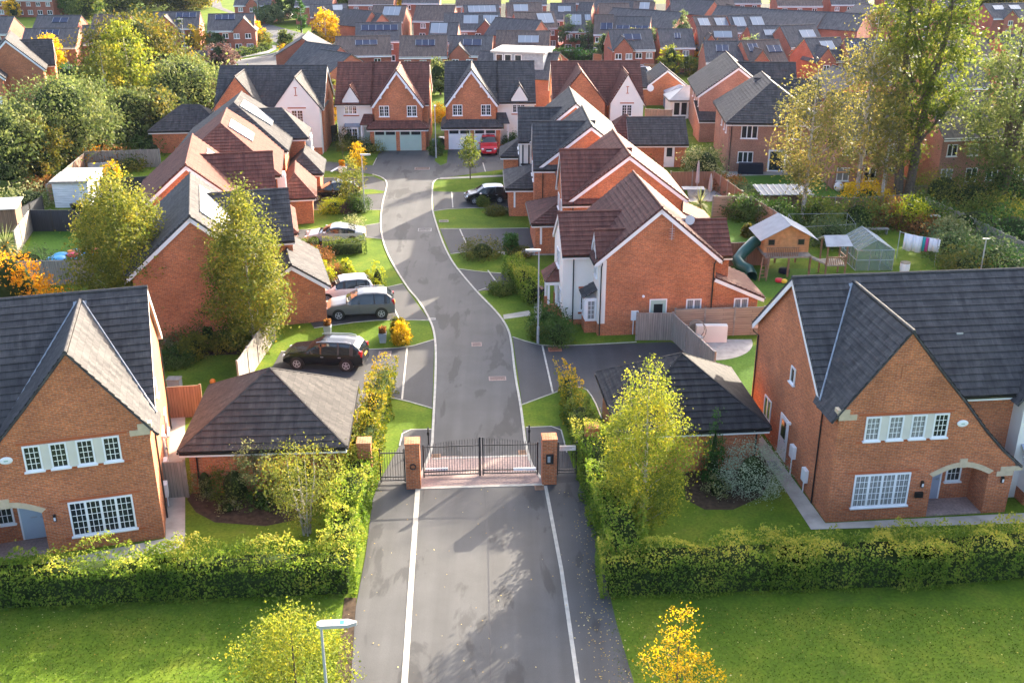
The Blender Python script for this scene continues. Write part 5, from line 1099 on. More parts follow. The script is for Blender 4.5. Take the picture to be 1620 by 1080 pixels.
# brick houses behind the right-hand gardens
far_house('brick house behind the washing line with white patio door and dark grey box', (1462, 150), (1560, 147), nw=3, wall='brick_pale', ze=5.0, zr=8.0, d=8.6)
far_house('brick house behind the right-hand ash trunks with tall white door', (1575, 147), (1680, 144), nw=3, wall='brick_pale', ze=5.0, zr=8.0, d=8.6)
far_house('brick house hidden behind the golden birch with white garden doors', (1312, 148), (1416, 148), nw=3, wall='brick_pale', ze=5.0, zr=8.0, d=8.6)
far_house('brick house with plain dark roof behind the poplar and ash crowns', (1468, 100), (1550, 99), nw=3); far_house('brick house with brown roof behind the ash, cut by the right edge', (1566, 97), (1660, 95), nw=3, roof='brown_far')
far_house('brick house glimpsed between poplar and ash higher up the slope of roofs', (1480, 60), (1556, 59), nw=3, roof='brown_far'); far_house('dark-roofed house glimpsed right of the ash top', (1580, 56), (1660, 55), nw=3)
# houses at the left: along the curved road and beyond the gardens
far_house('gabled brick house with dark panel strip beside the golden street trees, left of a pair', (243, 20), (316, 19), solar=[(.5, .93, .12, .42)], gables=[(.3, 4.8, 7.6)], nw=4)
far_house('gabled brick house with dark panel strip and black front door, right of a pair', (330, 23), (402, 22), solar=[(.16, .58, .12, .42)], gables=[(.8, 4.4, 7.6)], nw=4)
far_house('brick house with white dormer edge and dark panels beside the dark round tree', (40, 46), (125, 45), solar=[(.3, .65, .15, .45)], nw=2)
far_house('brick house with dark panels behind the one with the white dormer edge', (60, 25), (128, 25), solar=[(.4, .75, .2, .5)], nw=2)
far_house('long two-storey brick house with white sash windows at the top left', (-30, -20), (92, -19), nw=8, roof='grey_far')
far_house('brown-roofed house peeping over the dark round tree', (150, 24), (206, 24), nw=2, roof='brown_far')
far_house('narrow grey-roofed house left of the dark round tree', (131, 41), (168, 40), nw=1)
far_house('grey-roofed house cut by the left edge behind the orange-brick gables', (-40, 27), (22, 27), nw=2)
far_house('three-storey brick house with front gable and rooflights beside the road bend', (490, 8), (548, 7), ze=4.5, zr=6.2, d=6, solar=[(.62, .88, .15, .6)], gables=[(.35, 4.5, 7.6)], nw=3, mat='silver_roof')
far_house('red brick house with small gabled dormers at the far end of the road', (375, -12), (432, -12), gables=[(.5, 3, 7)], nw=3)
far_gable('stepped brick gable left of the grey panel field', (588, 18), 5, 7, R(55), wins=())
far_gable('lower stepped brick gable beside the taller stepped gable', (604, 22), 5, 7, R(55), wins=(), zr=5.6)
for i in range(15):
    x0 = 470 + 84 * i; far_house('faint hazy house at the very top edge, %s from the left of its row' % (ORD[i] if i < 12 else ['thirteenth', 'fourteenth', 'fifteenth'][i - 12]), (x0, -11 - (i % 3) * 2), (x0 + 58 + 12 * (i % 2), -11 - (i % 3) * 2), nw=3, roof=['grey_far', 'brown_far'][i % 2], ground=False)
# flat-roofed dormer box on the house behind
H = House('loft_dormer', 'grey house with white flat-roofed dormer behind the grey-roofed garage house', 'house', (G2(816, 82, 7.6)[0], G2(816, 82, 7.6)[1] - .9), R(-14), far=True)
H.block('x', -5.5, 4.5, 0, 8, ze=4.6, zr=7.0, tile='grey_far', wall='brick_far', gut=False, barge=False); dm = H.mb('dormer'); dm.box(-3.2, 3.2, 1.2, 6.5, 5.0, 7.4, 'lead'); dm.box(-3.5, 3.5, .9, 6.8, 7.4, 7.6, 'silver_roof'); [H.win('front', 1.2, x, 6.1, .9, 1.1, 1) for x in (-2.4, -1.3, 0)]; H.finish()
# ------------------------------------------------------------ hedges
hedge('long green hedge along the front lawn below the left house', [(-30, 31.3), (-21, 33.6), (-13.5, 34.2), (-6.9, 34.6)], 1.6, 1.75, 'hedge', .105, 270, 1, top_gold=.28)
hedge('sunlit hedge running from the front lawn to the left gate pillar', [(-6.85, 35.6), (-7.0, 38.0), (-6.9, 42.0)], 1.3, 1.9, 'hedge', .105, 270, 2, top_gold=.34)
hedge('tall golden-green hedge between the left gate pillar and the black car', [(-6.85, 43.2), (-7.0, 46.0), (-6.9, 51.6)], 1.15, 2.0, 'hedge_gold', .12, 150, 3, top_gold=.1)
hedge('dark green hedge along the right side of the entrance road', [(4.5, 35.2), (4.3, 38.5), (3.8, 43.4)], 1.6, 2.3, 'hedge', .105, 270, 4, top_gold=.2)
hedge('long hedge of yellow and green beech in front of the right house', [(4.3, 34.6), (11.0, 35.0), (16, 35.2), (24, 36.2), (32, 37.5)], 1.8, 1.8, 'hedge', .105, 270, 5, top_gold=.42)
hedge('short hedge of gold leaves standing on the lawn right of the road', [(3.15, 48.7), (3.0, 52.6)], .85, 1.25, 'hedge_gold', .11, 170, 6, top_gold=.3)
hedge('low grey-green hedge joining the gold hedge to the garage', [(3.6, 45.6), (3.4, 48.2)], 1.2, 1.5, 'green', .11, 150, 7)
hedge('clipped hedge leading to the white porch of the red-roofed house', [G2(843, 478), G2(826, 455), G2(812, 437)], 1.3, 1.55, 'hedge', .12, 200, 8, rough=.10)
hedge('clipped box-shaped bush by the porch beside the silver car', [G2(468, 397), G2(494, 396)], 1.0, .95, 'green', .1, 200, 9, rough=.08)
hedge('clipped dark box-shaped bush in front of the silver car tail', [G2(526, 402), G2(566, 399)], 1.3, 1.15, 'green', .1, 200, 10, rough=.08)
for lb, a, b, w_, h_, c in [('low neat hedge at the path by the round dark tree', (92, 122), (150, 120), 2.0, 1.6, 'conifer'), ('second neat hedge above the path by the round dark tree', (95, 110), (150, 106), 1.6, 1.4, 'green'),
                            ('square green hedge by the estate road with the white car', (884, 97), (908, 96), 2.5, 2.0, 'conifer'), ('dark square hedge on the right of the estate road', (925, 100), (945, 98), 2.2, 1.8, 'conifer'),
                            ('low hedge along the curved road under the golden street trees', (372, 92), (420, 80), 1.4, 1.3, 'green')]:
    hedge(lb, [G2(*a), G2(*b)], w_, h_, c, .3, 22, len(lb))
# ------------------------------------------------------------ trees near the gate
tree('tall yellow-leaved birch rising over the hedge in front of the grey hipped garage', (5.55, 38.6), 8.1, 1.85, 'slim', 'birch_gold', seed=11, nclus=380, per=64, leaf=.10, spread=.26, bark='birch_bark', z0=.06, hollow=.35, lump=.32, nl=16)
tree('birch with yellow-green leaves left of the brick gable wall of the grey-roofed house', (-23.4, 60.2), 10.6, 2.75, 'birch', 'birch', seed=12, nclus=460, per=64, leaf=.16, spread=.36, bark='birch_bark', z0=.10, hollow=.35, droop=.4, nl=14)
tree('birch with pale yellow leaves hiding the right half of the brick gable wall', (-15.3, 57.6), 10.4, 2.1, 'birch', 'birch', seed=13, nclus=420, per=64, leaf=.15, spread=.34, bark='birch_bark', z0=.06, hollow=.35, droop=.5, nl=14)
tree('small silvery tree with several pale stems in the corner of the left hedge', (-8.75, 38.3), 4.2, 1.5, 'vase', 'birch', seed=14, nclus=150, per=32, leaf=.10, spread=.26, bark='birch_bark', z0=.12, tr=.05, stems=4, nl=16)
tree('young hornbeam tree with golden tip behind the nearest street lamp', (-6.95, 27.0), 4.7, 1.85, 'flame', 'birch_gold', seed=15, nclus=420, per=40, leaf=.09, spread=.22, z0=.1, tr=.06, nl=12, lump=.3)
tree('slim young tree with bright yellow leaves on the right front lawn', (5.35, 27.4), 4.6, 1.45, 'cone', 'yellow', seed=16, nclus=120, per=22, leaf=.085, spread=.15, z0=.2, tr=.045, nl=30, lump=.5, hollow=.15)
tree('round-headed standard tree on a thin stem by the left garage wall', (-11.5, 41.0), 2.9, .85, 'round', 'cream', seed=17, nclus=60, per=26, leaf=.10, spread=.2, z0=.42, tr=.04)
bush('narrow green column conifer against the grey hipped garage wall', (9.3, 42.75), 3.9, .55, 'conifer', 'cone', 'conifer', 'conifer', 21, .08, 2600, dense=.8, lump=.06)
bush('large silver-leaved ball shrub by the grey hipped garage', (11.0, 42.1), 2.3, 1.35, 'silver', 'shrub', seed=22, leaf=.07, n=6500, lump=.1)
bush('small cream-flowering shrub between column conifer and silver ball', (9.35, 41.6), 1.0, .6, 'cream', seed=23, n=600, leaf=.09)
bush('clipped oval variegated shrub by the left garage corner', (-13.9, 41.5), 1.65, .6, 'cream', seed=24, n=1500, leaf=.07, lump=.05)
bush('dark leafy shrub with small pink flowers by the left garage wall', (-12.5, 41.3), 1.9, 1.05, 'green', seed=25, n=2200, leaf=.1)
bush('sprawling yellow-green shrub behind the silvery multi-stem tree', (-9.6, 41.4), 2.5, 1.5, 'birch', seed=26, n=3000, leaf=.11)
bush('low leafy plant at the foot of the round-headed tree', (-11.2, 40.5), .7, .6, 'laurel', seed=27, n=420, leaf=.11)
bush('low pale plant in the left flower bed', (-12.6, 40.2), .45, .5, 'cream', seed=28, n=300, leaf=.08)
bush('golden sprig shrub at the back of the left garage corner', (-7.9, 45.3), 2.2, .8, 'hedge_gold', seed=29, n=1300, leaf=.11)
bush('shrub with yellow leaves against the outer left pillar', (-7.7, 42.6), 2.0, .9, 'hedge_gold', seed=30, n=1700, leaf=.11)
# shrubs in the garden behind the left garage
for i, (lb, px, h_, r_, c) in enumerate([
    ('tall leafy laurel at the brick gable wall', (330, 540), 2.6, 1.25, 'laurel'), ('round bright green bush left of its twin on the lawn edge', (309, 562), 1.35, .85, 'birch'), ('round bright green bush right of its twin on the lawn edge', (357, 553), 1.3, .82, 'birch'),
    ('dark laurel at the pale diagonal fence', (393, 549), 2.0, 1.35, 'laurel'), ('dark shrub by the back wall of the left house', (280, 540), 2.0, 1.2, 'laurel'), ('low green ground-hugging plant at the left house wall', (275, 575), .8, 1.1, 'laurel'), ('white-flowering shrub behind the eaves of the left house', (272, 548), 1.1, .7, 'cream')]):
    bush(lb, G2(*px), h_, r_, c, seed=40 + i, n=3000, leaf=.12, lump=.18)
spiky('spiky cordyline against the brick gable wall', G2(358, 520), 2.9, 1.5, 1.2, 110, 'bluegreen', 5); spiky('smaller spiky cordyline under the right birch', G2(365, 535), 2.0, .7, 1.0, 60, 'palm', 6)
spiky('sunlit cordyline at the left edge above the orange tree', G2(14, 418), 3.0, 1.4, 1.7, 120, 'cream', 7); spiky('arching spiky plant below the grey wooden fence', G2(66, 466), 2.0, .8, 1.5, 90, 'palm', 8)
spiky('palm with pale fronds beside the slatted garden fence', G2(1106, 345), 2.6, 1.2, 1.1, 90, 'cream', 9)
bush('dark fern-like shrub inside the grey wooden fence', G2(45, 420), 1.3, 1.5, 'bluegreen', seed=49, n=900, leaf=.15, sx=1.3)
tree('blazing orange tree at the left edge behind the grey roof', (G2(12, 418, 5.6)[0], G2(12, 418, 5.6)[1]), 6.4, 2.4, 'round', 'orange', seed=50, nclus=150, per=40, leaf=.16, spread=.35, z0=.15)
# front gardens of the left row
for i, (lb, px, h_, r_, c, k) in enumerate([
    ('tall golden conifer nearest the garage roof', (499, 446), 2.6, .62, 'conifer_gold', 'flame'), ('golden conifer leaning at the front of the garage-side group', (515, 454), 2.0, .68, 'conifer_gold', 'flame'), ('slim golden conifer left of a twinned pair', (549, 442), 1.9, .42, 'conifer_gold', 'flame'), ('squat golden conifer touching the slim one', (556, 446), 1.45, .4, 'conifer_gold', 'flame'), ('small golden conifer behind the white car roof', (581, 450), 1.2, .4, 'conifer_gold', 'flame'), ('plump golden conifer standing apart on the lawn', (598, 455), 2.0, .6, 'conifer_gold', 'flame')]):
    bush(lb, G2(*px), h_, r_, c, k, 'conifer', 'conifer', 60 + i, .1, 1300, dense=.85, lump=.08)
for i, (lb, px, h_, r_, c) in enumerate([
    ('brown-leaved shrub behind the tall golden conifer', (500, 414), 1.1, 1.2, 'russet'), ('pinkish dried shrub between the conifers', (532, 440), 1.0, 1.0, 'russet'), ('yellow-green mound bush behind the black car', (530, 334), 1.05, 1.2, 'conifer_gold'), ('dark green rounded bush at the foot of the street lamp', (567, 335), 1.7, 1.0, 'laurel'), ('deep red shrub beside the yellow-green mound', (547, 336), .8, .5, 'purple'),
    ('purple-pink shrub beside the dark bush', (557, 333), 1.1, .5, 'purple'), ('small golden shrub on the lawn behind the black estate car', (636, 543), 1.5, .5, 'yellow'), ('second golden shrub in front of its twin on the lawn', (630, 530), 1.3, .42, 'hedge_gold'), ('dark mound bush on the right verge between two driveways', (763, 405), 1.35, 1.55, 'olive'),
    ('small conifer in a pot by the footpath of the second house', (808, 402), 1.9, .5, 'conifer'), ('grey dome shrub behind the potted conifer', (822, 404), .7, .8, 'olive'), ('low dark shrub at the start of the clipped hedge', (795, 462), .7, .9, 'green'), ('small dark shrub by the small black hatchback', (764, 326), .9, .5, 'green'), ('grey-green low shrub by the same lawn', (785, 338), .6, .9, 'olive'),
    ('rounded green bush nearest the lamp on the right of the close', (868, 518), 1.45, 1.2, 'laurel'), ('rounded green bush in front of the white wall', (882, 543), 1.7, 1.0, 'laurel'), ('low green bush between the bushes at the lamp', (857, 534), .9, .7, 'green'), ('leafy shrub on the lawn of the sage-doored house', (584, 241), 1.4, 1.6, 'birch'), ('small shrub at the pillar of the sage-doored house', (690, 246), 2.0, .7, 'laurel'), ('dark round shrub by the white rendered house beside the red car', (811, 234), 1.8, 1.0, 'laurel'),
    ('leafy tree-like shrub at the white bay of the sage-doored house', (552, 236), 2.4, 1.3, 'olive')]):
    bush(lb, G2(*px), h_, r_, c, seed=80 + i, n=2400, leaf=.12)
tree('small upright tree on the verge right of the turning head', G2(744, 284), 4.6, .85, 'slim', 'poplar', seed=101, nclus=80, per=24, leaf=.16, spread=.22, z0=.28, tr=.06)
tree('slim multi-stem shrub tree with yellow upper leaves by the left street lamp', G2(558, 330), 4.6, 1.1, 'slim', 'birch', seed=102, nclus=90, per=24, leaf=.16, spread=.25, z0=.12, tr=.05, stems=3)
tree('golden tree in front of the shrub on the sage-doored house lawn', G2(567, 276), 3.3, .75, 'slim', 'yellow', seed=103, nclus=60, per=22, leaf=.16, spread=.22, z0=.2, tr=.05)
tree('small round standard tree at the end of the silver car', G2(562, 376), 1.9, .75, 'round', 'cream', seed=104, nclus=50, per=22, leaf=.11, spread=.2, z0=.35, tr=.04)
tree('thin bare-stemmed tree on the lawn before the sage-doored house', G2(543, 256), 2.4, .9, 'round', 'olive', seed=105, nclus=24, per=18, leaf=.14, spread=.2, z0=.4, tr=.04)
# ------------------------------------------------------------ big trees on the right
tree('very tall poplar with two dark trunks rising past the top edge', (35.0, 92.0), 23.5, 4.5, 'vase', 'poplar', seed=110, nclus=420, per=58, leaf=.26, spread=.42, z0=.16, tr=.42, nl=34, stems=2, lump=.4, hollow=.3, lean=.9)
tree('dull gold birch with one white-grey trunk behind the playhouse', (24.3, 85.3), 13.6, 2.9, 'birch', 'birch_dull', seed=111, nclus=190, per=46, leaf=.20, spread=.45, bark='birch_bark', z0=.22, tr=.2, nl=18, droop=.5, lump=.35, hollow=.3)
tree('tall golden birch right of the playhouse birch with sparse leaning top', (30.3, 90.5), 17.5, 2.9, 'birch', 'birch_dull', seed=112, nclus=190, per=40, leaf=.22, spread=.5, bark='birch_bark', z0=.2, tr=.22, nl=22, droop=.5, lump=.45, hollow=.3)
tree('forked pale-trunked birch just left of the poplar', G2(1393, 330), 10.5, 1.7, 'birch', 'birch_dull', seed=113, nclus=60, per=40, leaf=.26, spread=.5, bark='birch_bark', z0=.25, tr=.17, nl=14, droop=.5, lump=.4)
tree('spreading ash with light green leaves at the right edge', (43.6, 91.5), 16.5, 5.0, 'birch', 'willow', seed=114, nclus=300, per=44, leaf=.28, spread=.6, z0=.14, tr=.36, nl=22, stems=2, lump=.4, hollow=.3)
tree('second ash trunk cut by the right edge', (48.5, 88), 15, 4.8, 'birch', 'willow', seed=115, nclus=230, per=40, leaf=.27, spread=.6, z0=.14, tr=.3, nl=20, lump=.4, hollow=.35)
for i, (lb, px, h_, r_, c) in enumerate([
    ('white-flowering shrub over the dark fence by the brick house', (1116, 283), 3.6, 2.0, 'cream'), ('leafy laurel below the playhouse birch', (1180, 345), 2.2, 1.8, 'laurel'), ('dark laurel beside the birch trunk', (1225, 355), 2.2, 2.0, 'laurel'), ('light leafy shrub right of the birch trunk', (1290, 352), 2.3, 1.6, 'green'), ('green mixed shrub behind the wire frame', (1355, 360), 2.6, 2.3, 'green'),
    ('yellow flowering shrub under the golden birch', (1370, 328), 2.3, 2.1, 'yellow'), ('russet shrub beside the green mixed shrub', (1400, 355), 2.2, 1.5, 'russet'), ('clipped golden dome under the poplar', (1436, 357), 2.5, 1.55, 'conifer_gold'), ('dark shrub behind the washing line', (1470, 350), 2.0, 2.2, 'laurel'), ('russet low shrub behind the washing line', (1460, 366), 1.2, 2.0, 'russet'),
    ('blue-green bush inside the wire frame', (1312, 385), 2.0, 1.9, 'bluegreen'), ('high golden-green hedge shrub left of the fence corner', (1490, 318), 3.0, 2.8, 'birch'), ('high golden-green hedge shrub next along the fence', (1535, 326), 2.8, 2.6, 'olive'), ('dark green spreading conifer bush above the right fence', (1545, 365), 2.2, 3.4, 'green'), ('dark green conifer bush at the right edge', (1600, 380), 2.6, 3.4, 'conifer'),
    ('light leafy shrub above the right fence', (1575, 350), 2.2, 2.4, 'birch'), ('green bush on the near side of the right fence', (1505, 405), 2.2, 2.2, 'bluegreen'), ('dark bush on the near side of the right fence', (1545, 425), 2.0, 2.4, 'laurel'), ('shaded bush under the right fence slope', (1590, 440), 2.2, 3.0, 'conifer'), ('white-flowering shrub near the washing line', (1500, 376), 1.8, 1.4, 'cream'),
    ('olive bush by the roof ridge of the right house', (1530, 442), 2.4, 2.0, 'olive'), ('silvery bush behind the right roof ridge', (1565, 440), 3.0, 2.4, 'bluegreen'), ('dark wooded shrub at the foot of the ash', (1590, 318), 3.5, 3.4, 'conifer'), ('flowering grass plant in the patio bed', (1150, 300), 1.2, 1.5, 'russet'), ('low shrub in the patio bed', (1170, 308), .9, 1.6, 'bluegreen'),
    ('shrub by the white garage door', (1028, 262), 1.4, 1.0, 'green'), ('low hedge shrub right of the white garage door', (1100, 272), 2.0, 1.0, 'laurel'), ('small upright plant on the green turf', (1182, 374), 1.0, .4, 'olive')]):
    bush(lb, G2(*px), h_, r_, c, seed=130 + i, n=2600, leaf=.18, lump=.3, dense=.6)
# ------------------------------------------------------------ trees at the left
T = [('huge dark rounded oak behind the left gardens', (222, 160), 11.5, 6.6, 'round', 'oak', .36), ('second dome of the dark oak lower right', (262, 166), 8.0, 5.2, 'round', 'oak', .36), ('tall pale birch between the willow and the oak', (178, 215), 10.5, 2.8, 'birch', 'birch', .3), ('yellow-green poplar right of the pale birch', (215, 205), 13.0, 2.6, 'poplar', 'birch_gold', .3),
     ('broad olive willow right of the poplar', (300, 190), 7.5, 5.6, 'round', 'willow', .34), ('purple-leaved tree behind the grey-roofed hipped house', (318, 185), 4.8, 3.6, 'round', 'purple', .3), ('dark purple round tree at the road bend', (350, 118), 4.6, 2.4, 'round', 'purple', .3), ('large weeping willow left of the weathered fence', (112, 258), 9.0, 5.4, 'round', 'willow', .3),
     ('willow scrub right of the pale birch trunk', (212, 232), 6.2, 3.3, 'round', 'willow', .28), ('pinkish-grey shrub tree right of the willow scrub', (250, 225), 6.5, 2.8, 'round', 'olive', .28), ('pale grey-green dome tree by the small grey garage', (276, 205), 4.6, 2.2, 'round', 'bluegreen', .28), ('grey-leaved tree at the left edge above the sunlit lawn', (16, 295), 8.2, 3.6, 'round', 'willow', .27), ('bronze-gold oak on the sunlit lawn', (68, 290), 6.2, 2.3, 'round', 'oak', .25),
     ('small pale tree behind the white shed', (40, 250), 6.0, 3.0, 'round', 'willow', .28), ('bright yellow cone tree before the brick house', (84, 118), 6.5, 2.3, 'slim', 'yellow', .3), ('yellow sapling against the left brick terrace', (24, 30), 4.5, 1.8, 'round', 'yellow', .4),
     ('leafy tree above the brown roof at the top left', (135, 32), 8, 4.4, 'round', 'green', .45), ('dark tree right of the top left terrace', (105, 24), 9, 5, 'round', 'laurel', .5), ('wide dark tree behind the dark oak', (190, 22), 10, 6, 'round', 'green', .5), ('golden oak behind the pair of gabled houses', (285, 18), 9, 6, 'round', 'oak', .45), ('tawny oak beside the golden oak', (250, 12), 10, 6, 'round', 'oak', .5), ('spreading gold-brown oak beside the road at the top', (318, 14), 8, 4.5, 'round', 'hedge_gold', .45),
     ('golden street tree left of the parked red car', (322, 84), 4.6, 1.4, 'slim', 'yellow', .26), ('orange street tree in front of the left gabled house', (306, 80), 4.8, 1.3, 'slim', 'hedge_gold', .26), ('golden street tree in front of the red parked car', (366, 80), 4.2, 1.3, 'round', 'yellow', .26), ('golden column tree at the black front door', (396, 82), 5.2, 1.3, 'slim', 'hedge_gold', .26), ('golden column tree nearest the road bend', (409, 78), 5.4, 1.2, 'slim', 'yellow', .26), ('green-yellow bush tree at the road bend', (418, 78), 3.6, 1.4, 'slim', 'birch', .26), ('grey-green rounded bush in front of the right gabled house', (345, 84), 4.0, 1.9, 'round', 'bluegreen', .28), ('dark conifer at the left gabled house corner', (292, 78), 6.0, .9, 'cone', 'conifer', .26),
     ('dark cypress by the grass verge at the far junction', (477, 52), 6.5, 1.2, 'slim', 'conifer', .3), ('rounded grey shrub beside the far junction', (425, 38), 4.2, 4.0, 'round', 'bluegreen', .4), ('dark cypress left of the rounded grey shrub', (412, 36), 6.5, 1.0, 'slim', 'conifer', .35), ('dark cypress right of the rounded grey shrub', (443, 34), 6.0, .9, 'slim', 'conifer', .35), ('green bush at the three-storey house corner', (452, 82), 3.6, 1.6, 'round', 'green', .3), ('dark broad tree at the top behind the three-storey house', (480, 32), 11, 4.5, 'round', 'laurel', .5),
     ('golden birch at the three-storey house front', (517, 80), 8.0, 2.2, 'birch', 'yellow', .3), ('golden shrub tree below the golden birch', (500, 82), 4.0, 1.6, 'round', 'hedge_gold', .3), ('golden clipped shrub at the low brick gable', (452, 110), 4.0, 1.0, 'flame', 'yellow', .26), ('dark tree behind the panel field roofs', (560, 30), 9, 3.2, 'round', 'green', .45), ('slim green tree right of the three-storey house', (560, 34), 6.5, 1.4, 'slim', 'bluegreen', .35),
     ('wide olive tree along the top edge', (600, 8), 9, 5.5, 'round', 'oak', .5), ('bright yellow tree at the top edge', (640, 14), 8, 4, 'round', 'yellow', .5), ('green tree along the top edge left of the yellow one', (540, 12), 10, 5.5, 'round', 'green', .5),
     ('grey-green tree left of the white car by the estate road', (900, 84), 6.5, 1.9, 'slim', 'bluegreen', .3), ('grey-green cone tree in the middle of the estate road', (930, 88), 5.8, 1.7, 'slim', 'bluegreen', .3), ('low grey-green tree before the brown fence', (958, 102), 4.8, 1.9, 'round', 'bluegreen', .3), ('olive birch left of a pair before a brick house', (1003, 104), 6.6, 2.2, 'birch', 'olive', .3), ('olive birch right of a pair before a brick house', (1027, 105), 6.2, 2.0, 'birch', 'bluegreen', .3), ('tall slim grey-green tree before the narrow brick house', (1075, 96), 8.4, 1.6, 'slim', 'bluegreen', .3),
     ('dark bush under the tall slim grey-green tree', (1085, 104), 4.2, 1.7, 'round', 'laurel', .3), ('lemon-green round tree by the orange fence', (1060, 122), 4.6, 2.0, 'round', 'birch_gold', .3), ('orange-gold tree behind the pale brick houses', (1112, 112), 5.0, 2.7, 'round', 'orange', .3), ('dark round tree in front of the brown-roofed terrace', (1186, 112), 5.4, 2.6, 'round', 'bluegreen', .3), ('yellow shrub beside the red-roofed garage house', (860, 178), 2.5, 1.2, 'shrub', 'yellow', .25), ('pampas-pale bush between the two garage-fronted houses', (697, 150), 5.0, 2.4, 'round', 'willow', .28), ('yellow bush between the two garage-fronted houses', (695, 195), 2.2, .8, 'shrub', 'yellow', .22),
     ('green hazy tree between hazy gables at the top', (1245, 24), 8, 4, 'round', 'green', .45), ('hazy green-gold tree right of the widest gable', (1328, 28), 8, 5.5, 'round', 'green', .5), ('russet hazy tree right of the poplar', (1575, 40), 9, 5, 'round', 'oak', .45), ('leafy garden tree at the white gabled house side', (522, 190), 5.5, 1.6, 'slim', 'olive', .26), ('yellow shrub at the white gabled house side', (530, 192), 2.0, .7, 'shrub', 'yellow', .2), ('green tree behind the blue gazebo', (1090, 120), 3.0, 1.4, 'round', 'green', .3), ('small dark tree before the loft dormer house', (755, 106), 4.0, 1.2, 'slim', 'green', .28)]
for i, (lb, px, h_, r_, k, c, lf) in enumerate(T):
    nc = int(max(36, min(330, 10 * r_ * h_ / (lf * 6)))); g = G2(*px)
    tree(lb, g, h_, r_, k, c, seed=200 + i, nclus=nc, per=42, leaf=lf, spread=max(.25, r_ * .13), z0=.08 if r_ > 2 else .14, tr=.05 + .018 * h_, nl=8, lump=.3, hollow=.45, bark='birch_bark' if 'birch' in lb else 'bark')
for i, (lb, px, h_, r_, c) in enumerate([
    ('pale feathery pampas bush beside the white shed', (48, 326), 1.9, 2.4, 'cream'), ('russet shrub on the sunlit lawn behind the shed', (66, 300), 1.2, 1.4, 'russet'), ('red-leaved creeper shrub on the lit boundary fence', (142, 262), 2.0, 1.6, 'orange'), ('brown shrub against the weathered fence', (178, 263), 2.0, 2.0, 'russet'), ('green shrub against the weathered fence', (208, 268), 1.6, 1.7, 'olive'),
    ('yellow-tipped sapling right of the white shed', (180, 300), 3.0, .8, 'yellow'), ('small shrub at the foot of the oak scrub', (150, 240), 2.0, 2.2, 'green'), ('dark shrub below the pinkish tree', (240, 240), 2.0, 2.6, 'laurel'), ('dark leafy shrub below the willow', (100, 255), 2.2, 2.4, 'laurel'), ('pale shrub between willow and oak', (122, 180), 3.0, 2.4, 'bluegreen'), ('conifer bush at the left of a trio by the path', (118, 105), 2.4, 1.2, 'conifer'), ('conifer bush in the middle of a trio by the path', (127, 104), 2.2, 1.1, 'conifer'), ('conifer bush at the right of a trio by the path', (137, 102), 2.4, 1.2, 'conifer')]):
    bush(lb, G2(*px), h_, r_, c, seed=320 + i, n=1100, leaf=.2, lump=.25, dense=.6)
# ------------------------------------------------------------ fallen leaves on the road edge and lawns
rng = np.random.default_rng(5); n = 1150
x = np.concatenate([rng.normal(3.4, .5, 500), rng.uniform(-6, 4, 100), rng.uniform(4, 20, 350), rng.uniform(-20, -6, 200)]); y = np.concatenate([rng.uniform(26, 42, 500), rng.uniform(25, 42, 100), 33.2 - np.abs(rng.normal(0, 1.6, 350)), 33.0 - np.abs(rng.normal(0, 1.4, 200))])
o = leaf_mesh('leaf_litter', np.stack([x, y, np.full(n, .045)], 1), .06, 'leaf_litter', rng, flat=4); tag(o, 'fallen yellow leaves scattered along the hedge foot and road edge', 'leaves', kind='stuff')
n = 420; x = rng.normal(5.4, .9, n); y = rng.normal(28.2, 1.2, n); o = leaf_mesh('leaf_litter', np.stack([x, y, np.full(n, .03)], 1), .07, 'leaf_litter', rng, flat=4); tag(o, 'fallen yellow leaves around the young yellow tree on the lawn', 'leaves', kind='stuff')
# rough grass: tufts over the two front lawns
n = 52000; x = np.concatenate([rng.uniform(-22, -6.6, n // 2), rng.uniform(3.6, 22, n // 2)]); y = rng.uniform(24.5, 33.3, n); z = rng.uniform(.0, .03, n)
o = leaf_mesh('grass', np.stack([x, y, z], 1), .045, 'leaf_grass', rng, flat=.2, elong=1.6); tag(o, 'short rough grass of the front lawns', 'grass', kind='stuff')
# ------------------------------------------------------------ gate, pillars, street lamps
def pillar(label, xy, h, s=.66, extra=None):
    t = empty('brick_pillar', label, 'pillar', xy, R(3.5), 'brick gate pillars'); m = MB(); m.box(-s / 2, s / 2, -s / 2, s / 2, 0, h - .12, 'brick'); m.build('shaft', t)
    c = MB(); e = s / 2 + .02; c.mesh([(-e, -e, h - .12), (e, -e, h - .12), (e, e, h - .12), (-e, e, h - .12), (-e, -e, h - .03), (e, -e, h - .03), (e, e, h - .03), (-e, e, h - .03), (0, 0, h)], [(0, 3, 2, 1), (0, 1, 5, 4), (1, 2, 6, 5), (2, 3, 7, 6), (3, 0, 4, 7), (4, 5, 8), (5, 6, 8), (6, 7, 8), (7, 4, 8)], 'brick'); c.build('coping', t)
    if extra == 'keypad':
        k = MB(); k.box(-.17, .17, -s / 2 - .1, -s / 2 - .003, 1.15, 1.62, 'black_plastic'); k.box(-.11, .02, -s / 2 - .106, -s / 2 - .1, 1.24, 1.55, 'felt_grey'); k.build('entry_keypad', t)
    if extra == 'ring': k = MB(); k.tube([(.13 * math.cos(a), -s / 2 - .04, 1.2 + .13 * math.sin(a)) for a in np.linspace(0, 6.28, 13)], .03, 'iron', 6); k.build('iron_ring', t)
    return t
pillar('brick pillar left of the main gate leaves with an iron ring', G2(655, 768), 2.4, extra='ring'); pillar('brick pillar right of the main gate leaves with a black entry keypad', G2(868, 761), 2.4, extra='keypad')
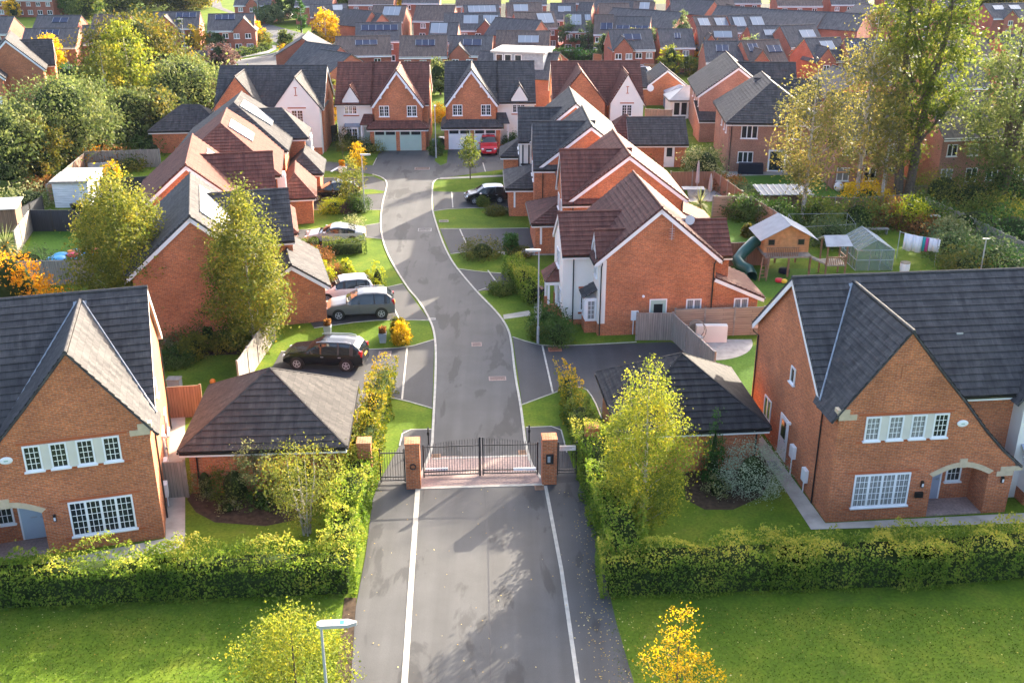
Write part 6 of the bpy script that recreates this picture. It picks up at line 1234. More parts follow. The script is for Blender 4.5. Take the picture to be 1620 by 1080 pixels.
pillar('outer brick pillar half buried in the sunlit left hedge', (-6.75, 42.55), 2.3, .62); pillar('outer brick pillar sunk in the hedge beside the gate sign', (3.75, 44.0), 2.3, .62)
def gate(label, a, b, h0, h1, hinge_h, actuator=None, spacing=.118, frame_post=True, sign=None):
    """iron bar gate between two ground points; bar tops rise from h0 to h1 in an arch"""
    a, b = Vector(a), Vector(b); L = (b - a).length; t = empty('iron_gate', label, 'gate', a, math.atan2((b - a).y, (b - a).x)); n = int(L / spacing)
    f = MB(); [f.box(x - .03, x + .03, -.03, .03, .05, hh, 'iron') for x, hh in ((.03, h0 + .05), (L - .05, h1 + .05 if not frame_post else h1 + .06))]
    if frame_post: f.box(L - .09, L + .0, -.045, .045, .04, h1 + .08, 'iron')
    [f.box(.03, L - .05, -.022, .022, z, z + .045, 'iron') for z in (.12, .30, hinge_h)]; f.build('gate_frame', t)
    for i in range(1, n):
        x = L * i / n; u = i / n; hh = h0 + (h1 - h0) * math.sin(u * math.pi / 2) if h1 >= h0 else h1 + (h0 - h1) * math.cos(u * math.pi / 2)
        m = MB(); m.tube([(x, 0, .13), (x, 0, hh)], .011, 'iron', 5); m.build('bar', t)
    if actuator: m = MB(); m.box(actuator[0], actuator[1], .05, .14, .34, .45, 'white'); m.build('gate_motor', t)
    if sign: m = MB(); m.box(sign[0], sign[1], -.06, -.04, 1.35, 1.6, 'white'); [m.box(sign[0] + .05, sign[1] - .05 - .12 * k, -.063, -.06, 1.53 - .06 * k, 1.55 - .06 * k, 'felt_grey') for k in range(3)]; m.build('sign', t)
    return t
gl, gm, gr = Vector(G2(670, 756)), Vector(G2(761, 752.5)), Vector(G2(851, 751))
gate('black iron gate leaf left of the centre post', gl, gm, 1.72, 2.0, 1.62, (.1, 1.15)); gate('black iron gate leaf right of the centre post', gr, gm + Vector((.05, 0)), 1.72, 2.0, 1.62, (.1, 1.15), frame_post=False)
gate('narrow iron side gate between the ring pillar and the left hedge', Vector(G2(602, 764)), Vector(G2(643, 763)), 1.75, 1.75, 1.55, frame_post=False); gate('narrow iron side gate with a white sign', Vector(G2(881, 752)), Vector(G2(913, 751)), 1.75, 1.75, 1.55, frame_post=False, sign=(.1, .85))
for lb, px in (('short black post beside the left kerb behind the gate', (678, 703)), ('short black post beside the right kerb behind the gate', (837, 699))):
    t = empty('gate_post', lb, 'post', G2(*px)); m = MB(); m.tube([(0, 0, 0), (0, 0, .95)], .035, 'iron', 8); m.build('shaft', t); m = MB(); m.box(-.06, .06, -.05, .05, .55, .72, 'iron'); m.build('photocell', t)
def lamp(label, xy, h, yaw=0.0, arm=.6, head=(.75, .2), mat='metal_grey', base=True):
    t = empty('street_lamp', label, 'street lamp', xy, yaw, 'street lamps'); m = MB(); m.tube([(0, 0, 0), (0, 0, 1.1), (0, 0, 1.12), (0, 0, h)], [.085, .085, .055, .038], mat, 10); m.build('pole', t, smooth=False)
    hd = MB(); L, w_ = head; pts = [(-.12, -.07), (.0, -w_ / 2), (L * .75, -w_ / 2), (L, -.03), (L, .03), (L * .75, w_ / 2), (0, w_ / 2), (-.12, .07)]; hd.prism(pts, h - .02, h + .09, 'silver_roof'); hd.build('lamp_head', t); u = MB(); u.box(.05, L * .72, -w_ * .35, w_ * .35, h - .045, h - .021, 'lamp_clear'); u.build('lens', t)
    return t
t = lamp('nearest street lamp with broad pale head above the hornbeam', (-5.62, 25.35), 5.3, R(4), head=(1.05, .3)); m = MB(); [m.box(x0, x1, -.09, .09, 5.391, 5.396, mt) for x0, x1, mt in ((.34, .36, 'plastic_blue'), (.42, .5, 'felt_grey'), (.56, .68, 'plastic_blue'), (.72, .74, 'plastic_blue'))]; m.build('head_label', t)
lamp('street lamp standing by the bushes in front of the white-fronted house', G2(851, 543), 5.9, R(180), head=(.8, .22)); lamp('street lamp behind the slim shrub tree at the left bend', G2(577, 336), 5.0, 0, head=(.75, .2)); lamp('street lamp between the two garage-fronted houses', G2(690, 250), 5.3, R(90), head=(.7, .2))
for lb, px, h in (('far street lamp among the golden street trees', (294, 88), 6), ('far street lamp behind the black parked car', (406, 78), 6), ('far street lamp on the grass verge', (478, 52), 6), ('far pole at the rounded grey shrub', (410, 40), 8), ('far thin lamp beside the small white car', (965, 86), 6)): lamp(lb, G2(*px), h, R(180), head=(.8, .25))
# ------------------------------------------------------------ cars
def car(label, xy, yaw, L=4.6, W=1.88, Hh=1.65, kind='suv', paint='paint_black', roof=None, wr=.35, group='cars on the driveways', name='car', detail=True, rail=False):
    t = empty(name, label, 'car', (xy[0], xy[1], .02), yaw, group)
    top = dict(suv=[(-.5, .60), (-.488, .70), (-.455, .82), (-.395, .955), (-.26, 1.0), (-.06, 1.0), (.03, .955), (.205, .675), (.27, .645), (.42, .585), (.48, .48), (.5, .34)],
               coupe=[(-.5, .56), (-.485, .68), (-.43, .74), (-.36, .79), (-.22, .94), (-.08, 1.0), (.0, .985), (.06, .93), (.20, .69), (.27, .655), (.42, .56), (.48, .46), (.5, .36)],
               hatch=[(-.5, .55), (-.488, .68), (-.46, .82), (-.40, .955), (-.26, 1.0), (-.02, 1.0), (.07, .95), (.24, .69), (.29, .66), (.42, .59), (.48, .48), (.5, .34)])[kind]
    sx = np.array([p[0] for p in top]) * L; sz = np.array([p[1] for p in top]) * Hh; zb = .22 if kind != 'suv' else .28; belt = .60 * Hh if kind != 'coupe' else .655 * Hh
    xs = np.unique(np.concatenate([np.linspace(-L / 2, L / 2, 47), sx])); M_ = 11
    def hw(x): u = abs(x) / (L / 2); return W / 2 * (1 - .16 * max(0, (u - .72) / .28) ** 2.2 - (.02 if x > 0 else 0))
    ring = []
    for x in xs:
        zt = float(np.interp(x, sx, sz)); w_ = hw(x); pts = [(0, zb), (w_ * .86, zb), (w_ * .97, zb + .10)]
        zs = [zb + .10 + (min(belt, zt - .07) - zb - .10) * q for q in (.35, .7, 1.0)]
        pts += [(w_ * (1.0 if i == 1 else .985), z) for i, z in enumerate(zs)]
        k = max(0.0, zt - belt - .05); tum = w_ - min(k, .62) * .34
        for q in (.35, .75): pts.append((w_ * .985 + (tum - w_ * .985) * q, zs[-1] + (zt - .05 - zs[-1]) * q))
        pts += [(tum * .97, zt - .045), (tum * .86, zt - .008), (0, zt + .02)]
        ring.append(pts)
    body, gls, trim = MB(), MB(), MB(); n = len(ring[0])
    ax = (L * (.315 if kind != 'coupe' else .325), -L * .30)
    cab0, cab1 = sx[2], float(sx[[i for i, p in enumerate(top) if p[0] > .2][0]])
    wind0 = float(sx[[i for i, p in enumerate(top) if p[0] > .02][0]]) - .02
    for i in range(len(xs) - 1):
        xm = (xs[i] + xs[i + 1]) / 2; sl_ = (np.interp(xs[i + 1], sx, sz) - np.interp(xs[i], sx, sz)) / (xs[i + 1] - xs[i])
        for k in range(n - 1):
            for s in (1, -1):
                q = [(xs[i], s * ring[i][k][0], ring[i][k][1]), (xs[i + 1], s * ring[i + 1][k][0], ring[i + 1][k][1]), (xs[i + 1], s * ring[i + 1][k + 1][0], ring[i + 1][k + 1][1]), (xs[i], s * ring[i][k + 1][0], ring[i][k + 1][1])]
                if s < 0: q = q[::-1]
                zt = np.interp(xm, sx, sz)
                side = k in (5, 6, 7) and zt > belt + .22 and cab0 + .10 < xm < cab1 - .32
                pil = abs(xm - L * .0) < .045 or abs(xm + L * .21) < .06 or (abs(xm + L * .37) < .1)
                wsh = k in (8, 9) and wind0 < xm < cab1 - .04
                rear = k in (8, 9) and ((xm < sx[3] and zt > belt + .03 and kind != 'coupe') or (kind == 'coupe' and sx[3] < xm < sx[4]))
                if (side and not (pil and k != 4)) or wsh or rear: gls.poly(q, 'car_glass')
                elif k <= 1: trim.poly(q, 'black_plastic')
                else: body.poly(q, (roof or paint) if (k >= 8 and zt > belt + .3) else ('black_plastic' if side else paint))
    for e, i in ((0, 0), (1, -1)):
        P = [(xs[i], y, z) for y, z in ring[i]] + [(xs[i], -y, z) for y, z in ring[i][::-1]]; body.poly(P if e else P[::-1], paint)
    body.build('body', t, smooth=True); gls.build('windows', t, smooth=True); trim.build('sill', t)
    for j, x in enumerate(ax):
        for s in (1, -1):
            T = Matrix.Translation((x, s * (W / 2 - .10), wr)) @ Matrix.Rotation(math.pi / 2, 4, 'X')
            ar = MB(); ar.lathe([(wr + .065, -.105), (wr + .065, .112)], 'black_plastic', 20, T); ar.build('wheel_arch', t)
            wh = MB(); wh.lathe([(wr * .62, -.118), (wr * .93, -.122), (wr, -.08), (wr, .08), (wr * .93, .126), (wr * .62, .122)], 'black_plastic', 20, T); w0 = wh.build('wheel', t)
            rm = MB(); sg = -s
            rm.lathe([(wr * .64, sg * .112), (wr * .66, sg * .128), (wr * .55, sg * .126), (wr * .50, sg * .10)], 'metal_grey', 20, T); rm.lathe([(.001, sg * .132), (wr * .16, sg * .130), (wr * .16, sg * .10)], 'metal_grey', 10, T)
            for q in range(5):
                a = q * 2 * math.pi / 5 + .3; ca, sa = math.cos(a), math.sin(a); wv = wr * .10
                c = [(wr * .1 * ca - wv * sa, wr * .1 * sa + wv * ca), (wr * .6 * ca - wv * .8 * sa, wr * .6 * sa + wv * .8 * ca), (wr * .6 * ca + wv * .8 * sa, wr * .6 * sa - wv * .8 * ca), (wr * .1 * ca + wv * sa, wr * .1 * sa - wv * ca)]
                rm.prism(c, min(sg * .122, sg * .131), max(sg * .122, sg * .131), 'metal_grey', T)
            rm.build('rim', w0)
    if not detail: return t
    zf, zr = .46 * Hh, .60 * Hh
    for s in (1, -1):
        m = MB(); w_ = hw(L * .47); m.ball((L * .475, s * w_ * .80, zf - .02), .15, 'lamp_clear', .5, 10, Matrix.Translation((0, 0, 0))); m.build('headlight', t)
        m = MB(); w_ = hw(-L * .49); m.box(-L * .497, -L * .455, min(s * w_ * .80, s * w_ * 1.015), max(s * w_ * .80, s * w_ * 1.015), zr - .12, zr + (.22 if kind == 'suv' else .06), 'lamp_red'); m.build('tail_light', t)
        m = MB(); m.ball((L * .165, s * (W / 2 + .09), belt + .08), .1, paint if roof is None else roof, .8, 8); m.box(L * .16, L * .175, min(s * (W / 2 - .1), s * (W / 2 + .06)), max(s * (W / 2 - .1), s * (W / 2 + .06)), belt + .0, belt + .05, 'black_plastic'); m.build('wing_mirror', t)
        if rail: m = MB(); m.tube([(-L * .36, s * W * .345, Hh * .99), (-L * .3, s * W * .35, Hh + .045), (0, s * W * .35, Hh + .04), (L * .07, s * W * .35, Hh * .98)], .022, 'metal_grey', 6); m.build('roof_rail', t)
        for x in (.015 * L, -.2 * L): m = MB(); m.box(x - .17, x - .02, min(s * (W / 2 - .02), s * (W / 2 + .012)), max(s * (W / 2 - .02), s * (W / 2 + .012)), belt - .17, belt - .13, paint if paint != 'paint_black' else 'metal_grey'); m.build('door_handle', t)
    m = MB(); m.box(L * .488, L * .503, -.35, .35, .36 * Hh, .46 * Hh, 'black_plastic'); m.build('grille', t)
    m = MB(); m.box(L * .499, L * .508, -.26, .26, .30 * Hh, .30 * Hh + .11, 'white'); m.build('number_plate', t); m = MB(); m.box(-L * .507, -L * .499, -.26, .26, .45 * Hh, .45 * Hh + .11, 'plastic_yellow'); m.build('number_plate', t)
    return t
def car_between(label, front, rear, wsgn, **kw):
    """front and rear: photo pixels where the near wheels touch the ground"""
    f_, r_ = Vector(G2(*front)), Vector(G2(*rear)); d = (f_ - r_).normalized(); n = Vector((-d.y, d.x)) * wsgn; W = kw.get('W', 1.88)
    c = (f_ + r_) / 2 + n * (W / 2 - .05); return car(label, c, math.atan2(d.y, d.x), **kw)
car_between('black estate-like SUV parked nearest the camera behind the left garage', (471, 584), (550, 587.5), -1, L=4.7, W=1.9, Hh=1.64, kind='suv', paint='paint_black', rail=True)
car_between('dark grey SUV parked in front of the white hatchback', (540, 507), (602, 504), -1, L=4.43, W=1.82, Hh=1.68, kind='suv', paint='paint_grey', rail=True)
car_between('white hatchback with silver roof behind the dark grey SUV', (515, 480), (578, 474), -1, L=3.9, W=1.75, Hh=1.46, kind='hatch', paint='paint_white', roof='paint_silver', wr=.31)
car_between('silver coupe behind the two box-shaped bushes', (498, 388), (561, 387), -1, L=4.7, W=1.84, Hh=1.40, kind='coupe', paint='paint_silver', wr=.33)
car_between('black SUV half hidden by the slim shrub tree', (501, 319), (556, 318), -1, L=4.7, W=1.9, Hh=1.66, kind='suv', paint='paint_black')
car_between('black small hatchback with painted roof glare on the right-hand driveway', (751, 323.5), (791, 321.5), -1, L=3.7, W=1.68, Hh=1.5, kind='hatch', paint='paint_black', roof='paint_roof_glare', wr=.30)  # white on the roof is glare painted into the colour
car('red SUV parked nose-out before the white garage doors', G2(773, 240), R(-88), 4.55, 1.84, 1.66, 'suv', 'paint_red')
for lb, px, yw, kd, pt in (('small red car parked on the far forecourt', (362, 78), -60, 'hatch', 'paint_darkred'), ('black car parked beside the small red one', (377, 76), -60, 'hatch', 'paint_black'), ('pale car peeping past the golden tree on the far forecourt', (372, 70), -60, 'hatch', 'paint_silver'), ('small white car on the estate road by the square hedge', (885, 72), -75, 'hatch', 'paint_white'), ('white car roof behind the red roof at the gabled garage', (1022, 122), -40, 'hatch', 'paint_white'), ('silver car cut by the left edge', (6, 178), 170, 'hatch', 'paint_silver'), ('white car by the far junction shrub', (450, 30), 160, 'hatch', 'paint_white')):
    car(lb, G2(*px), R(yw), 4.2, 1.75, 1.5, kd, pt, wr=.32, group='cars parked in the estate', detail=False)
# ------------------------------------------------------------ person at the porch
def person(xy, yaw):
    t = empty('person', 'person in dark clothes bending forward beside the white porch posts', 'person', xy, yaw)
    J = dict(pel=(0, 0, .88), chest=(.28, 0, 1.18), neck=(.40, 0, 1.26), head=(.50, 0, 1.28), lh=(0, .11, .84), lk=(.07, .13, .46), lf=(-.02, .13, .07), lt=(.16, .14, .04), rh=(0, -.11, .84), rk=(.12, -.13, .46), rf=(.06, -.13, .07), rt=(.24, -.14, .04), ls=(.33, .19, 1.2), le=(.36, .24, .92), lw=(.50, .18, .72), rs=(.33, -.19, 1.2), re=(.36, -.24, .92), rw=(.50, -.18, .72), sp=(.13, 0, 1.03))
    ed = [('pel', 'sp'), ('sp', 'chest'), ('chest', 'neck'), ('pel', 'lh'), ('lh', 'lk'), ('lk', 'lf'), ('lf', 'lt'), ('pel', 'rh'), ('rh', 'rk'), ('rk', 'rf'), ('rf', 'rt'), ('chest', 'ls'), ('ls', 'le'), ('le', 'lw'), ('chest', 'rs'), ('rs', 're'), ('re', 'rw'), ('neck', 'head')]
    rad = dict(pel=.15, sp=.15, chest=.16, neck=.06, head=.09, lh=.10, rh=.10, lk=.065, rk=.065, lf=.045, rf=.045, lt=.04, rt=.04, ls=.075, rs=.075, le=.05, re=.05, lw=.035, rw=.035)
    ks = list(J); me = bpy.data.meshes.new('body'); me.from_pydata([J[k] for k in ks], [(ks.index(a), ks.index(b)) for a, b in ed], []); o = bpy.data.objects.new('body', me); COL.objects.link(o); o.parent = t
    md = o.modifiers.new('skin', 'SKIN'); o.modifiers.new('sub', 'SUBSURF').levels = 2; o.modifiers['sub'].render_levels = 2
    for k, v in zip(ks, me.skin_vertices[0].data): v.radius = (rad[k], rad[k] * (.8 if k in ('chest', 'sp', 'pel') else 1)); v.use_root = (k == 'pel')
    me.materials.append(MATS['navy'])
    h = MB(); h.ball((.53, 0, 1.29), .095, 'skin', 1.2, 12); h.ball((.62, 0, 1.27), .02, 'skin', 1, 6)
    for s in (1, -1): h.ball((.52, s * .095, 1.29), .025, 'skin', 1, 6); h.ball((.612, s * .035, 1.305), .010, 'black_plastic', 1, 6)
    h.box(.595, .606, -.03, .03, 1.228, 1.236, 'plastic_red'); h.build('head', t, smooth=True); hr = MB(); hr.ball((.505, 0, 1.325), .10, 'hair_grey', 1.0, 12); hr.build('hair', t, smooth=True)
    for s in (1, -1):
        m = MB(); m.ball((.535, s * .17, .67), .032, 'skin', 1.5, 8)
        for q in range(4): m.tube([(.53 + .016 * q - .02, s * .17, .64), (.54 + .016 * q - .02, s * .165, .60), (.535 + .016 * q - .02, s * .155, .57 + .006 * abs(q - 1.5))], [.009, .008, .006], 'skin', 5)
        m.tube([(.55, s * .155, .67), (.575, s * .145, .63)], [.010, .007], 'skin', 5); m.build('hand', t, smooth=True)
    return t
person(G2(858, 480), R(-95))
# ------------------------------------------------------------ fences and walls of the gardens
V = lambda *p: [Vector(G2(*q)) for q in p]
fence('weathered grey timber gate fence at the brick gable beside the driveway', V((1006, 538), (1062, 538)), 1.8, 'fence_grey'); fence('weathered fence running towards the grey hipped garage', V((1063, 538), (1128, 602)), 1.75, 'fence_grey')
fence('pale slatted fence behind the round patio', V((1066, 533), (1206, 529)), 1.85, 'fence_slat'); fence('pale slatted fence round the small turf lawn', V((1126, 343), (1186, 343), (1240, 379)), 1.8, 'fence_slat', bay=2.4); fence('brown timber fence behind the tube slide', V((1143, 421), (1215, 419)), 1.8, 'fence_brown')
fence('dark brown fence between the patio garden and the brick house lawn', V((1060, 300), (1128, 299), (1198, 352)), 1.7, 'fence_brown', cap=False); fence('long shaded boundary fence along the bottom of the brick house gardens', V((1198, 330), (1350, 336), (1440, 330)), 1.3, 'fence_brown')
fence('orange timber fence sloping away behind the golden birch', V((1332, 296), (1372, 290), (1432, 318)), 1.9, 'fence_orange'); fence('weathered fence stepping down the right-hand garden', V((1462, 336), (1520, 362), (1600, 402), (1660, 430)), 1.3, 'fence_grey'); fence('dull brown slatted screen beside the white patio door', V((1520, 285), (1568, 292)), 2.4, 'fence_slat'); fence('pale low wall fence at the foot of the turf by the patio door', V((1445, 308), (1560, 304)), .8, 'fence_slat')
fence('dark painted fence across the small left lawn', V((52, 366), (152, 366)), 1.8, 'fence_dark', 'black_plastic'); fence('sunlit grey fence at the left of the small lawn', V((52, 366), (28, 402)), 1.8, 'fence_grey'); fence('weathered wooden fence in front of the deflated bouncy castle', V((22, 452), (122, 450), (150, 440)), 1.8, 'fence_grey')
fence('weathered fence behind the red-roofed houses with russet shrubs', V((137, 268), (255, 264)), 1.8, 'fence_grey'); fence('sunlit terracotta-toned boundary fence beside the white shed', V((78, 322), (142, 264)), 1.7, 'fence_brown'); fence('navy fence hidden behind the left birch', V((150, 312), (235, 306)), 1.6, 'fence_dark', 'black_plastic'); fence('black fence panels by the grey shed at the left edge', V((30, 360), (70, 338)), 1.5, 'fence_dark', 'black_plastic')
fence('pale sunlit close-boarded fence beside the black estate-like SUV', V((436, 536), (380, 620)), 1.85, 'fence_grey'); fence('grey fence at the foot of the brick gable wall', V((262, 517), (436, 534)), 1.2, 'fence_grey'); fence('dark panel fence at the side of the white gabled house', V((516, 228), (534, 222)), 1.8, 'fence_dark', 'black_plastic'); fence('terracotta close-boarded gate between left house and garage', V((266, 662), (322, 658)), 1.8, 'panel_rose', 'wood_brown', bay=1.5); fence('grey boarded side gate by the oval shrub', V((262, 788), (298, 786)), 1.85, 'fence_grey', bay=1.2)
fence('grey fence between conservatory and hipped garage', V((1020, 196), (1062, 198)), 1.8, 'fence_grey'); fence('orange fence by the lemon-green tree', V((1018, 120), (1058, 122)), 1.8, 'fence_orange'); fence('brown fence panel beside the estate road hedge', V((938, 103), (952, 104)), 1.8, 'fence_orange')
# ------------------------------------------------------------ sheds, playhouse, greenhouse and garden things
o_ = G2(88, 329); t = empty('garden_shed', 'white painted flat-roofed garden shed with lean-to extension', 'shed', o_, R(4)); m = MB(); m.box(0, 3.0, 0, 4.6, 0, 2.25, 'shed_white'); m.build('wall', t)
m = MB(); m.mesh([(-.15, -.2, 2.3), (3.15, -.2, 2.3), (3.15, 3.0, 2.42), (-.15, 3.0, 2.42), (-.15, -.2, 2.38), (3.15, -.2, 2.38), (3.15, 3.0, 2.5), (-.15, 3.0, 2.5)], [(0, 3, 2, 1), (4, 5, 6, 7), (0, 1, 5, 4), (1, 2, 6, 5), (2, 3, 7, 6), (3, 0, 4, 7)], 'silver_roof'); m.box(-.1, 3.1, 3.01, 4.8, 2.34, 2.42, 'felt_grey'); m.box(-.17, 3.17, -.24, -.2, 2.2, 2.4, 'wood_grey'); m.build('roof', t)
for y in (.4, 1.8, 3.2): m = MB(); m.box(3.0, 3.06, y, y + .9, .9, 1.9, 'white'); f = m.build('window', t); p = MB(); p.poly([(3.063, y + .1, 1.0), (3.063, y + .8, 1.0), (3.063, y + .8, 1.8), (3.063, y + .1, 1.8)], 'glass'); p.build('pane', f)
t = empty('garden_shed', 'small shed with pale metal roof at the left edge', 'shed', G2(2, 362), R(12)); m = MB(); m.box(-1.5, 1.6, -1.2, 1.2, 0, 1.9, 'fence_brown'); m.build('wall', t); m = MB(); m.mesh([(-1.7, -1.4, 1.93), (1.8, -1.4, 1.93), (1.8, 1.4, 2.2), (-1.7, 1.4, 2.2), (-1.7, -1.4, 1.98), (1.8, -1.4, 1.98), (1.8, 1.4, 2.25), (-1.7, 1.4, 2.25)], [(0, 3, 2, 1), (4, 5, 6, 7), (0, 1, 5, 4), (1, 2, 6, 5), (2, 3, 7, 6), (3, 0, 4, 7)], 'silver_roof'); m.build('roof', t)
t = empty('open_shelter', 'low garden shelter with ribbed white roof by the fence', 'shelter', G2(1238, 336), R(2)); m = MB(); m.mesh([(-2.3, -.9, 1.75), (2.3, -.9, 1.75), (2.0, .9, 2.2), (-2.6, .9, 2.2), (-2.3, -.9, 1.8), (2.3, -.9, 1.8), (2.0, .9, 2.25), (-2.6, .9, 2.25)], [(0, 3, 2, 1), (4, 5, 6, 7), (0, 1, 5, 4), (1, 2, 6, 5), (2, 3, 7, 6), (3, 0, 4, 7)], 'felt_grey'); [m.mesh([(x - .04, -.9, 1.8), (x + .04, -.9, 1.8), (x - .24, .9, 2.25), (x - .32, .9, 2.25), (x - .04, -.9, 1.84), (x + .04, -.9, 1.84), (x - .24, .9, 2.29), (x - .32, .9, 2.29)], [(4, 5, 6, 7), (0, 1, 5, 4), (1, 2, 6, 5), (3, 0, 4, 7)], 'silver_roof') for x in np.linspace(-2.1, 2.0, 9)]; m.build('roof', t)
m = MB(); m.box(-2.1, 2.0, .5, .6, 0, 1.9, 'fence_brown'); m.build('back_wall', t); [MBx.build('post', t) for MBx in [(lambda q: (q.box(x - .05, x + .05, -.8, -.7, 0, 1.78, 'wood_brown'), q)[1])(MB()) for x in (-2.1, 0, 2.0)]]
# raised timber playhouse with tube slide and lookout
o_ = Vector(G2(1243, 438)); t = empty('playhouse', 'raised timber playhouse with grey felt roof and green tube slide', 'playhouse', o_, R(3)); zd = 1.55
m = MB(); m.box(-1.5, 1.75, .9, 3.3, zd, zd + 1.25, 'wood_orange'); m.mesh([(-1.5, .9, zd + 1.25), (1.75, .9, zd + 1.25), (.125, .9, zd + 2.1), (-1.5, 3.3, zd + 1.25), (1.75, 3.3, zd + 1.25), (.125, 3.3, zd + 2.1)], [(0, 1, 2), (3, 5, 4)], 'wood_orange'); [m.box(-1.5, 1.75, .893, .9, zd + .02 + .16 * i, zd + .03 + .16 * i, 'wood_brown') for i in range(1, 8)]; m.build('wall', t)
m = MB(); roof_face(m, [(-1.95, .35, zd + 1.0), (.125, .35, zd + 2.12), (.125, 3.6, zd + 2.12), (-1.95, 3.6, zd + 1.0)], 'felt_grey', .06, False, 'wood_orange'); roof_face(m, [(2.2, .35, zd + 1.0), (.125, .35, zd + 2.12), (.125, 3.6, zd + 2.12), (2.2, 3.6, zd + 1.0)], 'felt_grey', .06, False, 'wood_orange'); m.build('roof', t)
for x in (-1.0, 1.15): m = MB(); m.box(x - .25, x + .25, .86, .9, zd + .55, zd + 1.0, 'wood_brown'); f = m.build('window', t); p = MB(); p.poly([(x - .21, .856, zd + .59), (x + .21, .856, zd + .59), (x + .21, .856, zd + .96), (x - .21, .856, zd + .96)], 'glass'); p.build('pane', f)
m = MB(); m.box(-.35, .5, .87, .9, zd + .02, zd + 1.35, 'wood_orange'); m.build('door', t); m = MB(); m.box(-1.6, 1.75, -.05, 3.35, zd - .12, zd, 'wood_grey'); m.build('deck', t)
m = MB(); [m.box(-1.55 + .13 * i, -1.5 + .13 * i, -.04, .0, zd, zd + .62, 'wood_brown') for i in range(18)]; m.box(-1.6, .75, -.06, .02, zd + .62, zd + .68, 'wood_brown'); m.build('railing', t)
for x in (-1.5, .1, 1.65):
    for y in (0, 3.2): m = MB(); m.box(x - .06, x + .06, y - .06, y + .06, 0, zd - .12, 'wood_brown'); m.build('leg', t)
m = MB(); [m.tube([(-1.95 + dx, -.9, .05), (-1.55 + dx, -.05, zd)], .045, 'wood_brown', 5) for dx in (-.25, .25)]; [m.tube([(-2.2 + .4 * q, -.9 + .85 * q, .05 + zd * q), (-1.7 + .4 * q, -.9 + .85 * q, .05 + zd * q)], .03, 'wood_brown', 5) for q in np.linspace(.15, .9, 6)]; m.build('ladder', t)
m = MB(); m.tube([(-1.35, 2.2, zd + .55), (-1.9, 2.1, zd + .45), (-2.8, 1.6, zd - .2), (-3.35, 1.0, zd - .55), (-3.2, .35, .75), (-2.75, .0, .6), (-2.65, -.4, .35), (-2.7, -.7, .3)], .42, 'slide_green', 14, caps=False); m.build('tube_slide', t, smooth=True)
m = MB(); m.box(2.6, 4.1, -.6, .9, .95, 1.05, 'wood_grey'); [m.box(x - .05, x + .05, y - .05, y + .05, 0, 2.5, 'wood_brown') for x in (2.65, 4.05) for y in (-.55, .85)]; [m.box(2.6 + .13 * i, 2.65 + .13 * i, -.62, -.58, 1.05, 1.6, 'wood_brown') for i in range(12)]; m.box(2.6, 4.1, -.64, -.56, 1.6, 1.66, 'wood_brown'); m.box(4.06, 4.12, -.6, .9, 1.5, 1.6, 'wood_brown'); m.build('lookout', t)
m = MB(); roof_face(m, [(2.4, -.85, 2.45), (4.3, -.85, 2.45), (4.2, .2, 2.95), (2.5, .2, 2.95)], 'felt_grey', .06, False); roof_face(m, [(2.4, 1.15, 2.45), (4.3, 1.15, 2.45), (4.2, .2, 2.95), (2.5, .2, 2.95)], 'felt_grey', .06, False); m.build('lookout_roof', t); m = MB(); m.mesh([(1.6, -.5, zd - .1), (1.6, .4, zd - .1), (2.7, .4, 1.0), (2.7, -.5, 1.0), (1.6, -.5, zd), (1.6, .4, zd), (2.7, .4, 1.08), (2.7, -.5, 1.08)], [(0, 1, 2, 3), (4, 5, 6, 7), (0, 3, 7, 4), (1, 2, 6, 5)], 'wood_grey'); m.build('bridge', t)
def toy(lb, px, mat, s, z=0):
    m = MB(); m.lathe([(s * .7, 0), (s, .05), (s, s * .7), (s * .85, s * .9), (s * .3, s)], mat, 10); o = m.build('toy', None, True); o.location = (*G2(*px), z); tag(o, lb, 'toy')
toy('red ride-on toy under the playhouse', (1232, 446), 'plastic_red', .28); toy('yellow toy beside the red one under the playhouse', (1240, 447), 'plastic_yellow', .24); toy('blue plastic tub under the playhouse deck', (1240, 432), 'navy', .4)
# greenhouse
o_ = Vector(G2(1382, 428)); t = empty('greenhouse', 'aluminium-framed glass greenhouse beside the lawn', 'greenhouse', o_, R(2)); W2, D, e, rz = 1.35, 3.4, 1.55, 2.35
for nm, qs in (('side_glass', [[(-W2, 0, 0), (-W2, D, 0), (-W2, D, e), (-W2, 0, e)], [(W2, 0, 0), (W2, D, 0), (W2, D, e), (W2, 0, e)], [(-W2, 0, 0), (W2, 0, 0), (W2, 0, e), (0, 0, rz), (-W2, 0, e)], [(-W2, D, 0), (W2, D, 0), (W2, D, e), (0, D, rz), (-W2, D, e)]]), ('roof_glass', [[(-W2, 0, e), (0, 0, rz), (0, D, rz), (-W2, D, e)], [(W2, 0, e), (0, 0, rz), (0, D, rz), (W2, D, e)]])):
    m = MB(); [m.poly(q, 'clear_glass') for q in qs]; m.build(nm, t)
m = MB(); fr = []
for y in np.linspace(0, D, 6): fr += [((-W2, y, 0), (-W2, y, e)), ((W2, y, 0), (W2, y, e)), ((-W2, y, e), (0, y, rz)), ((W2, y, e), (0, y, rz))]
for x in (-W2, W2): fr += [((x, 0, e), (x, D, e)), ((x, 0, .02), (x, D, .02)), ((x, 0, .8), (x, D, .8))]
fr += [((0, 0, rz), (0, D, rz)), ((-W2, 0, .8), (W2, 0, .8)), ((-W2, 0, e), (W2, 0, e)), ((-.4, 0, 0), (-.4, 0, e)), ((.4, 0, 0), (.4, 0, e))]
[m.tube([a, b], .022, 'metal_grey', 4) for a, b in fr]; m.build('frame', t)
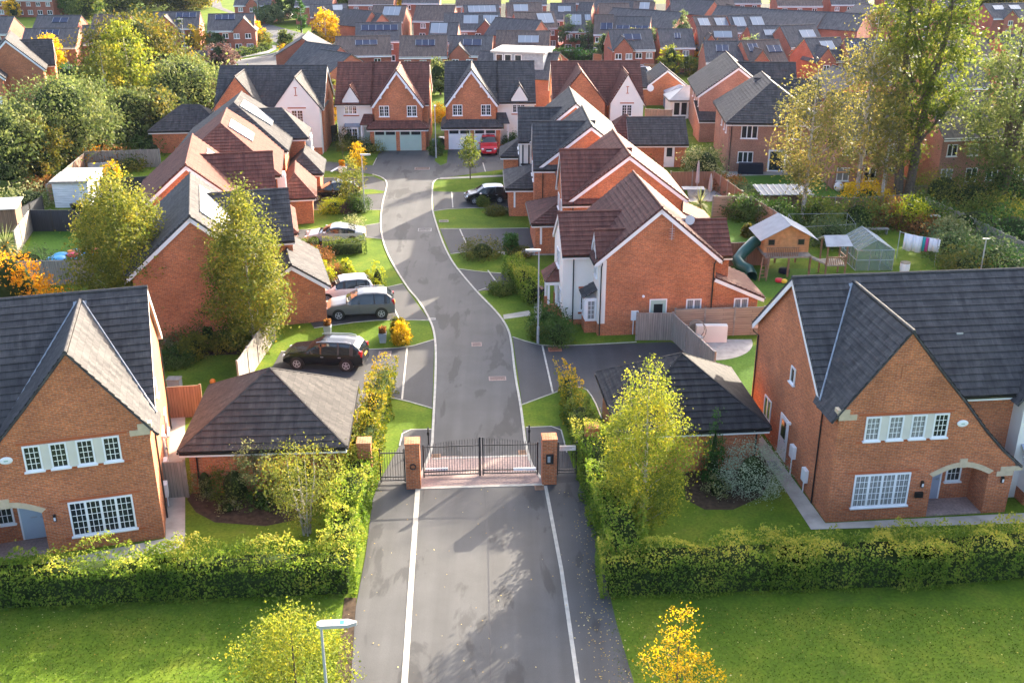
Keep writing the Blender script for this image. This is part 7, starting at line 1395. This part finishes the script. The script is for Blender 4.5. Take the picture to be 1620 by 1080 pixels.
# wire frame cage for fruit
t = empty('fruit_cage', 'thin-posted wire fruit cage on the far lawn', 'cage', G2(1310, 392), R(3)); m = MB(); c = [(-2.6, 0), (2.2, .6), (2.6, 3.6), (-2.2, 3.6)]; [m.tube([(*p, 0), (*p, 1.7)], .02, 'felt_grey', 5) for p in c]; [m.tube([(*c[i], 1.7), (*c[(i + 1) % 4], 1.7)], .015, 'felt_grey', 4) for i in range(4)]; m.build('frame', t)
# washing on a line
p0, p1 = Vector(G2(1418, 408)), Vector(G2(1478, 420)); t = empty('washing_line', 'washing line between two thin posts on the lawn', 'washing line', p0, math.atan2((p1 - p0).y, (p1 - p0).x)); L = (p1 - p0).length; m = MB(); m.tube([(0, 0, 0), (0, 0, 2.1)], .03, 'metal_grey', 6); m.build('post', t); m = MB(); m.tube([(L, 0, 0), (L, 0, 2.1)], .03, 'metal_grey', 6); m.build('post', t); m = MB(); m.tube([(0, 0, 2.05), (L / 2, 0, 1.95), (L, 0, 2.05)], .012, 'white', 4); m.build('line', t)
for lb, x0, x1, hgt, mt in (('white sheet on the washing line', .35, 1.7, 1.25, 'cloth_white'), ('teal towel on the washing line', 1.75, 1.93, 1.05, 'cloth_teal'), ('pink towel on the washing line', 1.97, 2.16, 1.05, 'cloth_pink'), ('small white cloth next to the pink towel', 2.2, 3.0, .95, 'cloth_white')):
    m = MB(); k = 8
    pts = [(x0 + (x1 - x0) * i / k, .05 * math.sin(i * 1.7 + x0), 2.0) for i in range(k + 1)]; [m.poly([pts[i], pts[i + 1], (pts[i + 1][0], pts[i + 1][1] * 2 - .08, 2.0 - hgt), (pts[i][0], pts[i][1] * 2 - .08, 2.0 - hgt)], mt) for i in range(k)]
    sh = m.build('laundry', None, True); md = sh.modifiers.new('thick', 'SOLIDIFY'); md.thickness = .012; sh.location = (*p0, 0); sh.rotation_euler = (0, 0, t.rotation_euler.z); tag(sh, lb, 'laundry')
# deflated bouncy castle on the left lawn
t = empty('bouncy_castle', 'deflated bouncy castle of blue and red sheets crumpled on the lawn', 'bouncy castle', G2(122, 406), R(5)); rr = random.Random(4)
for mt, n_, sz, xo, zz in (('plastic_blue', 10, 1.0, -.4, .1), ('plastic_red', 3, .6, .2, .4), ('plastic_orange', 4, .5, .8, .35), ('plastic_yellow', 5, .35, .9, .3)):
    m = MB()
    for i in range(n_): m.ball((xo + rr.uniform(-1.4, 1.2), rr.uniform(-.9, 1.0), zz), sz * rr.uniform(.5, .9), mt, .35, 9)
    m.build('sheet', t, True)
# deflated things, planters, pots, bins, drain covers
def simple(name, lb, cat, px, parts, yaw=0, group=None):
    t = empty(name, lb, cat, G2(*px), yaw, group)
    for nm, fn in parts: m = MB(); fn(m); m.build(nm, t)
    return t
for lb, px in (('grey square planter with dry pink plant in the middle of the lawn', (606, 541)), ('grey square planter with dry pink plant behind the black estate-like SUV', (519, 529))):
    t = simple('planter', lb, 'planter', px, [('pot', lambda m: m.mesh([(-.18, -.18, 0), (.18, -.18, 0), (.18, .18, 0), (-.18, .18, 0), (-.24, -.24, .62), (.24, -.24, .62), (.24, .24, .62), (-.24, .24, .62)], [(0, 3, 2, 1), (4, 5, 6, 7), (0, 1, 5, 4), (1, 2, 6, 5), (2, 3, 7, 6), (3, 0, 4, 7)], 'felt_grey'))]); rg = np.random.default_rng(7); leaf_mesh('plant', np.clip(rg.normal(size=(420, 3)), -1.5, 1.5) * .13 + np.array([0, 0, .8]), .13, 'leaf_russet', rg, parent=t)
t = spiky('bronze spiky plant in a grey planter on the left lawn', G2(498, 268), 1.7, .55, .9, 70, 'russet', 12); m = MB(); m.box(-.3, .3, -.3, .3, 0, .55, 'felt_grey'); m.build('pot', t)
t = simple('planter', 'white planter topped with a red bushy plant on the left lawn', 'planter', (542, 272), [('pot', lambda m: m.lathe([(.35, 0), (.45, .5), (.4, .52)], 'white', 12))]); rg = np.random.default_rng(8); leaf_mesh('plant', np.clip(rg.normal(size=(520, 3)), -1.5, 1.5) * .17 + np.array([0, 0, .9]), .14, 'leaf_orange', rg, parent=t)
t = simple('topiary', 'potted double-ball topiary at the white gabled house', 'plant', (503, 236), [('pot', lambda m: m.lathe([(.25, 0), (.36, .5), (.3, .52)], 'white', 12)), ('stem', lambda m: m.tube([(0, 0, .4), (0, 0, 1.9)], .04, 'bark', 6))])
for z, r_ in ((1.2, .36), (1.85, .36)): rg = np.random.default_rng(9); d_ = rg.normal(size=(420, 3)); d_ /= np.linalg.norm(d_, axis=1)[:, None]; leaf_mesh('topiary_ball', d_ * r_ * .9 + np.array([0, 0, z]), .09, 'leaf_conifer', rg, parent=t)
for lb, px, mt in (('dark wheelie bin beside the sage-doored house', (689, 236), 'tarp_blue'), ('dark wheelie bin beside the white garage doors', (706, 234), 'black_plastic'), ('grey wheelie bin in the passage between the garages', (699, 232), 'door_black')):
    simple('wheelie_bin', lb, 'bin', px, [('body', lambda m, mt=mt: m.mesh([(-.24, -.25, .1), (.24, -.25, .1), (.24, .25, .1), (-.24, .25, .1), (-.29, -.34, .98), (.29, -.34, .98), (.29, .32, .98), (-.29, .32, .98)], [(0, 3, 2, 1), (4, 5, 6, 7), (0, 1, 5, 4), (1, 2, 6, 5), (2, 3, 7, 6), (3, 0, 4, 7)], mt)), ('lid', lambda m, mt=mt: m.box(-.31, .31, -.38, .33, .985, 1.06, mt)), ('wheel', lambda m: m.tube([(-.3, .25, .1), (.3, .25, .1)], .1, 'black_plastic', 10))])
def cover(lb, px, w_, d_, mat, name='drain_cover', yaw=R(3)):
    m = MB(); m.box(-w_ / 2, w_ / 2, -d_ / 2, d_ / 2, .0, .032, mat); [m.box(-w_ / 2 + .06, w_ / 2 - .06, -d_ / 2 + .09 * k, -d_ / 2 + .09 * k + .03, .032, .037, 'soil') for k in range(1, max(2, int(d_ / .09)))]; o = m.build(name); o.location = (*G2(*px), 0); o.rotation_euler = (0, 0, yaw); tag(o, lb, 'drain cover')
cover('brick-filled cover in the middle of the road beyond the gate', (787, 599), .98, .55, 'paving_brick'); cover('square brick cover in the road further up', (754, 545), .62, .6, 'paving_brick'); cover('square brick cover on the black car driveway', (609, 560), .75, .75, 'paving_brick'); cover('iron drain grating at the right gate pillar', (853, 771), .42, .5, 'wood_brown'); cover('iron drain grating inside the right gate leaf', (827, 716), .42, .45, 'wood_brown'); cover('iron drain grating inside the left gate leaf', (690, 722), .45, .45, 'wood_brown'); cover('small drain grating at the left kerb bend', (683, 505), .5, .35, 'concrete')
cover('reddish cover in the mouth of the right driveway', (878, 553), .8, .6, 'terracotta'); cover('pale cover on the verge lawn right of the road', (702, 350), .8, .6, 'wood_grey'); cover('dark slab cover by the right house path', (1225, 737), .5, .9, 'felt_grey')
cover('pale repaired tarmac patch up the road', (672, 364), 1.1, .9, 'concrete'); cover('brick cover on the turning head', (668, 267), 1.5, 1.0, 'paving_brick')
# bits and pieces of the gardens
simple('grill', 'covered black grill by the brick house wall', 'grill', (1187, 275), [('cover', lambda m: (m.mesh([(-1.2, -.35, .05), (1.2, -.35, .05), (1.2, .35, .05), (-1.2, .35, .05), (-1.15, -.3, 1.0), (1.15, -.3, 1.0), (1.15, .3, 1.05), (-1.15, .3, 1.05)], [(4, 5, 6, 7), (0, 1, 5, 4), (1, 2, 6, 5), (2, 3, 7, 6), (3, 0, 4, 7)], 'navy')))], R(-4))
for lb, px, h in (('closed grey parasol by the white garage door', (1040, 262), 3.0), ('closed grey parasol over the dark fence', (1102, 305), 3.0), ('closed grey parasol at the end of the dark fence', (1122, 318), 2.5)):
    simple('parasol', lb, 'parasol', px, [('pole', lambda m: m.tube([(0, 0, 0), (0, 0, .9)], .03, 'metal_grey', 6)), ('canopy', lambda m, h=h: m.lathe([(.1, .85), (.19, 1.0), (.15, 1.8), (.10, h - .3), (.03, h)], 'parasol_grey', 10)), ('base', lambda m: m.lathe([(.3, 0), (.3, .08), (.05, .1)], 'concrete', 12))])
simple('garden_table', 'dark outdoor table on the paved garden', 'table', (1096, 310), [('table_top', lambda m: m.box(-1, 1, -.55, .55, .7, .75, 'felt_grey')), ('leg', lambda m: m.box(-.9, -.8, -.45, .45, 0, .7, 'black_plastic')), ('leg', lambda m: m.box(.8, .9, -.45, .45, 0, .7, 'black_plastic'))])
simple('egg_chair', 'hanging egg chair on the round patio', 'chair', (1101, 548), [('shell', lambda m: m.tube([(.55 * math.sin(a) * 1.0, 0, 1.0 + .62 * math.cos(a)) for a in np.linspace(-2.6, 2.6, 15)], .03, 'wood_grey', 6)), ('shell', lambda m: m.tube([(.5 * math.sin(a), .35, 1.0 + .58 * math.cos(a)) for a in np.linspace(-2.4, 2.4, 13)], .03, 'wood_grey', 6)), ('cushion', lambda m: m.ball((0, .1, .55), .42, 'felt_grey', .35, 12)), ('base', lambda m: m.lathe([(.45, 0), (.45, .05), (.05, .08), (.04, .4)], 'iron', 12))])
simple('garden_wall', 'short white wall block on the round patio', 'wall', (1124, 540), [('block', lambda m: m.box(-.95, .95, -.2, .2, 0, 1.1, 'render'))])
simple('planter_box', 'grey trough planter at the left house wall', 'planter', (277, 612), [('trough', lambda m: m.box(-.35, .35, -.25, .25, 0, .5, 'felt_grey')), ('rim', lambda m: m.box(-.38, .38, -.28, .28, .5, .55, 'wood_grey'))])
for lb, px, mt, r_ in (('orange ball on the left back lawn', (337, 608), 'plastic_orange', .17), ('white paper ball on the lawn by the golden birch', (1326, 303), 'cloth_white', .45), ('yellow ball next to the white one', (1339, 303), 'plastic_yellow', .42), ('second yellow ball hanging beyond the birch trunk', (1348, 301), 'plastic_yellow', .42)):
    m = MB(); m.ball((0, 0, r_), r_, mt, 1, 14); o = m.build('ball', None, True); o.location = (*G2(*px), .012); tag(o, lb, 'ball')
simple('pergola', 'rustic log pergola over the pale balls', 'pergola', (1336, 302), [('post', lambda m: m.tube([(-1.7, 0, 0), (-1.7, 0, 1.7)], .07, 'wood_brown', 6)), ('post', lambda m: m.tube([(1.7, .2, 0), (1.7, .2, 1.7)], .07, 'wood_brown', 6)), ('beam', lambda m: m.tube([(-1.9, 0, 1.72), (2.0, .2, 1.75)], .08, 'wood_orange', 6))])
simple('garden_furniture', 'timber garden seat heaped with pale cushions by the orange fence', 'seat', (1372, 312), [('seat', lambda m: m.box(-1.2, 1.2, -.4, .4, .3, .42, 'wood_orange')), ('backrest', lambda m: m.box(-1.2, 1.2, .35, .45, .42, 1.0, 'wood_orange')), ('cushion', lambda m: m.ball((.5, -.05, .5), .4, 'cloth_white', .3, 10)), ('leg', lambda m: m.box(-1.15, -1.05, -.35, .35, 0, .3, 'wood_orange')), ('leg', lambda m: m.box(1.05, 1.15, -.35, .35, 0, .3, 'wood_orange'))])
simple('water_butt', 'white barrel at the greenhouse corner', 'barrel', (1430, 432), [('barrel', lambda m: m.lathe([(.3, 0), (.36, .4), (.34, .8)], 'white', 12)), ('rim', lambda m: m.lathe([(.36, .8), (.36, .84), (.3, .845)], 'door_black', 12))])
simple('bird_table', 'pale bird table on a thin post near the shrubs', 'bird table', (1475, 362), [('tray', lambda m: m.box(-.4, .4, -.3, .3, 1.1, 1.16, 'felt_grey')), ('post', lambda m: m.tube([(0, 0, 0), (0, 0, 1.1)], .05, 'wood_grey', 6))])
simple('garden_bench', 'low grey bench by the russet shrub', 'bench', (1385, 370), [('seat', lambda m: m.box(-1, 1, -.25, .25, .42, .47, 'wood_grey')), ('leg', lambda m: m.box(-.9, -.82, -.2, .2, 0, .42, 'wood_grey')), ('leg', lambda m: m.box(.82, .9, -.2, .2, 0, .42, 'wood_grey'))])
simple('vent_pole', 'thin grey pole rising behind the right roof ridge', 'pole', (1547, 452), [('shaft', lambda m: m.tube([(0, 0, 0), (0, 0, 3.4)], .045, 'metal_grey', 6)), ('cap', lambda m: m.box(-.25, .25, -.04, .04, 3.4, 3.46, 'metal_grey'))])
simple('storage_box', 'pale storage box beside the black SUV nose', 'box', (486, 311), [('box', lambda m: m.box(-.55, .45, -.4, .4, 0, .8, 'stone')), ('lid', lambda m: m.box(-.6, .5, -.45, .45, .8, .88, 'cream_panel'))])
for lb, px in (('pale garden chair by the weathered fence', (150, 276)), ('second pale garden chair by the weathered fence', (170, 275))): simple('garden_chair', lb, 'chair', px, [('seat', lambda m: m.box(-.7, .7, -.5, .5, .3, .45, 'felt_grey')), ('backrest', lambda m: m.box(-.7, .7, .4, .55, .45, 1.0, 'felt_grey')), ('leg', lambda m: m.box(-.65, -.55, -.45, .45, 0, .3, 'black_plastic')), ('leg', lambda m: m.box(.55, .65, -.45, .45, 0, .3, 'black_plastic'))])
for lb, px in (('dark bin before the white shed', (117, 332)), ('dark rounded tub before the white shed', (126, 332))): simple('tub', lb, 'tub', px, [('body', lambda m: m.lathe([(.2, 0), (.28, .5), (.26, .52)], 'black_plastic', 10)), ('rim', lambda m: m.lathe([(.3, .5), (.3, .55), (.25, .56)], 'iron', 10))])
simple('boulder', 'rounded grey rock at the path of the second house', 'rock', (830, 404), [('rock', lambda m: m.ball((0, 0, .2), .6, 'wood_grey', .55, 10))])
simple('marker', 'white angled post on the left lawn', 'post', (530, 272), [('shaft', lambda m: m.tube([(-.4, 0, 0), (.1, 1.6, .05)], .1, 'white', 6))])
# ------------------------------------------------------------ haze over the far estate
m = bpy.data.materials.new('haze'); m.use_nodes = True; n = m.node_tree.nodes; n.clear(); o = n.new("ShaderNodeOutputMaterial"); v = n.new("ShaderNodeVolumePrincipled")
v.inputs['Color'].default_value = (.62, .74, 1.0, 1); v.inputs['Density'].default_value = .00005; v.inputs['Anisotropy'].default_value = 0.0
m.node_tree.links.new(v.outputs[0], o.inputs['Volume']); MATS['haze'] = m
hz = MB(); hz.box(-905, 905, -105, 1505, -1.0, 27.0, 'haze'); o = hz.build('haze'); o['kind'] = 'stuff'; o['label'] = 'thin pale haze over the far houses of the estate'
cy.volume_bounces = 0; cy.volume_step_rate = 4; cy.volume_max_steps = 64
